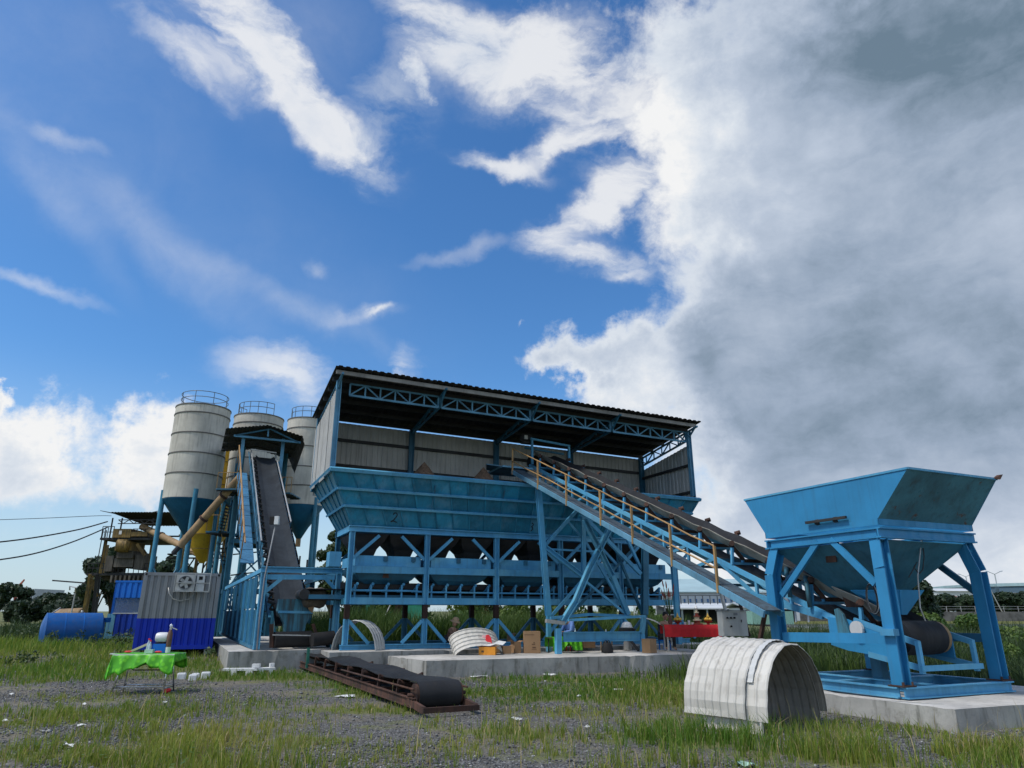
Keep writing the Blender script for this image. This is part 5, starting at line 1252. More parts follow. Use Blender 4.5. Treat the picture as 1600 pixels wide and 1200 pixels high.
# --- containers, tank, lamp
def corr_wall(mb, a, b, z0, z1, pitch=.28, amp=.04):
    return mb.corr(vz(a, z0), vz(b, z0), vz(a, z1), vz(b, z1), pitch, amp, .01)
def build_container():
    a = at_t(206, 1016, 21.4); z0 = a.z; d = Vector((math.cos(ALPHA*.97), math.sin(ALPHA*.97), 0)); rr = ray(331, 1016)
    a = vz(a, 0); k_ = (a.x*rr.y-a.y*rr.x)/(d.y*rr.x-d.x*rr.y); b = a+d*k_; n = Vector((-d.y, d.x, 0)); w = (b-a).length
    z1 = at_y(290, 895, (a.y+b.y)/2).z; zm = at_y(270, 966, (a.y+b.y)/2).z
    r = thing('site_container', 'grey over blue corrugated site container with air conditioner on end', 'container', vz(a.lerp(b, .5), z0-.1))
    q = lambda s, y, z: vz(a, z)+d*s+n*y
    for s in (.06, w-.06): bar(r, 'corner_post', 'cont_grey', q(s, .06, zm), q(s, .06, z1-.10), .12, .12, d); bar(r, 'corner_post', 'cont_blue', q(s, .06, z0), q(s, .06, zm-.002), .12, .12, d)
    bar(r, 'header', 'cont_grey', q(0, .055, z1-.05), q(w, .055, z1-.05), .11, .10); bar(r, 'sill', 'cont_blue', q(.125, .055, z0+.06), q(w-.125, .055, z0+.06), .11, .12)
    MB().corr(q(.12, .06, zm), q(w-.12, .06, zm), q(.12, .06, z1-.1), q(w-.12, .06, z1-.1), .205, .045, .01).build('end_wall', 'cont_grey', r, label='grey upper half of the end wall')
    MB().corr(q(.12, .06, z0+.12), q(w-.12, .06, z0+.12), q(.12, .06, zm-.004), q(w-.12, .06, zm-.004), .205, .045, .01).build('end_wall', 'cont_blue', r, label='blue lower half of the end wall')
    for s, sg in ((0.02, -1), (w-.02, 1)):
        for (m_, za, zb_) in (('cont_blue', z0+.1, zm), ('cont_grey', zm, z1-.05)):
            p0, p1 = q(s, .12, za), q(s, 6.0, za); p2, p3 = q(s, .12, zb_), q(s, 6.0, zb_)
            (MB().corr(p1, p0, p3, p2, .25, .03, .01) if sg < 0 else MB().corr(p0, p1, p2, p3, .25, .03, .01)).build('side_wall', m_, r)
    MB().plate([q(0, .1, z1-.03), q(w, .1, z1-.03), q(w, 6.05, z1-.03), q(0, 6.05, z1-.03)], .025, Zv).build('container_roof', 'cont_grey', r)
    MB().plate([q(0.03, .1, z0+.06), q(w-.03, .1, z0+.06), q(w-.03, 6.0, z0+.06), q(0.03, 6.0, z0+.06)], .03, Zv).build('floor', 'dark_steel', r)
    MB().corr(q(w-.05, 6.0, z0+.1), q(.05, 6.0, z0+.1), q(w-.05, 6.0, z1-.05), q(.05, 6.0, z1-.05), .25, .03, .01).build('rear_wall', 'cont_grey', r)
    for s in (.12, w-.12):
        for y in (.2, 5.8): MB().box(q(s, y, (z0+.02)/2-.02), (.22, .3, z0+.0), (d, n, Zv)).build('foot_block', 'concrete_side', r)
    for s in (.07, w-.07): MB().box(q(s, -.008, z1-.06), (.05, .02, .06), (d, n, Zv)).build('casting_hole', 'black', r)
    # air conditioner: frame, unit, fan, electrical boxes, hose
    ac = thing('air_conditioner', 'white air conditioner unit in a frame on the grey container', 'air conditioner', q(w*.58, -.25, z1-.65))
    s0 = w*.42; zt = z1-.02; W, Hh = 1.0, .56
    MB().box(q(s0+.28, -.24, zt-.30), (.56, .30, .50), (d, n, Zv)).build('unit', 'white_paint', ac)
    c = q(s0+.28, -.40, zt-.30); fan = MB().lathe(c, [(.195, 0), (.215, 0), (.215, .03), (.195, .03)], 28, -n, False).build('fan_ring', 'cont_grey', ac)
    MB().lathe(c, [(.194, .004), (.194, .010)], 28, -n).build('fan_opening', 'dark_steel', ac)
    for k in range(5): a_ = math.radians(72*k); MB().beam(c-n*.016, c-n*.016+(d*math.cos(a_)+Zv*math.sin(a_))*.18, .09, .012, n).build('fan_blade', 'galv', fan)
    MB().lathe(c-n*.01, [(.045, 0), (.045, .04)], 14, -n).build('fan_hub', 'white_paint', fan)
    MB().box(q(s0+.72, -.18, zt-.17), (.24, .2, .24), (d, n, Zv)).build('breaker_box', 'white_plastic', ac); MB().box(q(s0+.72, -.285, zt-.15), (.11, .01, .11), (d, n, Zv)).build('breaker_window', 'black', ac)
    MB().box(q(s0+.72, -.18, zt-.45), (.25, .2, .24), (d, n, Zv)).build('lower_box', 'white_plastic', ac)
    for (x0, z0_, x1, z1_) in ((0, 0, W, 0), (0, -Hh, W, -Hh), (0, -.30, W, -.30)): bar(ac, 'frame_bar', 'galv', q(s0+x0-.03, -.44, zt+z0_-.01), q(s0+x1, -.44, zt+z1_-.01), .03, .03)
    for x in (-.03, .55, W): bar(ac, 'frame_bar', 'galv', q(s0+x, -.475, zt), q(s0+x, -.475, zt-Hh), .03, .03)
    for x in (-.03, W): bar(ac, 'frame_arm', 'galv', q(s0+x, -.45, zt-Hh-.02), q(s0+x, .02, zt-Hh-.02), .03, .03)
    hp = [q(s0-.20, -.06, zt-.45), q(s0-.16, -.09, zt-.62), q(s0-.02, -.1, zt-.80), q(s0+.2, -.1, zt-.86), q(s0+.45, -.1, zt-.80), q(s0+.6, -.1, zt-.62)]
    MB().path(hp, .018, 7).build('hose', 'galv', ac, smooth=True)
build_container()
def build_blue_office():
    t = 32.
    r = thing('blue_office', 'azure blue container office with a wide open window behind tank', 'container', vz(at_t(195, 990, t), .1))
    a, b = at_t(166, 998, t), at_t(240, 998, t); a, b = vz(a, 0), vz(b, 0); d = Vector((1, 0, 0)); n = Vector((0, 1, 0)); w = b.x-a.x
    Y = a.y; z0 = at_y(170, 998, Y).z; z1 = at_y(165, 910, Y).z; za = at_y(165, 959, Y).z; zb_ = at_y(165, 934, Y).z
    q = lambda s, y, z: vz(a, z)+d*s+n*y
    MB().corr(q(0, 0, zb_), q(w, 0, zb_), q(0, 0, z1), q(w, 0, z1), .28, .04, .01).build('upper_wall', 'cont_azure', r)
    MB().corr(q(0.25, 0, z0), q(w, 0, z0), q(.25, 0, za), q(w, 0, za), .28, .04, .01).build('lower_wall', 'cont_blue2', r)
    MB().plate([q(-.12, -.02, z0), q(.25, -.02, z0), q(.25, -.02, za), q(-.12, -.02, za)], .03, n).build('door_edge', 'teal_rib', r)
    bar(r, 'bottom_rail', 'teal_rib', q(-.1, -.03, z0+.06), q(w, -.03, z0+.06), .1, .12); bar(r, 'post', 'cont_azure', q(.04, .04, z0), q(.04, .04, z1), .1, .1)
    bar(r, 'top_rail', 'cont_azure', q(0, .0, z1+.04), q(w, .0, z1+.04), .1, .09)
    MB().plate([q(0, 2.4, z0), q(w, 2.4, z0), q(w, 2.4, z1), q(0, 2.4, z1)], .05, n).build('rear_wall', 'pale_inside', r)
    MB().plate([q(0.02, 0.1, z0), q(0.02, 2.4, z0), q(0.02, 2.4, z1), q(0.02, .1, z1)], .05, d).build('side_wall', 'cont_azure', r)
    MB().plate([q(0, 0.05, z1), q(w, .05, z1), q(w, 2.45, z1), q(0, 2.45, z1)], .05, Zv).build('container_roof', 'cont_azure', r)
    MB().plate([q(.1, .05, z0), q(w, .05, z0), q(w, 2.4, z0), q(.1, 2.4, z0)], .04, Zv).build('floor', 'wood', r)
    bar(r, 'window_frame', 'galv', q(.12, -.02, za+.02), q(w, -.02, za+.02), .06, .05); bar(r, 'window_frame', 'galv', q(1.45, .02, za), q(1.45, .02, zb_), .05, .05)
    MB().plate([q(.1, .03, za+.05), q(w, .03, za+.05), q(w, .03, zb_), q(.1, .03, zb_)], .01, n).build('window_pane', 'glass', r)
    o = MB().box(q(.95, 1.2, z0+.6), (.75, .6, 1.15)).build('office_desk', 'white_plastic', None, loc=q(.95, 1.2, z0+.04)); tag(o, 'pale cabinet standing inside the blue office window', 'cabinet')
    for s in (.2, w-.2): MB().box(q(s, .3, z0/2-.03), (.3, .4, z0-.0)).build('foot_block', 'concrete_side', r)
paint('cont_blue2', (.008, .045, .33), rust=.05, rough=.5); plain('pale_inside', (.62, .64, .60), .7)
mg, _nt, _b = newmat('glass'); _b.inputs['Base Color'].default_value = (.75, .85, .82, 1); _b.inputs['Roughness'].default_value = .05; _b.inputs['Alpha'].default_value = .06
build_blue_office()
def build_tank():
    t = 30.; a, b = at_t(72, 968, t), at_t(158, 968, t*1.04); R = .76; z = .72; a, b = vz(a, z), vz(b, z); d = (b-a).normalized()
    r = thing('fuel_tank', 'blue horizontal cylindrical fuel tank lying in tall weeds', 'tank', vz(a.lerp(b, .5), 0)); L = (b-a).length
    smooth_by_angle(MB().lathe(a, [(R, 0), (R, L)], 40, d, False).build('shell', 'tank_blue', r), 40)
    smooth_by_angle(MB().lathe(a, [(.02, -.16), (R*.5, -.13), (R*.85, -.05), (R*1.01, 0), (R*1.01, .02)], 40, d, False).build('end_cap', 'tank_blue', r), 60)
    smooth_by_angle(MB().lathe(b, [(R*1.01, -.02), (R*1.01, 0), (R*.85, .06), (R*.5, .14), (.02, .16)], 40, d, False).build('end_cap', 'tank_blue', r), 60)
    for f in (.33, .66): p = a.lerp(b, f); smooth_by_angle(MB().lathe(p, [(R+.002, -.025), (R+.012, -.02), (R+.012, .02), (R+.002, .025)], 40, d, False).build('weld_band', 'tank_blue', r))
    pipe(r, 'filler_pipe', 'galv', vz(a.lerp(b, .08), z+R-.02), vz(a.lerp(b, .22), z+R+.22), .03); pipe(r, 'vent', 'galv', vz(a.lerp(b, .62), z+R-.03), vz(a.lerp(b, .62), z+R+.10), .05)
    for f in (.2, .8): p = a.lerp(b, f); MB().box(vz(p, .06), (.25, 1.2, .14), (d, Vector((-d.y, d.x, 0)), Zv)).build('saddle', 'dark_steel', r)
    MB().box(b+d*.2+Zv*.45, (.25, .35, .2)).build('valve_box', 'tank_blue', r)
build_tank()
def build_floodlight():
    p0 = at_w(401, 1016, .80); p0.z = .52; p1 = at_w(430, 822, .80)
    r = thing('floodlight_pole', 'thin grey pole with small white floodlight in front of steep conveyor', 'lamp', p0)
    MB().path([p0, at_w(406, 960, .8), at_w(413, 905, .8), p1], .022, 8).build('pole', 'cont_grey', r, smooth=True)
    MB().box(p1+Vector((.05, -.05, .16)), (.12, .12, .24)).build('lamp_head', 'white_plastic', r); MB().box(p1+Vector((-.10, 0, .16)), (.14, .12, .22)).build('ballast', 'black', r)
build_floodlight()

# --- old mixer plant further back
def build_old_plant():
    t = 52.; V = lambda x, y, dt=0.: at_t(x, y, t+dt)
    r = thing('old_mixer_plant', 'old rusty yellow mixer plant on platforms under small dark roof', 'mixer plant', vz(V(195, 940), 0))
    def bx(name, x0, y0, x1, y1, d, mat, dt=0.): return boxpx(MB(), x0, y0, x1, y1, t+dt, d).build(name, mat, r)
    bx('lower_platform', 135, 895, 234, 899, 5, 'dark_steel'); bx('upper_platform', 156, 840, 246, 843.5, 4.5, 'dark_steel')
    for dx0, dt in ((0, 0), (4, 4.)):
        bar(r, 'column', 'yellow_old', vz(V(134+dx0, 940, dt), 0), V(141+dx0, 897, dt), .2, .2)
        bar(r, 'column', 'yellow_old', vz(V(224+dx0, 940, dt), 0), vz(V(224+dx0, 940, dt), V(232, 845).z), .26, .26)
        bar(r, 'column', 'yellow_old', vz(V(156+dx0, 900, dt), V(156, 896).z), vz(V(156+dx0, 900, dt), V(164, 842).z), .2, .2)
        bar(r, 'column', 'dark_steel', vz(V(150+dx0, 940, dt), 0), V(152+dx0, 897, dt), .2, .2)
        bar(r, 'knee', 'yellow_old', V(140+dx0, 905, dt), V(152+dx0, 932, dt), .16, .16); bar(r, 'knee', 'yellow_old', V(214+dx0, 850, dt), V(226+dx0, 868, dt), .2, .2)
    # drum, hoppers and lumps of machinery
    smooth_by_angle(MB().lathe(V(183, 852), [(.3, 0), (.5, .1), (.5, .8), (.3, 1.0)], 14, Vector((1, .1, 0))).build('mixing_drum', 'yellow_old', r))
    bx('motor_house', 176, 826, 204, 840, 2., 'yellow_old'); bx('machine_block', 204, 831, 230, 838, 1.8, 'yellow_old'); bx('machine_block', 180, 846, 205, 860, 2, 'yellow_old')
    bx('mixer_body', 182, 861, 208, 872, 2.4, 'grimy'); bx('mixer_body', 178, 872, 208, 886, 2.8, 'grimy'); bx('mixer_body', 210, 866, 224, 890, 2., 'grimy')
    bx('gearbox', 164, 868, 176, 893, 2, 'grimy'); bx('hopper', 196, 846, 204, 861, 1.2, 'grimy'); bx('trough', 160, 899, 232, 906, 2, 'grimy', 1)
    bx('plate', 186, 829, 190, 835, .05, 'white_paint', -.2)
    for k in range(9): x = 172+7*k; bx('slot_rib', x, 899, x+3, 910, .6, 'grimy', -.4)
    # rails
    for (y0, y1, xa, xb, n) in ((880, 895, 136, 232, 12), (822, 840, 158, 176, 4), (826, 840, 206, 244, 6)):
        za, zb_ = V((xa+xb)/2, y0).z, V((xa+xb)/2, y1).z
        for f in (0, .5): bar(r, 'guard_rail', 'dark_steel', vz(V(xa, y1), za*(1-f)+zb_*f), vz(V(xb, y1), za*(1-f)+zb_*f), .05, .05)
        for k in range(n+1): p = V(xa+(xb-xa)*k/n, y1); bar(r, 'guard_post', 'dark_steel', vz(p, zb_), vz(p, za), .05, .05)
    # stair/ladder on the left
    for k in range(2): bar(r, 'ladder_rail', 'dark_steel', vz(V(152+5*k, 880), V(152, 880).z), vz(V(152+5*k, 880), V(155, 826).z), .06, .06)
    # roof on thin posts with a lattice beam
    zr = V(215, 808).z
    for x in (171, 186, 235, 247):
        p = V(x, 840); bar(r, 'roof_post', 'dark_steel', vz(p, V(x, 842).z), vz(p, zr), .10, .10)
    a, b = V(172, 803), V(262, 803)
    for k in range(5):
        f, g = k/5, (k+1)/5+.01
        MB().corr(vz(a.lerp(b, f), zr+.35), vz(a.lerp(b, g), zr+.35), vz(a.lerp(b, f)+Vector((.6, 4.5, 0)), zr-.15), vz(a.lerp(b, g)+Vector((.6, 4.5, 0)), zr-.15), .25, .03, .01).build('roof_sheet', 'roof_sheet', r)
    MB().plate([vz(V(156, 801), zr+.45), vz(V(174, 803), zr+.30), vz(V(176, 803)+Vector((.5, 3, 0)), zr+.2), vz(V(160, 803)+Vector((.5, 3, 0)), zr+.35)], .04, Zv).build('roof_lip', 'roof_sheet', r)
    zq = V(210, 818).z; zp = V(210, 812).z
    for z in (zp, zq): bar(r, 'lattice_chord', 'dark_steel', vz(V(184, 820), z), vz(V(250, 820), z), .06, .06)
    for k in range(8):
        x = 184+66*k/8; x2 = 184+66*(k+1)/8; bar(r, 'lattice_web', 'dark_steel', vz(V(x, 820), zq if k % 2 else zp), vz(V(x2, 820), zp if k % 2 else zq), .05, .05)
    bar(r, 'stay', 'dark_steel', V(236, 801), V(254, 797), .05, .05); bar(r, 'stay', 'dark_steel', V(254, 797), V(254, 804), .05, .05)
    bar(r, 'boom_pipe', 'dark_steel', V(82, 907), V(134, 911), .10, .10)
paint('grimy', (.13, .115, .095), rust=.3, rough=.85, var=.35, dirt=.6, dirtcol=(.05, .045, .04))
build_old_plant()
def build_back_lattice():
    r = thing('lattice_gantry', 'dark lattice gantry with cross bars seen between the silo legs', 'gantry', vz(at_t(300, 900, 56), 0)); t = 56.
    for x in (276, 292, 308, 318, 334): p = at_t(x, 880, t); bar(r, 'post', 'dark_steel', vz(p, 0), vz(p, at_t(x, 828, t).z), .13, .13)
    for y in (838, 850, 866, 872): bar(r, 'cross_bar', 'dark_steel', at_t(262, y, t), vz(at_t(345, y, t), at_t(262, y, t).z), .10, .12)
    for k in range(6):
        x = 268+12*k; bar(r, 'diagonal', 'dark_steel', at_t(x, 866, t), at_t(x+12, 850, t), .08, .08); bar(r, 'diagonal', 'dark_steel', at_t(x, 890, t), at_t(x+12, 872, t), .08, .08)
    for k in range(5): x = 430+12*k; p = at_t(x, 900, t+2); bar(r, 'post', 'dark_steel', vz(p, 0), vz(p, at_t(x, 850+6*k, t+2).z), .12, .12)
build_back_lattice()
for n, (pts, rad, lb) in enumerate((([(-60, 853), (40, 842), (120, 828), (168, 815)], .045, 'upper dark power cable strung to the old mixer plant roof'), ([(-60, 882), (40, 868), (110, 848), (168, 824)], .045, 'lower dark power cable sagging towards the old mixer plant'), ([(-60, 814), (60, 810), (150, 806), (174, 806)], .018, 'faint thin wire high above the two dark cables'))):
    P_ = [at_t(x, y, 40+3*i) for i, (x, y) in enumerate(pts)]
    sm = []
    for i in range(25):
        f = i/24*3; k = min(2, int(f)); g = f-k
        p0, p1, p2, p3 = P_[max(0, k-1)], P_[k], P_[k+1], P_[min(3, k+2)]
        sm.append(.5*((2*p1)+(p2-p0)*g+(2*p0-5*p1+4*p2-p3)*g*g+(3*p1-p0-3*p2+p3)*g**3))
    o = MB().path(sm, rad, 5).build('power_cable', 'cable', None, loc=sm[-1]); tag(o, lb, 'cable', 'overhead cables on the left')

# ================================================================== arch covers, old belt, table, boxes, people
plain('card_ink', (.12, .065, .035), .85)
def gz(p): return float(gh(np.array([p.x]), np.array([p.y]))[0])
def arch_mesh(c, axis, side, a, hgt, L, rib=.13, leg=.08, amp=.016, th=.006, nang=26, f0=0., f1=1., up=Zv, wob=0.):
    """half-round ribbed sheet: c is the middle of its near end at foot height"""
    axis, side, up = axis.normalized(), side.normalized(), Vector(up).normalized()
    prof = [(math.cos(math.pi*(f0+(f1-f0)*i/nang)), math.sin(math.pi*(f0+(f1-f0)*i/nang))) for i in range(nang+1)]
    pts = [(x*a, leg+y*(hgt-leg), x, y) for x, y in prof]
    if f0 == 0: pts = [(a, 0, 1, 0)]+pts
    if f1 == 1: pts = pts+[(-a, 0, -1, 0)]
    n = max(1, round(L/rib)); ss = []
    for i in range(n):
        for f, h in ((0, 0), (.12, 1), (.26, 1), (.38, 0)): ss.append(((i+f)/n*L, h))
    ss.append((L, 0))
    vs = []; m = len(pts)
    for o in (0, -th):
        for s, h in ss:
            for k, (x, z, nx, nz) in enumerate(pts):
                d = h*amp+o-(.007 if (k % 2) else 0)+wob*math.sin(k*1.7+s*4)
                vs.append(c+axis*s+side*(x+nx*d)+up*(z+nz*d))
    fs = []; N = len(ss); K = N*m
    for i in range(N-1):
        for j in range(m-1):
            fs.append((i*m+j, i*m+j+1, (i+1)*m+j+1, (i+1)*m+j)); fs.append((K+i*m+j, K+(i+1)*m+j, K+(i+1)*m+j+1, K+i*m+j+1))
        for j in (0, m-1): fs.append((i*m+j, (i+1)*m+j, K+(i+1)*m+j, K+i*m+j))
    for i in (0, N-1): fs += [(i*m+j, K+i*m+j, K+i*m+j+1, i*m+j+1) for j in range(m-1)]
    return MB().add(vs, fs)
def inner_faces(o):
    # painted shade plus some grime: faces of the inner skin take the second material
    o.data.materials.append(M['arch_inner_shade']); n = len(o.data.vertices)//2
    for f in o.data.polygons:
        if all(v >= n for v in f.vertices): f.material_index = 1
def build_arch_stack():
    k = .90
    fl, fr = CAM.lerp(at_z(1201, 1130, 0), k), CAM.lerp(at_z(1293, 1112, 0), k)
    z0 = fl.z; sd = Vector((fr.x-fl.x, fr.y-fl.y, 0)); a = sd.length/2; sd.normalize(); ax = Vector((-sd.y, sd.x, 0)); c = fl.lerp(fr, .5)
    g = 'curved ribbed sheets nested by the hopper pad'
    def one(name, c, a, h, L, label, **kw):
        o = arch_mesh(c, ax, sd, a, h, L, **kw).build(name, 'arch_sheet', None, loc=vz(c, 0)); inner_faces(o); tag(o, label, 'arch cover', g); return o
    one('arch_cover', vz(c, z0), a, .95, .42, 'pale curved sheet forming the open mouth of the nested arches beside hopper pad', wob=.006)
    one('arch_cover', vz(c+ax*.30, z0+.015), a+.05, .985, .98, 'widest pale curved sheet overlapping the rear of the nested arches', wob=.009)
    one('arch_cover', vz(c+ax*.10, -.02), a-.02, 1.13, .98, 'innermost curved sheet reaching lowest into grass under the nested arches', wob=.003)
    # painted highlight: white strip added along left and top of the mouth
    o = arch_mesh(vz(c+ax*.215, z0), ax, sd, a+.022, 1.002, .10, f0=.35, f1=.86, amp=.004).build('highlight_strip', 'white_paint', None, loc=vz(c, 0)); tag(o, 'white curved strip added as painted highlight over open mouth of nested arches', 'arch cover', g)
build_arch_stack()
def build_arches():
    # upright arch beside the scrap conveyor
    c = at_t(550, 1038, 19.4); c.z = .06
    ax = Vector((.30, .95, 0)).normalized(); sd = Vector((ax.y, -ax.x, 0))
    o = arch_mesh(c, ax, sd, .70, 1.24, .60, rib=.15, leg=.40).build('arch_cover', 'galv', None, loc=vz(c, 0)); tag(o, 'upright grey arched cover standing open beside far end of scrap conveyor', 'arch cover')
    # arch tipped on its side on the slab
    c = at_t(745, 1014, 19.4); c.z = .42
    ax = (Vector((.30, -.72, -.62))).normalized(); sd = Vector((.93, .25, -.10)); sd = (sd-ax*sd.dot(ax)).normalized(); up = sd.cross(ax); up = up if up.z > 0 else -up
    o = arch_mesh(Vector((c.x-.16, c.y+.45, .78)), ax, sd, .70, .40, .72, rib=.15, leg=.05, up=up, amp=.03).build('arch_cover', 'arch_sheet', None, loc=c); tag(o, 'pale ribbed arch cover tipped over on the slab near the orange box', 'arch cover')
    c = at_t(1020, 1004, 21.5); c.z = .5
    o = arch_mesh(at_t(1000, 1005, 21.5), Vector((.25, .95, 0)), Vector((.95, -.25, 0)), .95, .75, .7, rib=.2, f0=0., f1=.52, leg=.02).build('arch_cover', 'arch_sheet', None, loc=c); tag(o, 'pale quarter-round cover piece leaning by the ladder foot', 'arch cover')
build_arches()

def build_scrap_conveyor():
    n0 = at_z(704, 1119, 0); e = at_z(468, 1037, 0); d = Vector((e.x-n0.x, e.y-n0.y, 0)); L = d.length; d.normalize(); s = Vector((d.y, -d.x, 0))
    r = thing('scrap_conveyor', 'rusty old belt conveyor section lying on the gravel', 'conveyor', vz(n0+d*L*.5, 0))
    q = lambda f, x, z: vz(n0, 0)+d*f+s*x+Zv*z
    hw = .43
    for x in (-hw, hw):
        MB().ibeam(q(.5, x, .15), q(L-.6, x, .15), .07, .14, .012).build('side_channel', 'rust_steel', r)
        pipe(r, 'side_rod', 'rust_steel', q(.45, x*1.08, .36), q(L*.42, x*1.08, .33), .018, 6)
    bar(r, 'end_frame', 'rust_steel', q(0, -hw-.03, .10), q(0, hw+.05, .10), .06, .08)
    for x in (-hw-.0, hw+.02): bar(r, 'end_frame', 'rust_steel', q(.03, x, .10), q(.8, x, .16), .06, .10)
    ws = np.linspace(.62, L-.4, 30)
    def run(zf, name, hwb=.36):
        mb = MB(); vs = []; xs = np.linspace(-hwb, hwb, 7)
        for o in (0, -.014):
            for w in ws:
                for x in xs: vs.append(q(w, x, zf(w, x)+o))
        n, m = len(ws), 7; K = n*m; fs = []
        for i in range(n-1):
            for j in range(m-1): fs.append((i*m+j, i*m+j+1, (i+1)*m+j+1, (i+1)*m+j)); fs.append((K+i*m+j, K+(i+1)*m+j, K+(i+1)*m+j+1, K+i*m+j+1))
            for j in (0, m-1): fs.append((i*m+j, (i+1)*m+j, K+(i+1)*m+j, K+i*m+j))
        fs += [(j, K+j, K+j+1, j+1) for j in range(m-1)]
        o = mb.add(vs, fs).build(name, 'rubber', r); smooth_by_angle(o, 50)
    run(lambda w, x: .462+.028*(math.sin(w*1.9)-math.sin(.62*1.9))*min(1, w-.62)-.05*(1-abs(x)/.36)*min(1, max(0, w-1.2))+(.0 if w < L-2 else .04*(w-L+2)), 'belt')
    run(lambda w, x: .13+.015*math.sin(w*2.4), 'return_belt')
    # belt wrapped round the near drum
    c = q(.62, 0, .262); vs = []; fs = []; n = 16
    pr = []
    for i in range(n+1):
        a = math.pi/2+math.pi*i/n; pr.append((math.cos(a), math.sin(a)))
    mb = MB()
    for o in (0, -.02):
        for (x, z) in pr:
            for w in (-.36, -.2, 0, .2, .36): vs.append(c+d*(x*(.20+o)*1.0)+Zv*(z*(.20+o))+s*w)
    m = 5; K = (n+1)*m
    for i in range(n):
        for j in range(m-1): fs.append((i*m+j, i*m+j+1, (i+1)*m+j+1, (i+1)*m+j)); fs.append((K+i*m+j, K+(i+1)*m+j, K+(i+1)*m+j+1, K+i*m+j+1))
        for j in (0, m-1): fs.append((i*m+j, (i+1)*m+j, K+(i+1)*m+j, K+i*m+j))
    smooth_by_angle(mb.add(vs, fs).build('belt_wrap', 'rubber', r), 50)
    smooth_by_angle(MB().tube(c-s*.40, c+s*.40, .17, 20).build('end_drum', 'rust_steel', r))
    pipe(r, 'drum_shaft', 'rust_steel', c-s*.5, c+s*.5, .03)
    base = None; k = 0
    f = 1.4
    while f < L-.8:
        for x in (-hw, hw): bar(r, 'idler_post', 'rust_steel', q(f, x, .24), q(f+random.uniform(-.06, .06), x*.97, .44), .04, .05)
        rl = MB().tube(q(f, -hw*.95, .40), q(f, -.13, .31), .035, 8).build('roller', 'rust_steel', r); MB().tube(q(f, -.12, .30), q(f, .12, .30), .035, 8).build('roller', 'rust_steel', r); MB().tube(q(f, .13, .31), q(f, hw*.95, .40), .035, 8).build('roller', 'rust_steel', r)
        bar(r, 'cross_tie', 'rust_steel', q(f+.3, -hw+.05, .16), q(f+.3, hw-.05, .16), .05, .05)
        f += 1.15
    bar(r, 'idler_post', 'green_post', q(L*.72, -hw-.03, .12), q(L*.72, -hw-.03, .62), .07, .06)
    # twisted far end
    for a, b in ((( -.5, .1), (-.35, .75)), ((-.1, .2), (-.4, .8)), ((.3, .2), (.1, .6))): bar(r, 'bent_plate', 'rust_steel', q(L-.2, a[0], a[1]), q(L+.05, b[0], b[1]), .12, .05)
    MB().path([q(L-1.5, -.5, .62), q(L-.7, -.52, .72), q(L-.15, -.45, .62), q(L+.05, -.3, .45)], .03, 6).build('bent_rod', 'galv', r)
    MB().plate([q(L-1.3, -.35, .64), q(L-1.2, .45, .60), q(L-.4, .9, .68), q(L-.35, .1, .72)], .015, Zv).build('loose_sheet', 'arch_sheet', r)
    MB().plate([q(L-1.1, .45, .55), q(L-.9, 1.0, .62), q(L-.2, 1.1, .95), q(L-.4, .55, .80)], .012, Zv).build('torn_belt', 'rubber', r)
plain('green_post', (.02, .16, .11), .6)
build_scrap_conveyor()

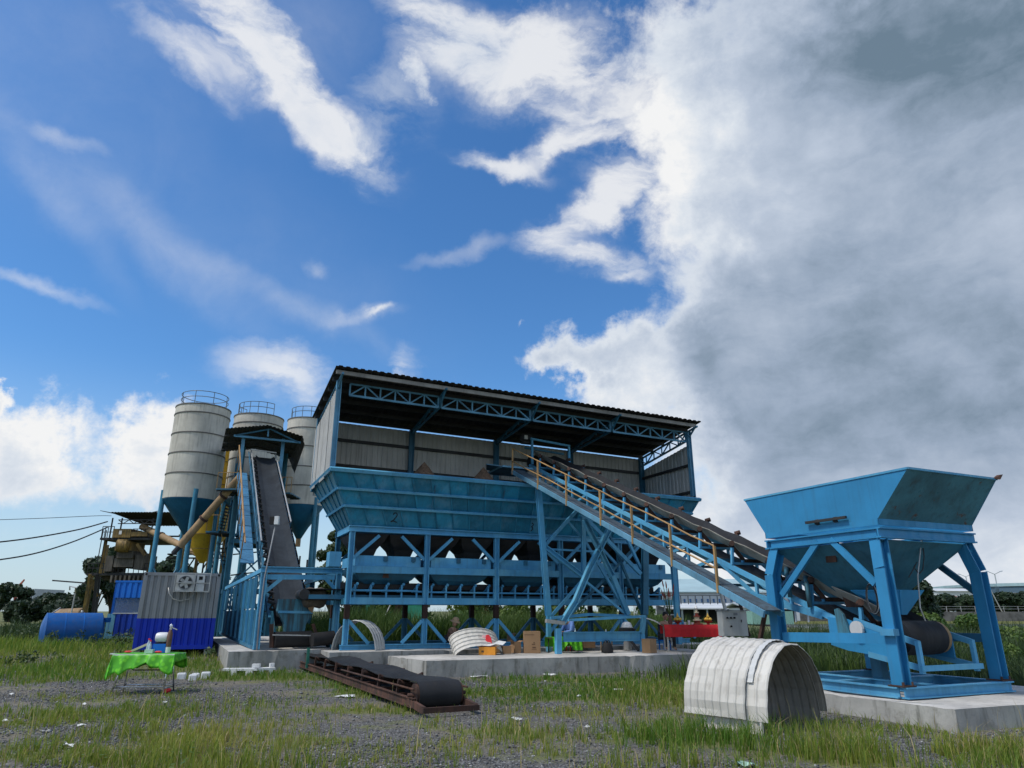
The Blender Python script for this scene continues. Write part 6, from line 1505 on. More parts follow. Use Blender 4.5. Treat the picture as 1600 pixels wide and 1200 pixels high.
def build_green_table():
    a, b = at_z(184, 1083, 0), at_z(250, 1082, 0); zt = .74
    c = vz(at_t(222, 1024, 14.1), 0); c = Vector((-7.35, 15.05, 0)); d = Vector((1, .06, 0)).normalized(); n = Vector((-d.y, d.x, 0)); w = .60; dp = .30
    q = lambda x, y, z: c+d*x+n*y+Zv*z
    r = thing('folding_table', 'folding table with chrome legs standing on gravel under green cloth', 'table', c)
    MB().box(q(0, 0, zt-.015), (2*w, 2*dp, .025), (d, n, Zv)).build('table_top', 'white_plastic', r)
    for sx in (-1, 1):
        for sy in (-1, 1): pipe(r, 'leg', 'chrome', q(sx*.42, sy*.10, zt-.03), q(sx*.48 if sx < 0 else sx*.40, sy*-.24 if sy < 0 else sy*.26, .0) if False else q(sx*.50-.03, sy*.26, 0), .016, 8)
        pipe(r, 'foot_bar', 'chrome', q(sx*.49-.03, -.23, .10), q(sx*.49-.03, .23, .10), .012, 6)
    for sy in (-1, 1): pipe(r, 'stretcher', 'chrome', q(-.5, sy*.232, .13), q(.44, sy*.232, .13), .013, 6)
    MB().path([q(-.42, .05, zt-.03), q(-.40, .05, .48), q(-.3, .05, .42), q(.3, .05, .42), q(.40, .05, .48), q(.42, .05, zt-.03)], .012, 6).build('support_loop', 'dark_steel', r)
    # cloth
    nx, ny = 44, 26; vs = []; X0, X1, Y0, Y1 = -w-.24, w+.14, -dp-.37, dp+.28
    for j in range(ny+1):
        for i in range(nx+1):
            x = X0+(X1-X0)*i/nx; y = Y0+(Y1-Y0)*j/ny
            cx, cy = max(-w, min(w, x)), max(-dp, min(dp, y)); ox, oy = x-cx, y-cy; o = math.hypot(ox, oy)
            # front edge hangs deeper at the corners
            hang = 1-.5*math.exp(-((x-.10)/.30)**2)+.15*(x < -.5) if oy < 0 else 1
            drop = o*hang*(1+.12*math.sin(x*21+y*5))
            px_ = cx+ox*.22+(.02*math.sin(x*26) if oy else 0)*min(1, o*6); py_ = cy+oy*.22+(.028*math.sin(x*23+1) if oy else 0)*min(1, o*6)
            vs.append(q(px_, py_, zt+.004-drop+.003*math.sin(x*15+y*9)))
    fs = [(j*(nx+1)+i, j*(nx+1)+i+1, (j+1)*(nx+1)+i+1, (j+1)*(nx+1)+i) for j in range(ny) for i in range(nx)]
    o = MB().add(vs, fs).build('tablecloth', 'green_cloth', None, True, loc=vz(c, zt)); tag(o, 'bright green cloth hanging crooked over the folding table', 'tablecloth')
    sm = o.modifiers.new('thick', 'SOLIDIFY'); sm.thickness = .004
    # things on it
    zt += .008
    def T(name, label, cat, x, y): return thing(name, label, cat, q(x, y, zt))
    t = T('hand_pump', 'tall dispenser bottle with a silver lever on the green table', 'bottle', .34, 0)
    MB().lathe(q(.34, 0, zt), [(.05, 0), (.05, .11)], 16).build('base', 'white_plastic', t); smooth_by_angle(MB().lathe(q(.34, 0, zt), [(.045, .112), (.05, .16), (.05, .36), (.03, .42), (.025, .44)], 16).build('body', 'brown_cloth', t))
    smooth_by_angle(MB().lathe(q(.34, 0, zt), [(.026, .442), (.026, .50), (.034, .505), (.034, .53), (.02, .55)], 14).build('cap', 'chrome', t)); MB().beam(q(.35, 0, zt+.49), q(.47, 0, zt+.44), .03, .016).build('lever', 'chrome', t)
    o = MB().box(q(.17, .05, zt+.085), (.26, .18, .17), (d, n, Zv)).build('blue_box', 'cont_azure', None, loc=q(.17, .05, zt)); tag(o, 'dark blue box under white machine on the green table', 'box')
    t = T('white_machine', 'rounded white appliance on top of blue box on green table', 'appliance', .17, .05)
    smooth_by_angle(MB().lathe(q(.05, .05, zt+.29), [(.02, 0), (.09, .015), (.10, .06), (.10, .20), (.08, .24), (.02, .25)], 18, d).build('body', 'white_plastic', t)); MB().box(q(.16, .05, zt+.182), (.2, .14, .02), (d, n, Zv)).build('base', 'black', t)
    for k, (x, y, h) in enumerate(((-.07, .02, .27), (-.005, -.05, .24))):
        o = MB().lathe(q(x, y, zt), [(.032, 0), (.033, .02), (.033, h*.62), (.014, h*.8), (.014, h*.9)], 14).build('water_bottle', 'bottle_clear', None, loc=q(x, y, zt)); smooth_by_angle(o)
        cp = MB().lathe(q(x, y, zt+h*.9+.001), [(.018, 0), (.018, .03)], 12).build('cap', 'red_bright', None); cp.parent = o; cp.location = -o.location
        tag(o, ('taller clear water bottle' if k == 0 else 'shorter clear water bottle nearer the edge')+' with red cap on green table', 'bottle', 'water bottles on the green table')
    o = MB().beam(q(-.38, 0, zt+.03), q(-.10, .03, zt+.16), .07, .04).build('wrapped_bundle', 'tan_pale', None, loc=q(-.24, 0, zt)); tag(o, 'pale wrapped bundle slanting against bottles on the green table', 'bundle')
    for k, (x, y, l) in enumerate(((-.42, -.05, 'left of the wrapped bundle'), (.22, -.16, 'in front of the blue box'))):
        o = smooth_by_angle(MB().lathe(q(x-.07, y, zt+.022), [(.008, 0), (.02, .03), (.022, .10), (.008, .14)], 10, d).build('red_packet', 'red_bright', None, loc=q(x, y, zt))); tag(o, 'small red packet lying on green table '+l, 'packet', 'red packets on the green table')
    o = MB().box(q(.05, -.17, zt+.035), (.16, .10, .07), (d, n, Zv)).build('clear_box', 'paper_green', None, loc=q(.05, -.17, zt)); tag(o, 'pale green plastic tub at the front of the green table', 'tub')
    o = MB().box(q(-.66, -.1, zt-.012), (.16, .04, .02), (d, n, Zv)).build('white_ruler', 'white_plastic', None, loc=q(-.66, -.1, zt)); tag(o, 'white strip poking out from left end of green table', 'strip')
    p = at_z(261, 1081, .03); o = smooth_by_angle(MB().lathe(p-d*.06, [(.01, 0), (.045, .02), (.04, .10), (.015, .13)], 10, Vector((.9, .3, .3))).build('red_can', 'red_bright', None, loc=vz(p, 0))); tag(o, 'small crumpled red can on the gravel by the right table leg', 'can')
plain('tan_pale', (.62, .52, .36), .7)
build_green_table()

def crate(name, label, cat, p, size, mat, rot=0., group=None, open_top=False, z=None):
    c = Vector(p); d = Vector((math.cos(rot), math.sin(rot), 0)); n = Vector((-d.y, d.x, 0)); x, y, h = size
    t = thing(name, label, cat, c, group); th = .012
    q = lambda a, b, e: c+d*a+n*b+Zv*e
    for s in (-1, 1):
        MB().box(q(0, s*(y/2-th/2), h/2), (x, th, h), (d, n, Zv)).build('side_panel', mat, t); MB().box(q(s*(x/2-th/2), 0, h/2), (th, y-2*th-.002, h), (d, n, Zv)).build('side_panel', mat, t)
    MB().box(q(0, 0, th/2+.001), (x-2*th-.002, y-2*th-.002, th), (d, n, Zv)).build('bottom', mat, t)
    if not open_top:
        MB().box(q(-x/4-.001, 0, h+th/2+.001), (x/2-.004, y, th), (d, n, Zv)).build('flap', mat, t); MB().box(q(x/4+.001, 0, h+th/2+.001), (x/2-.004, y, th), (d, n, Zv)).build('flap', mat, t)
    else:
        for s in (-1, 1): MB().beam(q(s*x/2, 0, h), q(s*(x/2+y*.3), 0, h+.03), y*.95, .008, Zv).build('flap', mat, t)
    return t, q
def on(x, y, z=.40): return at_z(x, y, z)
R_ = ALPHA
t, q = crate('cardboard_box', 'tall brown cardboard box with dark print, biggest on the slab', 'box', on(831, 1020), (.47, .34, .58), 'card', R_-.35, 'cardboard boxes on the slab')
for (x0, z0, w, h) in ((-.14, .50, .30, .012), (-.02, .24, .10, .025), (.0, .15, .10, .04), (.0, .285, .03, .03), (.0, .095, .14, .012)): MB().box(q(x0+.05, -.172, z0), (w, .003, h), (q(1, 0, 0)-q(0, 0, 0), q(0, 1, 0)-q(0, 0, 0), Zv)).build('printed_mark', 'card_ink', t)
crate('cardboard_box', 'upright open cardboard box nearest the tall box on its left', 'box', on(806, 1020), (.20, .28, .30), 'card', R_, 'cardboard boxes on the slab', True)
crate('cardboard_box', 'narrow taller cardboard box behind the two small open ones', 'box', on(798, 1013), (.16, .25, .44), 'card', R_, 'cardboard boxes on the slab', True)
crate('cardboard_box', 'small low cardboard box with spread flaps right of orange box', 'box', on(791, 1021), (.24, .26, .20), 'card', R_-.2, 'cardboard boxes on the slab', True)
crate('cardboard_box', 'small cardboard box touching the orange box', 'box', on(776, 1019), (.2, .26, .22), 'card', R_-.4, 'cardboard boxes on the slab')
crate('cardboard_box', 'brown cardboard box beside the right foot of trestle', 'box', on(1015, 1020), (.30, .30, .37), 'card', R_+.3, 'cardboard boxes on the slab')
crate('cardboard_box', 'cardboard box behind the trestle beam near the green cloth', 'box', at_w(918, 1012, -1.25)*1.0, (.40, .28, .26), 'card', R_, 'cardboard boxes on the slab')
def orange_box():
    p = on(762, 1023); t, q = crate('orange_box', 'open orange carton on the slab in front of tipped arch', 'box', p, (.46, .28, .21), 'orange_card', R_-.55, None, True)
    MB().box(q(-.12, -.1415, .09), (.07, .003, .05), (q(1, 0, 0)-q(0, 0, 0), q(0, 1, 0)-q(0, 0, 0), Zv)).build('dark_mark', 'card_ink', t)
    o = MB().plate([q(-.28, -.1, .24), q(.1, -.16, .235), (q(.30, .1, .30)), q(.0, .2, .25)], .006, Zv).build('paper_sheet', 'crumple', None, loc=q(0, 0, .235)); tag(o, 'white paper sheet lying across the top of the orange carton', 'paper')
    o = MB().plate([q(.16, .0, .29), q(.42, .02, .25), q(.50, .16, .33), (q(.28, .2, .36))], .006, Zv).build('paper_sheet', 'crumple', None, loc=q(.3, .1, .25)); tag(o, 'white paper sheet curling over the right rim of orange carton', 'paper')
    pl = thing('gift_bag', 'red and pink upright paper bag standing in the orange carton', 'bag', q(-.02, .02, .22))
    a = q(-.12, .02, .22)
    ov = [a+(q(1, 0, 0)-q(0, 0, 0))*(x*.13)+Zv*(z*.27)+(q(0,1,0)-q(0,0,0))*.03 for x, z in ((.25, .02), (1.5, .0), (1.75, .35), (1.6, .8), (1.1, 1.12), (.6, 1.1), (.45, .7))]
    MB().plate(ov, .05, Wv).build('front', 'red_bright', pl); MB().plate([p_-(q(1, 0, 0)-q(0, 0, 0))*.09-Zv*.01+Wv*.06 for p_ in ov], .03, Wv).build('back', 'pink_card', pl)
orange_box()
def bag():
    p = on(949, 1020); mb = MB().lathe(p, [(.02, 0), (.17, .01), (.18, .10), (.13, .24), (.10, .28), (.03, .27)], 12)
    o = smooth_by_angle(mb.build('black_bag', 'black', None, loc=p), 70); tag(o, 'slumped black bag on the slab under the trestle beam', 'bag')
    for s in (-.04, .05):
        h = MB().path([p+Uv*(s-.05)+Zv*.26, p+Uv*(s-.03)+Zv*.33, p+Uv*(s+.03)+Zv*.33, p+Uv*(s+.05)+Zv*.26], .012, 6).build('handle', 'black', None); h.parent = o; h.location = -o.location
bag()
def low_table():
    p = Vector(at_w(880, 1010, -1.75)); p.z = .40
    t = thing('low_table', 'low table hidden under a green cloth behind the trestle leg', 'table', p)
    MB().box(p+Zv*.40, (.9, .5, .03), (Uv, Wv, Zv)).build('table_top', 'wood', t)
    for a in (-.38, .38):
        for b in (-.2, .2): pipe(t, 'leg', 'dark_steel', p+Uv*a+Wv*b, p+Uv*a+Wv*b+Zv*.385, .015, 6)
    vs = []; nx = 30
    for j, (y, z) in enumerate(((.27, .15), (.26, .424), (-.26, .424), (-.28, .25), (-.30, .06))):
        for i in range(nx+1):
            x = -.48+.96*i/nx; fl = .03*math.sin(x*38) if j in (3, 4) else 0; zz = z+(.22*math.exp(-((x-.02)/.12)**2) if j == 4 else 0)
            vs.append(p+Uv*x+Wv*(y+fl)+Zv*zz)
    fs = [(j*(nx+1)+i, j*(nx+1)+i+1, (j+1)*(nx+1)+i+1, (j+1)*(nx+1)+i) for j in range(4) for i in range(nx)]
    o = MB().add(vs, fs).build('tablecloth', 'green_cloth', None, True, loc=p+Zv*.43); tag(o, 'green cloth on the low table behind the trestle leg', 'tablecloth')
    for x, l in ((.42, 'clear water bottle at right end of low green table'), (.36, None)):
        if l: b = p+Uv*x+Zv*.43; o = smooth_by_angle(MB().lathe(b, [(.03, 0), (.032, .14), (.012, .19), (.013, .23)], 12).build('water_bottle', 'bottle_clear', None, loc=b)); tag(o, l, 'bottle')
    b = at_w(947, 990, -1.6); b.z = .75
    st = thing('bottle_stool', 'small stool holding a clear bottle behind the trestle beam', 'stool', vz(b, .40)); MB().box(vz(b, .73), (.3, .3, .03), (Uv, Wv, Zv)).build('seat', 'wood', st)
    for a in (-.12, .12):
        for c in (-.12, .12): bar(st, 'leg', 'wood', vz(b, .4)+Uv*a+Wv*c, vz(b, .713)+Uv*a+Wv*c, .03, .03)
    o = smooth_by_angle(MB().lathe(b, [(.035, 0), (.037, .16), (.014, .22), (.015, .27)], 12).build('water_bottle', 'bottle_clear', None, loc=b)); tag(o, 'clear bottle standing alone above the middle of the trestle beam', 'bottle')
low_table()
def hat_stand():
    p = Vector(at_w(981, 1014, -1.4)); p.z = .40
    t = thing('tapered_stand', 'dark funnel-shaped stand behind the trestle beam', 'stand', p)
    smooth_by_angle(MB().lathe(p, [(.13, 0), (.13, .22), (.09, .26)], 16).build('base', 'concrete_side', t)); smooth_by_angle(MB().lathe(p, [(.08, .262), (.10, .33), (.26, .50), (.27, .62), (.2, .66)], 18).build('bowl', 'dark_steel', t))
    h = p+Zv*.665; o = thing('hard_hat', 'white hard hat resting on top of the dark funnel-shaped stand', 'hard hat', h)
    smooth_by_angle(MB().lathe(h, [(.17, 0), (.165, .06), (.13, .13), (.07, .165), (.01, .17)], 20).build('shell', 'hardhat', o)); MB().lathe(h, [(.171, 0), (.20, -.004), (.20, .006), (.171, .010)], 20, None, False).build('brim', 'hardhat', o)
hat_stand()

# --- offerings table
def offering_table():
    p = P(9.75, -3.0, .40); q = lambda x, y, z: p+Vector((x, y, z))
    t = thing('offering_table', 'long table under red cloth set with offerings behind the nested arches', 'table', p)
    MB().box(q(0, 0, .74), (1.7, .6, .03)).build('table_top', 'wood', t)
    for a in (-.78, .78):
        for b in (-.24, .24): bar(t, 'leg', 'galv', q(a, b, 0), q(a, b, .72), .035, .035)
    vs = []; nx = 36
    for j, (y, z) in enumerate(((.32, .5), (.31, .762), (-.31, .762), (-.33, .62), (-.34, .42))):
        for i in range(nx+1): x = -.88+1.76*i/nx; vs.append(q(x, y+(.015*math.sin(x*30) if j > 2 else 0), z))
    fs = [(j*(nx+1)+i, j*(nx+1)+i+1, (j+1)*(nx+1)+i+1, (j+1)*(nx+1)+i) for j in range(4) for i in range(nx)]
    o = MB().add(vs, fs).build('tablecloth', 'red_cloth', None, True, loc=q(0, 0, .76)); tag(o, 'deep red cloth draped over the offerings table', 'tablecloth')
    zt = .768
    v = thing('flower_vase', 'tall vase of red upright stems at left end of red table', 'vase', q(-.62, 0, zt))
    smooth_by_angle(MB().lathe(q(-.62, 0, zt), [(.05, 0), (.075, .08), (.05, .2), (.06, .26)], 14).build('vase', 'brown_cloth', v))
    for k in range(9):
        a = random.uniform(0, 6.28); l = random.uniform(.6, 1.0); tip = q(-.62+.22*math.cos(a)*random.uniform(.2, 1), .15*math.sin(a), zt+.24+l); pipe(v, 'stem', 'leafy', q(-.62, 0, zt+.2), tip, .009, 5)
        MB().lathe(tip, [(.005, -.12), (.022, -.05), (.016, .06), (.004, .12)], 7, (tip-q(-.62, 0, zt+.2))).build('flower', 'stem_red', v)
    for k, (x, l) in enumerate(((-.40, 'golden fruit pile on the red table right of the flower vase'), (.52, 'golden fruit pile at right end of the red table'))):
        f = thing('fruit_pile', l, 'fruit', q(x, -.05, zt), 'fruit piles on the red table'); smooth_by_angle(MB().lathe(q(x, -.05, zt), [(.04, 0), (.05, .05), (.13, .08), (.14, .095)], 14).build('dish', 'stem_red', f))
        for i in range(7): a = 6.283*i/6; MB().lathe(q(x+(.075*math.cos(a) if i < 6 else 0), -.05+(.075*math.sin(a) if i < 6 else 0), zt+.10+(.0 if i < 6 else .075)), [(.01, -.005), (.05, .03), (.05, .06), (.01, .10)], 8).build('fruit', 'gold', f)
        MB().lathe(q(x, -.05, zt+.25), [(.03, 0), (.004, .09)], 7).build('leaf_tip', 'gold', f)
    f = thing('offering_tower', 'tiered red and gold offering stand in the middle of red table', 'offering', q(.2, 0, zt))
    for i in range(4): MB().lathe(q(.2, 0, zt+.11*i), [(.16-.03*i, 0), (.16-.03*i, .03), (.09-.02*i, .035), (.09-.02*i, .108)], 12).build('tier', 'stem_red' if i % 2 == 0 else 'tan_pale', f)
    MB().lathe(q(.2, 0, zt+.441), [(.05, 0), (.06, .03), (.02, .10)], 10).build('top_ornament', 'white_plastic', f)
    for k, (x, h) in enumerate(((-.2, .07), (-.08, .12), (0.02, .06))):
        o = MB().lathe(q(x, -.12, zt), [(.03, 0), (.04, h)], 10).build('offering_cup', 'white_plastic', None, loc=q(x, -.12, zt)); tag(o, ('low white cup nearest the fruit pile', 'tall white cup between two low cups', 'low white cup nearest the tiered stand')[k]+' on red table', 'cup', 'white cups on the red table')
plain('leafy', (.06, .12, .03), .7)
offering_table()
def control_cabinet():
    p = at_w(1151, 994, -7.4); z0 = p.z; r = thing('control_cabinet', 'pale grey control cabinet with round switches by the conveyor tail', 'cabinet', vz(p, 0))
    d, n = Vector((.985, .17, 0)), Vector((-.17, .985, 0)); q = lambda x, y, z: vz(p, z0)+d*x+n*y+Zv*z
    MB().box(q(0, .15, .28), (.62, .28, .56), (d, n, Zv)).build('case', 'white_paint', r); MB().box(q(-.075, .002, .28), (.44, .012, .54), (d, n, Zv)).build('door', 'white_paint', r)
    for x, z in ((-.20, .41), (-.11, .41), (-.02, .41), (-.12, .22)): MB().lathe(q(x, -.006, z), [(.022, 0), (.022, .03)], 12, -n).build('switch', 'black', r)
    MB().box(q(.02, -.006, .495), (.10, .006, .06), (d, n, Zv)).build('name_plate', 'cont_grey', r); MB().box(q(.155, -.004, .34), (.012, .02, .06), (d, n, Zv)).build('handle', 'black', r)
    MB().box(q(0, .15, .575), (.66, .34, .02), (d, n, Zv)).build('rain_hood', 'cont_grey', r)
    for x in (-.26, .26): bar(r, 'stand_leg', 'galv', vz(q(x, .15, 0), 0), q(x, .15, -.002), .05, .05)
control_cabinet()

# --- foam blocks and litter
for k, (x, y, s, l) in enumerate(((283, 1062, .17, 'leftmost of the white foam blocks on the gravel right of green table'), (301, 1064, .16, 'middle front white foam block on the gravel right of green table'), (305, 1061, .15, 'middle rear white foam block right of the green table'), (321, 1061, .18, 'rightmost white foam block on the gravel by green table'))):
    p = at_z(x, y, 0); o = MB().box(p+Zv*s*.42, (s*1.15, s, s*.95), (Vector((.95, .3, 0)), Vector((-.3, .95, 0)), Zv)).build('foam_block', 'white_plastic', None, loc=p); tag(o, l, 'foam block', 'white foam blocks on the gravel')
    bv = o.modifiers.new('round', 'BEVEL'); bv.width = .03; bv.segments = 2
def tray(x, y, L, l, rot):
    p = at_z(x, y, 0); d = Vector((math.cos(rot), math.sin(rot), 0)); n = Vector((-d.y, d.x, 0))
    mb = MB().box(p+Zv*.14, (L, .3, .05), (d, n, Zv)).box(p+d*L*.28-n*.10+Zv*.055, (L*.2, .12, .11), (d, n, Zv)).box(p-d*L*.18-n*.10+Zv*.055, (L*.2, .12, .11), (d, n, Zv)).box(p+d*L*.4+n*.1+Zv*.215, (L*.22, .15, .09), (d, n, Zv))
    o = mb.build('foam_packaging', 'crumple', None, loc=p); tag(o, l, 'foam packaging', 'white foam packaging by the concrete apron')
tray(376, 1055, .85, 'longest piece of white foam packaging in front of the concrete apron', .1)
tray(412, 1054, .5, 'white foam packaging piece nearest the scrap conveyor end', .5)
for k, (x, y, w, l) in enumerate(((105, 1171, .22, 'torn white paper scrap at bottom left of gravel'), (126, 1137, .16, 'crumpled white scrap in the grass left of centre bottom'), (8, 1129, .12, 'pale scrap at left edge of the gravel'), (18, 1086, .14, 'flat white scrap near left edge by grass'), (283, 1150, .10, 'small white scrap below the green table'), (905, 1090, .10, 'small round white scrap in grass before the slab'), (918, 1138, .10, 'cream scrap on gravel left of the nested arches'), (806, 1128, .18, 'thin white strip on gravel right of scrap conveyor'), (1170, 1198, .28, 'pale green paper scrap at the bottom edge below arches'), (965, 1080, .3, 'flat white chip pile in grass before the slab right part'), (132, 1101, .10, 'tiny white scrap left of the green table feet'), (258, 1101, .12, 'small flat scrap on gravel below green table'), (540, 1089, .5, 'patch of white chips beside scrap conveyor'), (750, 1059, .5, 'white rubble line along foot of the slab corner'), (860, 1056, .4, 'white rubble along foot of the slab middle'))):
    p = at_z(x, y, 0); n = 9; vs = []; z = gz(p)
    for j in range(n):
        a = 6.283*j/n; rr = w*.5*random.uniform(.55, 1.1); vs.append(p+Vector((math.cos(a)*rr, math.sin(a)*rr*.55, z+.012+random.uniform(0, .05)*min(1, w*5))))
    vs.append(p+Vector((0, 0, z+.05))); o = MB().add(vs, [(j, (j+1) % n, n) for j in range(n)]).build('litter_scrap', 'paper_green' if 'green paper' in l else 'crumple', None, loc=vz(p, z)); tag(o, l, 'litter', 'pale litter on the ground'); sm = o.modifiers.new('thick', 'SOLIDIFY'); sm.thickness = .006

# --- people
def skin_obj(name, mat, parent, nodes, edges, root=0, sub=2):
    me = bpy.data.meshes.new(name); off = rootof(parent).location
    me.from_pydata([tuple(Vector(p)-off) for p, r in nodes], edges, []); o = bpy.data.objects.new(name, me); COL.objects.link(o); o.parent = parent
    me.materials.append(M[mat]); md = o.modifiers.new('skin', 'SKIN'); md.use_smooth_shade = True
    for i, (p, r) in enumerate(nodes): me.skin_vertices[0].data[i].radius = (r, r) if not isinstance(r, tuple) else r; me.skin_vertices[0].data[i].use_root = (i == root)
    ss = o.modifiers.new('sub', 'SUBSURF'); ss.levels = sub; ss.render_levels = sub
    return o
def person(label, base, face, J, shirt, trousers, hat=None, hair=True):
    """J: joints in the person's own axes (forward, left, up); built as one skinned body with clothes over it"""
    f = Vector((math.cos(face), math.sin(face), 0)); l = Vector((-f.y, f.x, 0)); base = Vector(base)
    W = lambda k: base+f*J[k][0]+l*J[k][1]+Zv*J[k][2]
    t = thing('person', label, 'person', base)
    R = dict(pel=.125, sp=.12, ch=.135, nk=.055, sl=.06, el=.042, wl=.03, hl=.035, sr=.06, er=.042, wr=.03, hr=.035, tl=.085, kl=.06, al=.042, fl=.04, tr=.085, kr=.06, ar=.042, fr=.04)
    names = [k for k in ('pel', 'sp', 'ch', 'nk', 'sl', 'el', 'wl', 'hl', 'sr', 'er', 'wr', 'hr', 'tl', 'kl', 'al', 'fl', 'tr', 'kr', 'ar', 'fr')]
    E = [('pel', 'sp'), ('sp', 'ch'), ('ch', 'nk'), ('ch', 'sl'), ('sl', 'el'), ('el', 'wl'), ('wl', 'hl'), ('ch', 'sr'), ('sr', 'er'), ('er', 'wr'), ('wr', 'hr'), ('pel', 'tl'), ('tl', 'kl'), ('kl', 'al'), ('al', 'fl'), ('pel', 'tr'), ('tr', 'kr'), ('kr', 'ar'), ('ar', 'fr')]
    ix = {k: i for i, k in enumerate(names)}
    skin_obj('body', 'skin', t, [(W(k), R[k]*.93) for k in names], [(ix[a], ix[b]) for a, b in E])
    def cloth(name, mat, ks, es, g): i2 = {k: i for i, k in enumerate(ks)}; skin_obj(name, mat, t, [(W(k), R[k]*g) for k in ks], [(i2[a], i2[b]) for a, b in es])
    cloth('shirt', shirt, ['sp', 'pel', 'ch', 'sl', 'el', 'wl', 'sr', 'er', 'wr'], [('sp', 'pel'), ('sp', 'ch'), ('ch', 'sl'), ('sl', 'el'), ('el', 'wl'), ('ch', 'sr'), ('sr', 'er'), ('er', 'wr')], 1.14)
    cloth('trousers', trousers, ['pel', 'tl', 'kl', 'al', 'tr', 'kr', 'ar'], [('pel', 'tl'), ('tl', 'kl'), ('kl', 'al'), ('pel', 'tr'), ('tr', 'kr'), ('kr', 'ar')], 1.16)
    for s in 'lr':
        k = W('h'+s); d = (W('h'+s)-W('w'+s)).normalized(); sd = d.cross(Zv).normalized() if abs(d.z) < .95 else l
        h = MB()
        for i, o_ in enumerate((-.027, -.009, .009, .027)): h.path([k+sd*o_, k+sd*o_*1.15+d*(.045+.008*(i in (1, 2))), k+sd*o_*1.1+d*(.075)-Zv*.02], .008, 6)
        h.path([k-d*.03+sd*.03, k+sd*.055, k+sd*.06+d*.03], .009, 6); h.build('fingers', 'skin', t)
    hc = W('hd'); up = (W('hd')-W('nk')).normalized(); ff = (f-up*f.dot(up)).normalized(); ll = up.cross(ff)
    hd = MB().lathe(hc, [(.005, -.125), (.045, -.12), (.065, -.08), (.078, -.02), (.080, .03), (.068, .08), (.035, .11), (.004, .118)], 18, up).build('head', 'skin', t); smooth_by_angle(hd, 80)
    MB().lathe(hc+ff*.068-up*.035, [(.018, 0), (.006, .03)], 8, ff-up*.4).build('nose', 'skin', hd)
    for s in (-1, 1):
        MB().lathe(hc+ff*.066+ll*s*.03+up*.0, [(.011, 0), (.004, .012)], 8, ff).build('eye', 'black', hd); MB().lathe(hc+ll*s*.076-up*.015, [(.022, 0), (.016, .015)], 8, ll*s).build('ear', 'skin', hd)
    MB().beam(hc+ff*.072-up*.07-ll*.02, hc+ff*.072-up*.07+ll*.02, .008, .008, up).build('mouth', 'stem_red', hd)
    if hair: smooth_by_angle(MB().lathe(hc-ff*.012+up*.012, [(.082, -.03), (.088, .03), (.075, .085), (.04, .115), (.004, .122)], 18, up).build('hair', 'black', hd), 80)
    if hat:
        smooth_by_angle(MB().lathe(hc+up*.01, [(.10, .035), (.098, .09), (.07, .135), (.004, .15)], 18, up).build('hat_crown', hat, hd), 80); MB().lathe(hc+up*.01, [(.10, .036), (.165, .005), (.165, .012), (.10, .05)], 20, up, False).build('hat_brim', hat, hd)
    return t
SQUAT = dict(pel=(0, 0, .22), sp=(.06, 0, .36), ch=(.14, 0, .52), nk=(.17, 0, .60), hd=(.21, 0, .73), sl=(.13, .17, .50), el=(.30, .20, .34), wl=(.44, .08, .36), hl=(.50, .06, .38), sr=(.13, -.17, .50), er=(.30, -.20, .34), wr=(.44, -.08, .38), hr=(.50, -.06, .40),
             tl=(.06, .10, .22), kl=(.40, .16, .40), al=(.20, .15, .07), fl=(.36, .17, .04), tr=(.06, -.10, .22), kr=(.40, -.16, .40), ar=(.20, -.15, .07), fr=(.36, -.17, .04))
SIT = dict(pel=(0, 0, .42), sp=(.03, 0, .60), ch=(.08, 0, .78), nk=(.12, 0, .88), hd=(.18, 0, 1.01), sl=(.08, .18, .77), el=(.18, .24, .52), wl=(.38, .14, .48), hl=(.45, .11, .48), sr=(.08, -.18, .77), er=(.20, -.22, .52), wr=(.40, -.12, .50), hr=(.47, -.10, .50),
           tl=(.03, .10, .42), kl=(.44, .13, .44), al=(.46, .13, .08), fl=(.60, .13, .04), tr=(.03, -.10, .42), kr=(.44, -.13, .44), ar=(.46, -.13, .08), fr=(.60, -.13, .04))
STAND = dict(pel=(0, 0, .92), sp=(0, 0, 1.08), ch=(.02, 0, 1.30), nk=(.02, 0, 1.44), hd=(.04, 0, 1.58), sl=(0, .19, 1.34), el=(.02, .23, 1.08), wl=(.14, .18, .92), hl=(.20, .16, .88), sr=(0, -.19, 1.34), er=(.02, -.23, 1.08), wr=(.14, -.18, .92), hr=(.20, -.16, .88),
             tl=(0, .10, .90), kl=(.02, .11, .50), al=(0, .11, .08), fl=(.14, .12, .04), tr=(0, -.10, .90), kr=(.02, -.11, .50), ar=(0, -.11, .08), fr=(.14, -.12, .04))
b = Vector(at_t(702, 990, 21.2)); person('person in brown jacket and tan sun hat squatting behind the tipped arch', vz(b, .50), math.radians(-30), SQUAT, 'brown_cloth', 'dark_trouser', 'tan_cloth', False)
b = at_w(893, 990, -1.15); person('person in light blue shirt sitting at the low green table', vz(b, .46), math.radians(-150), SIT, 'blue_cloth', 'dark_trouser')
b2 = vz(b, .40); st = thing('plastic_stool', 'small plastic stool under the person in light blue shirt', 'stool', b2); MB().box(b2+Zv*.35, (.3, .3, .03), (Uv, Wv, Zv)).build('seat', 'red_bright', st)
for a in (-.12, .12):
    for c in (-.12, .12): bar(st, 'leg', 'red_bright', b2+Uv*a+Wv*c, b2+Uv*a+Wv*c+Zv*.333, .03, .03)
b = P(9.55, -1.9, .4); person('person in dark navy clothes crouching behind the red offerings table', b, math.radians(-80), {k: (v[0], v[1], v[2]+.0) for k, v in SIT.items()}, 'navy_cloth', 'dark_trouser')
st = thing('plastic_stool', 'small plastic stool behind the red offerings table', 'stool', b); MB().box(b+Zv*.28, (.3, .3, .03), (Uv, Wv, Zv)).build('seat', 'cont_azure', st)
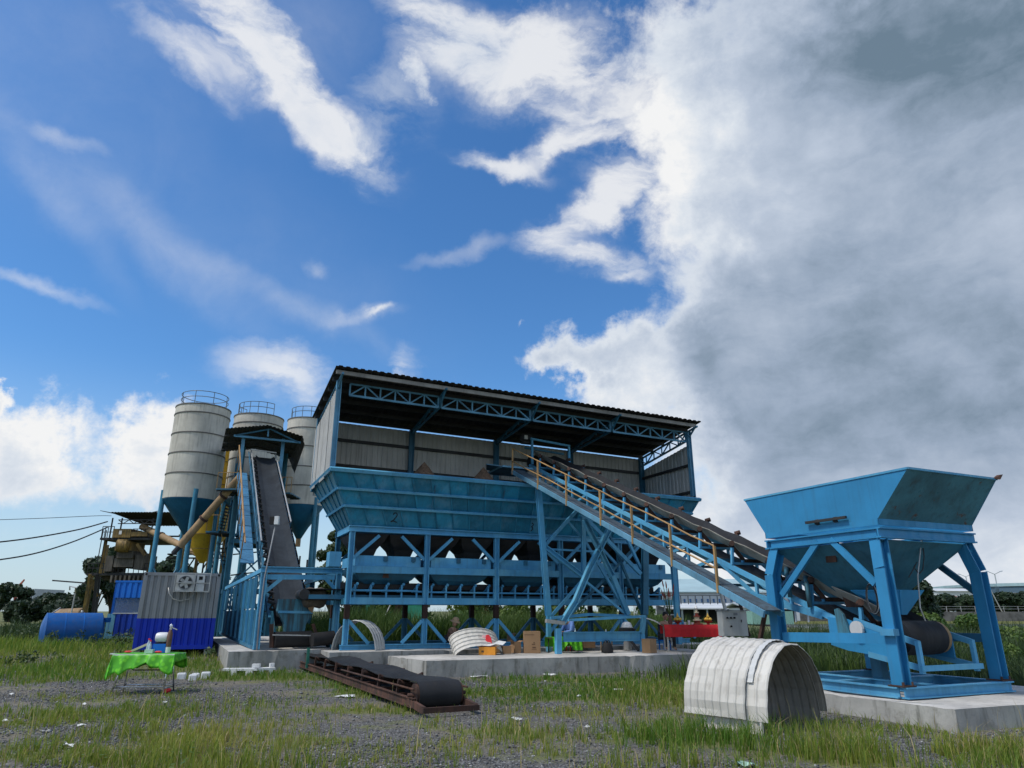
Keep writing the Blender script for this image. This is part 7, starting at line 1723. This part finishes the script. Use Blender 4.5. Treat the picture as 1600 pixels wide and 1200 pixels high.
for a in (-.12, .12):
    for c in (-.12, .12): bar(st, 'leg', 'cont_azure', b+Uv*a+Wv*c, b+Uv*a+Wv*c+Zv*.263, .03, .03)

# ================================================================== trees, far bank, far buildings
def leaf_cloud(centres, n, size, flat=.8):
    """n leaf-sized quads spread through ellipsoid clumps; returns V,Q,tint"""
    C = np.array([c[:3] for c in centres]); Rr = np.array([c[3] for c in centres]); w = Rr**2; w = w/w.sum()
    k = rng.choice(len(C), n, p=w)
    d = rng.normal(size=(n, 3)); d /= np.linalg.norm(d, axis=1)[:, None]
    r = Rr[k]*rng.uniform(.35, 1.05, n)**.5
    p = C[k]+d*r[:, None]*np.array([1, 1, flat])
    nrm = d+rng.normal(0, .6, (n, 3)); nrm /= np.linalg.norm(nrm, axis=1)[:, None]
    a = np.cross(nrm, rng.normal(size=(n, 3))); a /= np.linalg.norm(a, axis=1)[:, None]; b = np.cross(nrm, a)
    s = size*rng.uniform(.5, 1.3, n)[:, None]
    V = np.stack([p-a*s, p-b*s*.55, p+a*s, p+b*s*.55], 1)
    tint = np.clip(.5+.45*rng.normal(size=len(C))[k]*.5+rng.normal(0, .2, n), 0, 1)
    return V.reshape(-1, 3), np.arange(n*4).reshape(-1, 4), np.repeat(tint, 4)
def tree(name, label, base, h, rad, mat, n=2600, leaf=.28, trunk=.35, clumps=14, group=None, squash=.8, low=.0):
    base = Vector(base); r = thing(name, label, 'tree' if 'tree' in name or 'palm' in name else 'shrub', base, group)
    tr = MB(); top = base+Zv*h*(.55+low*.1)
    th = max(.06, h*.028)
    if trunk > 0:
        tr.path([base-Zv*.2, base+Zv*h*.2+Vector((.05*h*random.uniform(-1, 1), 0, 0)), top], th, 8, True, th*.4)
    cs = []
    for i in range(clumps):
        a = random.uniform(0, 6.28); z = random.uniform(trunk+.06 if trunk > 0 else .12, .92); rr = rad*math.sqrt(max(.05, 1-((z-(trunk+1)/2)/((1-trunk)/2+.12))**2))*random.uniform(.35, .85)
        c = (base.x+math.cos(a)*rr, base.y+math.sin(a)*rr, base.z+h*z); cs.append((*c, rad*random.uniform(.26, .45)))
        if trunk > 0 and i % 2 == 0: tr.path([base+Zv*h*trunk*random.uniform(.6, 1.), base.lerp(Vector(c), .6)+Zv*h*.12, Vector(c)], th*.45, 5, True, th*.12)
    cs.append((base.x, base.y, base.z+h*.78, rad*.42))
    if trunk > 0: tr.build('trunk', 'bark', r)
    V, Q, t = leaf_cloud(cs, n, leaf, squash)
    V = V[:, :]-np.array(base); o = mesh_np('crown', V, Q, mat, t, kind=None); o.parent = r
    return r
def bt(x, t, z=0): p = at_t(x, 955, t); return Vector((p.x, p.y, z))
def hpx(y, t, x=800): return at_t(x, y, t).z
# left: dark wood and single trees
for k, (x, t, yt, rx, lab) in enumerate(((18, 92, 908, 30, 'dark rounded tree at the left edge beyond the yard'), (62, 110, 930, 26, 'low dark tree right of the leftmost tree'), (88, 100, 926, 28, 'dark bushy tree behind the blue tank, left part'), (122, 96, 920, 26, 'dark tree above the right end of blue tank'), (-20, 95, 915, 30, 'dark tree cut by the left edge of the picture'), (45, 75, 944, 22, 'low dark shrubby tree on far left ground'), (95, 76, 942, 26, 'low dark tree directly above the blue tank'))):
    h = hpx(yt, t, x); tree('broadleaf_tree', lab, bt(x, t), h, rx/F*t, 'leaf_dark', 2600, .34, .12, 16, 'dark trees on the left skyline')
h = hpx(866, 66, 150); tree('broadleaf_tree', 'tall dark tree rising behind the old yellow mixer plant, left side', bt(146, 66), h, 30/F*66, 'leaf_dark', 4600, .26, .15, 22, 'trees behind the mixing plant')
h = hpx(845, 68, 168); tree('broadleaf_tree', 'tallest dark tree behind the old mixer plant ladder', bt(172, 68), h, 26/F*68, 'leaf_dark', 4200, .26, .2, 20, 'trees behind the mixing plant')
h = hpx(858, 70, 260); tree('broadleaf_tree', 'dark tree seen between legs of the leftmost silo', bt(262, 70), h, 34/F*70, 'leaf_dark', 4200, .28, .15, 20, 'trees behind the mixing plant')
h = hpx(818, 50, 520); tree('broadleaf_tree', 'green tree standing behind the left end of bunker', bt(516, 50), h, 32/F*50, 'leaf_mid', 5200, .17, .25, 22)
# behind the bunker: bushes
for k, (x, t, yt, rx) in enumerate(((600, 36, 934, 34), (640, 40, 930, 40), (715, 36, 930, 40), (760, 40, 938, 36), (820, 38, 936, 40), (560, 38, 940, 36), (890, 42, 938, 40), (950, 40, 940, 34), (1010, 44, 944, 30))):
    h = hpx(yt, t, x); tree('leafy_shrub', ('bright green shrub behind bunker legs, in bay %s' % ('one', 'two', 'three', 'four', 'five', 'six', 'seven', 'eight', 'nine')[k]) if False else ['leafy shrub behind first bay of the bunker legs', 'tall leafy shrub left of the second bunker leg', 'dense shrub behind the squatting person', 'shrub just left of the third bunker leg', 'shrub behind the tall cardboard box', 'shrub behind the upright arch cover', 'shrub behind the person in light blue', 'shrub behind the middle of the trestle', 'shrub behind the right leg of the trestle'][k], bt(x, t), max(1.5, h), rx/F*t, 'leaf_mid' if k % 2 else 'leaf_bright', 1800, .13, 0, 12, 'shrubs behind the bunker')
# right: near bank and far bank
h = hpx(905, 62, 1430); tree('broadleaf_tree', 'big dark tree on the river bank behind the hopper chute', bt(1428, 62), h, 42/F*62, 'leaf_dark', 7000, .22, .12, 26)
for k, (x, t, yt, rx, lab) in enumerate(((1482, 165, 927, 22, 'far bank tree nearest the big dark tree'), (1504, 168, 932, 20, 'far bank tree left of the hopper right leg'), (1524, 170, 930, 20, 'far bank tree touching the hopper right leg'), (1566, 172, 925, 22, 'far bank tree just right of the hopper right leg'), (1592, 170, 928, 22, 'far bank tree at the right edge of picture'), (1620, 172, 926, 22, 'far bank tree beyond the right picture edge'))):
    tree('broadleaf_tree', lab, bt(x, t, .3), hpx(yt, t, x)-.3, rx/F*t, 'leaf_dark', 2600, .5, .3, 14, 'trees on the far river bank')
for k, (x, t, yt, rx, lab) in enumerate(((1455, 40, 958, 26, 'bright low shrub right of the feed chute'), (1505, 34, 962, 36, 'bright shrub behind the tail drum'), (1560, 30, 985, 40, 'leafy shrub right of the hopper right leg'), (1330, 34, 975, 34, 'green shrub behind the hopper left tie'), (1590, 26, 1000, 30, 'shrub at right edge beside the pad'))):
    tree('leafy_shrub', lab, bt(x, t), max(.6, hpx(yt, t, x)), rx/F*t, 'leaf_bright', 2200, .10, 0, 14, 'shrubs around the loading hopper')
def wall_and_bank():
    t = MB().box((180, 151.5, .35), (300, .6, 2.2)).build('river_wall', 'concrete_dark', None, loc=(180, 151.5, -.7)); tag(t, 'long grey stone river wall along the far bank', 'wall')
    r = thing('bank_fence', 'thin pale railing on top of the far river wall', 'fence', (100, 152, 1.45))
    for z in (2.0, 2.5): MB().beam((40, 152.2, z), (220, 152.2, z), .06, .06).build('rail', 'galv', r)
    for k in range(60): MB().beam((40+3*k, 152.2, 1.45), (40+3*k, 152.2, 2.55), .08, .08).build('post', 'galv', r)
plain('concrete_dark', (.13, .125, .11), .9, var=.35, scale=.8)
wall_and_bank()
def building(name, label, cat, x0, x1, ytop, ybase, t, depth, mat, roofmat=None, roof_y=None, win=None, group=None, z0=0.):
    a, b = at_t(x0, ybase, t), at_t(x1, ybase, t); Y = (a.y+b.y)/2; zt = at_y((x0+x1)/2, ytop, Y).z
    r = thing(name, label, cat, ((a.x+b.x)/2, Y, z0), group)
    MB().hexa([(a.x, Y, z0), (b.x, Y, z0), (b.x, Y+depth, z0), (a.x, Y+depth, z0)], [(a.x, Y, zt), (b.x, Y, zt), (b.x, Y+depth, zt), (a.x, Y+depth, zt)]).build('wall', mat, r)
    if roofmat:
        zr = at_y((x0+x1)/2, roof_y, Y+depth*.5).z; o = .6
        MB().plate([(a.x-o, Y-o, zt+.02), (b.x+o, Y-o, zt+.02), (b.x+o, Y+depth/2, zr), (a.x-o, Y+depth/2, zr)], .15, Zv).build('roof', roofmat, r); MB().plate([(a.x-o, Y+depth/2, zr+.002), (b.x+o, Y+depth/2, zr+.002), (b.x+o, Y+depth+o, zt+.02), (a.x-o, Y+depth+o, zt+.02)], .15, Zv).build('roof', roofmat, r)
    if win:
        y0, y1, n, wf, wm = win; z1, z2 = at_y((x0+x1)/2, y1, Y).z, at_y((x0+x1)/2, y0, Y).z; W = b.x-a.x
        for k in range(n):
            c = a.x+W*(k+.5)/n; w = W/n*wf
            f = MB().box((c, Y-.06, (z1+z2)/2), (w, .12, z2-z1)).build('window', 'white_far', r); MB().box((c, Y-.13, (z1+z2)/2), (w*.8, .03, (z2-z1)*.8)).build('pane', wm, f)
    return r
plain('white_far', (.62, .64, .64), .7, var=.05, scale=.3); plain('teal_far', (.36, .50, .52), .6, var=.1, scale=.2); plain('pane_blue', (.05, .14, .30), .3); plain('pane_dark', (.04, .05, .06), .3)
plain('red_far', (.36, .10, .075), .8); plain('tan_far', (.50, .40, .29), .8, var=.15, scale=.3); plain('brown_far', (.22, .16, .12), .9); plain('grey_far', (.42, .46, .50), .8, var=.08, scale=.2); plain('dark_far', (.045, .05, .055), .8); plain('green_far', (.22, .40, .33), .7)
building('warehouse', 'long white riverside warehouse with pale teal roof behind the conveyor', 'warehouse', 1030, 1250, 926, 964, 118, 26, 'white_far', 'teal_far', 906, (935, 942, 24, .42, 'pane_blue'))
def warehouse_front():
    r = building('loading_shed', 'white flat-roofed canopy with dark open front before the warehouse', 'shed', 1040, 1245, 946, 964, 108, 7, 'dark_far')
    a, b = at_t(1040, 946, 106), at_t(1250, 946, 106); z = at_t(1140, 952, 106).z; z2 = at_t(1140, 944, 106).z
    MB().plate([(a.x, a.y-3, z), (b.x, a.y-3, z), (b.x, a.y+8, z2), (a.x, a.y+8, z2)], .2, Zv).build('canopy_roof', 'white_far', r)
    for k in range(12): x = a.x+(b.x-a.x)*k/11; bar(r, 'canopy_post', 'grey_far', (x, a.y-2.5, 0), (x, a.y-2.5, z), .2, .2)
    for k in range(18): x = a.x+(b.x-a.x)*(k+.5)/18; bar(r, 'upper_rail_post', 'dark_far', (x, a.y+2, z2), (x, a.y+2, z2+1.3), .1, .1)
    bar(r, 'upper_rail', 'dark_far', (a.x, a.y+2, z2+1.3), (b.x, a.y+2, z2+1.3), .1, .1)
warehouse_front()
building('gabled_shed', 'small white gabled shed with green awning seen under the walkway', 'shed', 1168, 1222, 950, 966, 92, 8, 'white_far', 'grey_far', 943, (953, 961, 2, .7, 'pane_blue'))
building('green_awning_shed', 'low shed with a green front right of the small gabled shed', 'shed', 1176, 1240, 955, 967, 86, 4, 'green_far')
building('red_building', 'red and white building partly hidden by far bank trees', 'building', 1470, 1530, 924, 948, 300, 20, 'white_far', 'white_far', 920, (931, 936, 8, .5, 'red_far'))
building('dark_row', 'low white wall building behind the far bank trees', 'building', 1462, 1530, 944, 958, 200, 10, 'white_far', None, None, (949, 954, 6, .5, 'pane_dark'), None, .3)
for k, (x0, x1, y, lab) in enumerate(((1556, 1586, 951, 'brown-roofed riverside shack nearest the hopper leg'), (1584, 1604, 953, 'grey-roofed riverside shack at the right edge'))):
    building('shack', lab, 'shack', x0, x1, y+3, 961, 178, 6, 'tan_far' if k == 0 else 'grey_far', 'brown_far' if k == 0 else 'grey_far', y, (955, 959, 4, .6, 'pane_dark'), 'riverside shacks', .3)
def arched_hall():
    a, b = at_t(1378, 915, 150), at_t(1446, 915, 150); zt = at_t(1400, 901, 150).z; ze = at_t(1400, 912, 150).z
    r = thing('arched_hall', 'tan barrel-roofed hall behind the big dark tree', 'hall', ((a.x+b.x)/2, a.y, .3)); n = 14
    pts = [(a.x+(b.x-a.x)*i/n, ze+(zt-ze)*math.sin(math.pi*(.15+.85*i/n))) for i in range(n+1)]
    MB().plate([Vector((x, a.y, z)) for x, z in pts]+[Vector((b.x, a.y, .3)), Vector((a.x, a.y, .3))], 14, Vector((0, 1, 0))).build('hall_body', 'tan_far', r)
arched_hall()
def bridge():
    r = thing('bridge', 'long pale teal road bridge crossing the river on the right', 'bridge', (120, 240, 0))
    pts = [(1455, 921, 420), (1500, 917, 380), (1540, 915, 340), (1580, 914, 310), (1680, 912, 280)]
    for k in range(len(pts)-1):
        p, q = at_t(*pts[k]), at_t(*pts[k+1])
        MB().beam(p, q, 14, 1.3).build('parapet', 'teal_far', r); MB().beam(p-Zv*2.1, q-Zv*2.1, 13, 2.6).build('girder', 'bridge_girder', r)
        MB().beam(vz(q-Zv*3.4, q.z-3.5), Vector((q.x, q.y, -1)), 2.5, 6).build('pier', 'grey_far', r)
    for k, (x, t, yt, lab) in enumerate(((1558, 330, 893, 'double-armed lamp post on the bridge right of the hopper leg'), (1512, 370, 897, 'single visible lamp post on the bridge left of the hopper leg'))):
        b = at_t(x, 916, t); h = at_t(x, yt+4, t).z; l = thing('street_lamp', lab, 'street lamp', b, 'lamp posts on the bridge'); bar(l, 'post', 'galv', b, vz(b, h), .35, .35)
        for s in (-1, 1): bar(l, 'arm', 'galv', vz(b, h), vz(b, h+1.2)+Vector((s*2.8, 0, 0)), .25, .25); bar(l, 'lamp_head', 'grey_far', vz(b, h+1.2)+Vector((s*2.8, 0, .05)), vz(b, h+1.45)+Vector((s*4., 0, .05)), .5, .35)
plain('bridge_girder', (.09, .15, .20), .7)
bridge()
b = bt(1568, 160, .3); l = thing('utility_pole', 'thin leaning pole beside the far bank trees', 'pole', b); MB().tube(b, b+Vector((-2.5, 0, hpx(912, 160, 1568))), .12, 8).build('pole', 'galv', l)
# far left: block, crane, road strip
building('white_block', 'pale apartment block far beyond the left trees', 'building', 24, 48, 920, 950, 420, 30, 'grey_far', None, None, (924, 945, 5, .4, 'pane_dark'))
def crane():
    b = at_t(26, 950, 380); r = thing('crane', 'slanted red crane jib above the far left trees', 'crane', vz(b, 0)); a = at_t(24, 922, 380); c = at_t(38, 906, 380); bar(r, 'mast', 'red_far', vz(b, 0), a, 1.5, 1.5)
    for s in (-.8, .8): bar(r, 'jib_chord', 'red_far', a+Vector((0, 0, s)), c+Vector((0, 0, s*.2)), .5, .5)
    for k in range(6): f = k/6; bar(r, 'jib_web', 'red_far', a.lerp(c, f)+Zv*.8*(1-f), a.lerp(c, f+1/6)-Zv*.8*(1-f), .3, .3)
crane()
p = MB().add([(-90, 52, .03), (-24, 46, .03), (-23, 52, .03), (-90, 62, .03)], [(0, 1, 2, 3)]).build('gravel_path', 'concrete', None); struct(p)
p = Vector(at_t(112, 944, 58)); o = smooth_by_angle(MB().lathe(vz(p, 1.1)-Vector((1.1, 0, 0)), [(.55, 0), (.62, .1), (.62, 2.0), (.55, 2.1)], 18, Vector((1, 0, .05))).build('orange_drum', 'tan_pipe', None, loc=vz(p, 0))); tag(o, 'rusty orange drum lying under the old mixer plant boom', 'drum')
def gallows():
    t = 50; p = at_t(114, 945, t); r = thing('pipe_frame', 'thin grey bent pipe standing above the blue tank', 'pipe', vz(p, 0)); MB().path([vz(p, 0), vz(p, at_t(116, 926, t).z), at_t(118, 918, t), at_t(109, 916, t), at_t(109, 922, t)], .05, 6).build('pipe', 'galv', r)
gallows()
# heaps and covered stock behind the bunker
def covered_stock():
    for (x0, x1, y, lab, mat, t) in ((571, 612, 937, 'bright green tarpaulin stack behind bunker, left piece', 'green_tarp', 37), (628, 664, 937, 'bright green tarpaulin stack behind bunker, right piece', 'green_tarp', 37), (736, 764, 944, 'ochre covered stack behind the bunker', 'yellow_old', 39)):
        a, b = at_t(x0, 960, t), at_t(x1, 960, t); zt = at_t((x0+x1)/2, y, t).z; vs = []; nx, ny = 10, 4
        mb = MB(); nz = lambda: random.uniform(-.07, .07)
        lo = [(a.x, a.y), (b.x, a.y), (b.x, a.y+1.6), (a.x, a.y+1.6)]
        prv = [Vector((x, y_, 0)) for x, y_ in lo]
        for z, s in ((zt*.45, 1.02), (zt*.85, .98), (zt, .86)):
            cur = [Vector(((x-(a.x+b.x)/2)*s+(a.x+b.x)/2+nz(), y_+nz(), z+nz())) for x, y_ in lo]; mb.hexa(prv, cur); prv = [c+Vector((0, 0, .002)) for c in cur]
        o = mb.build('tarpaulin_stack', mat, None, loc=((a.x+b.x)/2, a.y+.8, 0)); tag(o, lab, 'covered stack', 'covered stacks behind the bunker')
    a, b = at_t(598, 966, 34), at_t(628, 937, 34); r = thing('rusty_chute', 'rusty brown chute slanting up behind the bunker legs', 'chute', vz(a, 0)); MB().beam(vz(a, .1), b, .5, .12).build('chute_plate', 'rust_steel', r); bar(r, 'edge_strip', 'white_paint', vz(a, .2)+Vector((-.35, -.3, 0)), b+Vector((-.35, -.3, .1)), .05, .05)
covered_stock()

def weed_clumps():
    for nm, mat, spots in (('weeds', 'leaf_mid', ((20,1004,.7),(48,1008,.75),(80,1002,.8),(110,1000,.85),(140,1005,.8),(168,1004,.75),(30,1012,.5),(60,1006,.6),(95,1018,.55),(125,1004,.6),(150,1022,.5),(185,1012,.55),(205,1040,.3),(60,1040,.35),(15,1045,.3),(345,1036,.3),(325,1030,.3),(300,1032,.25))), ('weeds', 'leaf_bright', ((1300,1040,.35),(1330,1030,.4),(1370,1035,.35),(1545,1052,.3),(1590,1075,.3),(1240,1020,.4),(1540,1030,.5),(1580,1040,.5),(1450,1050,.3)))):
        cs = []
        for x, y, h in spots:
            p = at_z(x, y, 0)
            for k in range(9):
                q = p+Vector((random.gauss(0, .55), random.gauss(0, .45), 0)); 
                if on_slab(np.array([q.x]), np.array([q.y]), .12)[0]: continue
                cs.append((q.x, q.y, gz(q)+h*random.uniform(.2, .9), h*random.uniform(.3, .55)))
        V, Q, t = leaf_cloud(cs, 260*len(spots)*2, .055, 1.); V[:, 2] = np.maximum(V[:, 2], .0); mesh_np(nm, V, Q, mat, t)
weed_clumps()
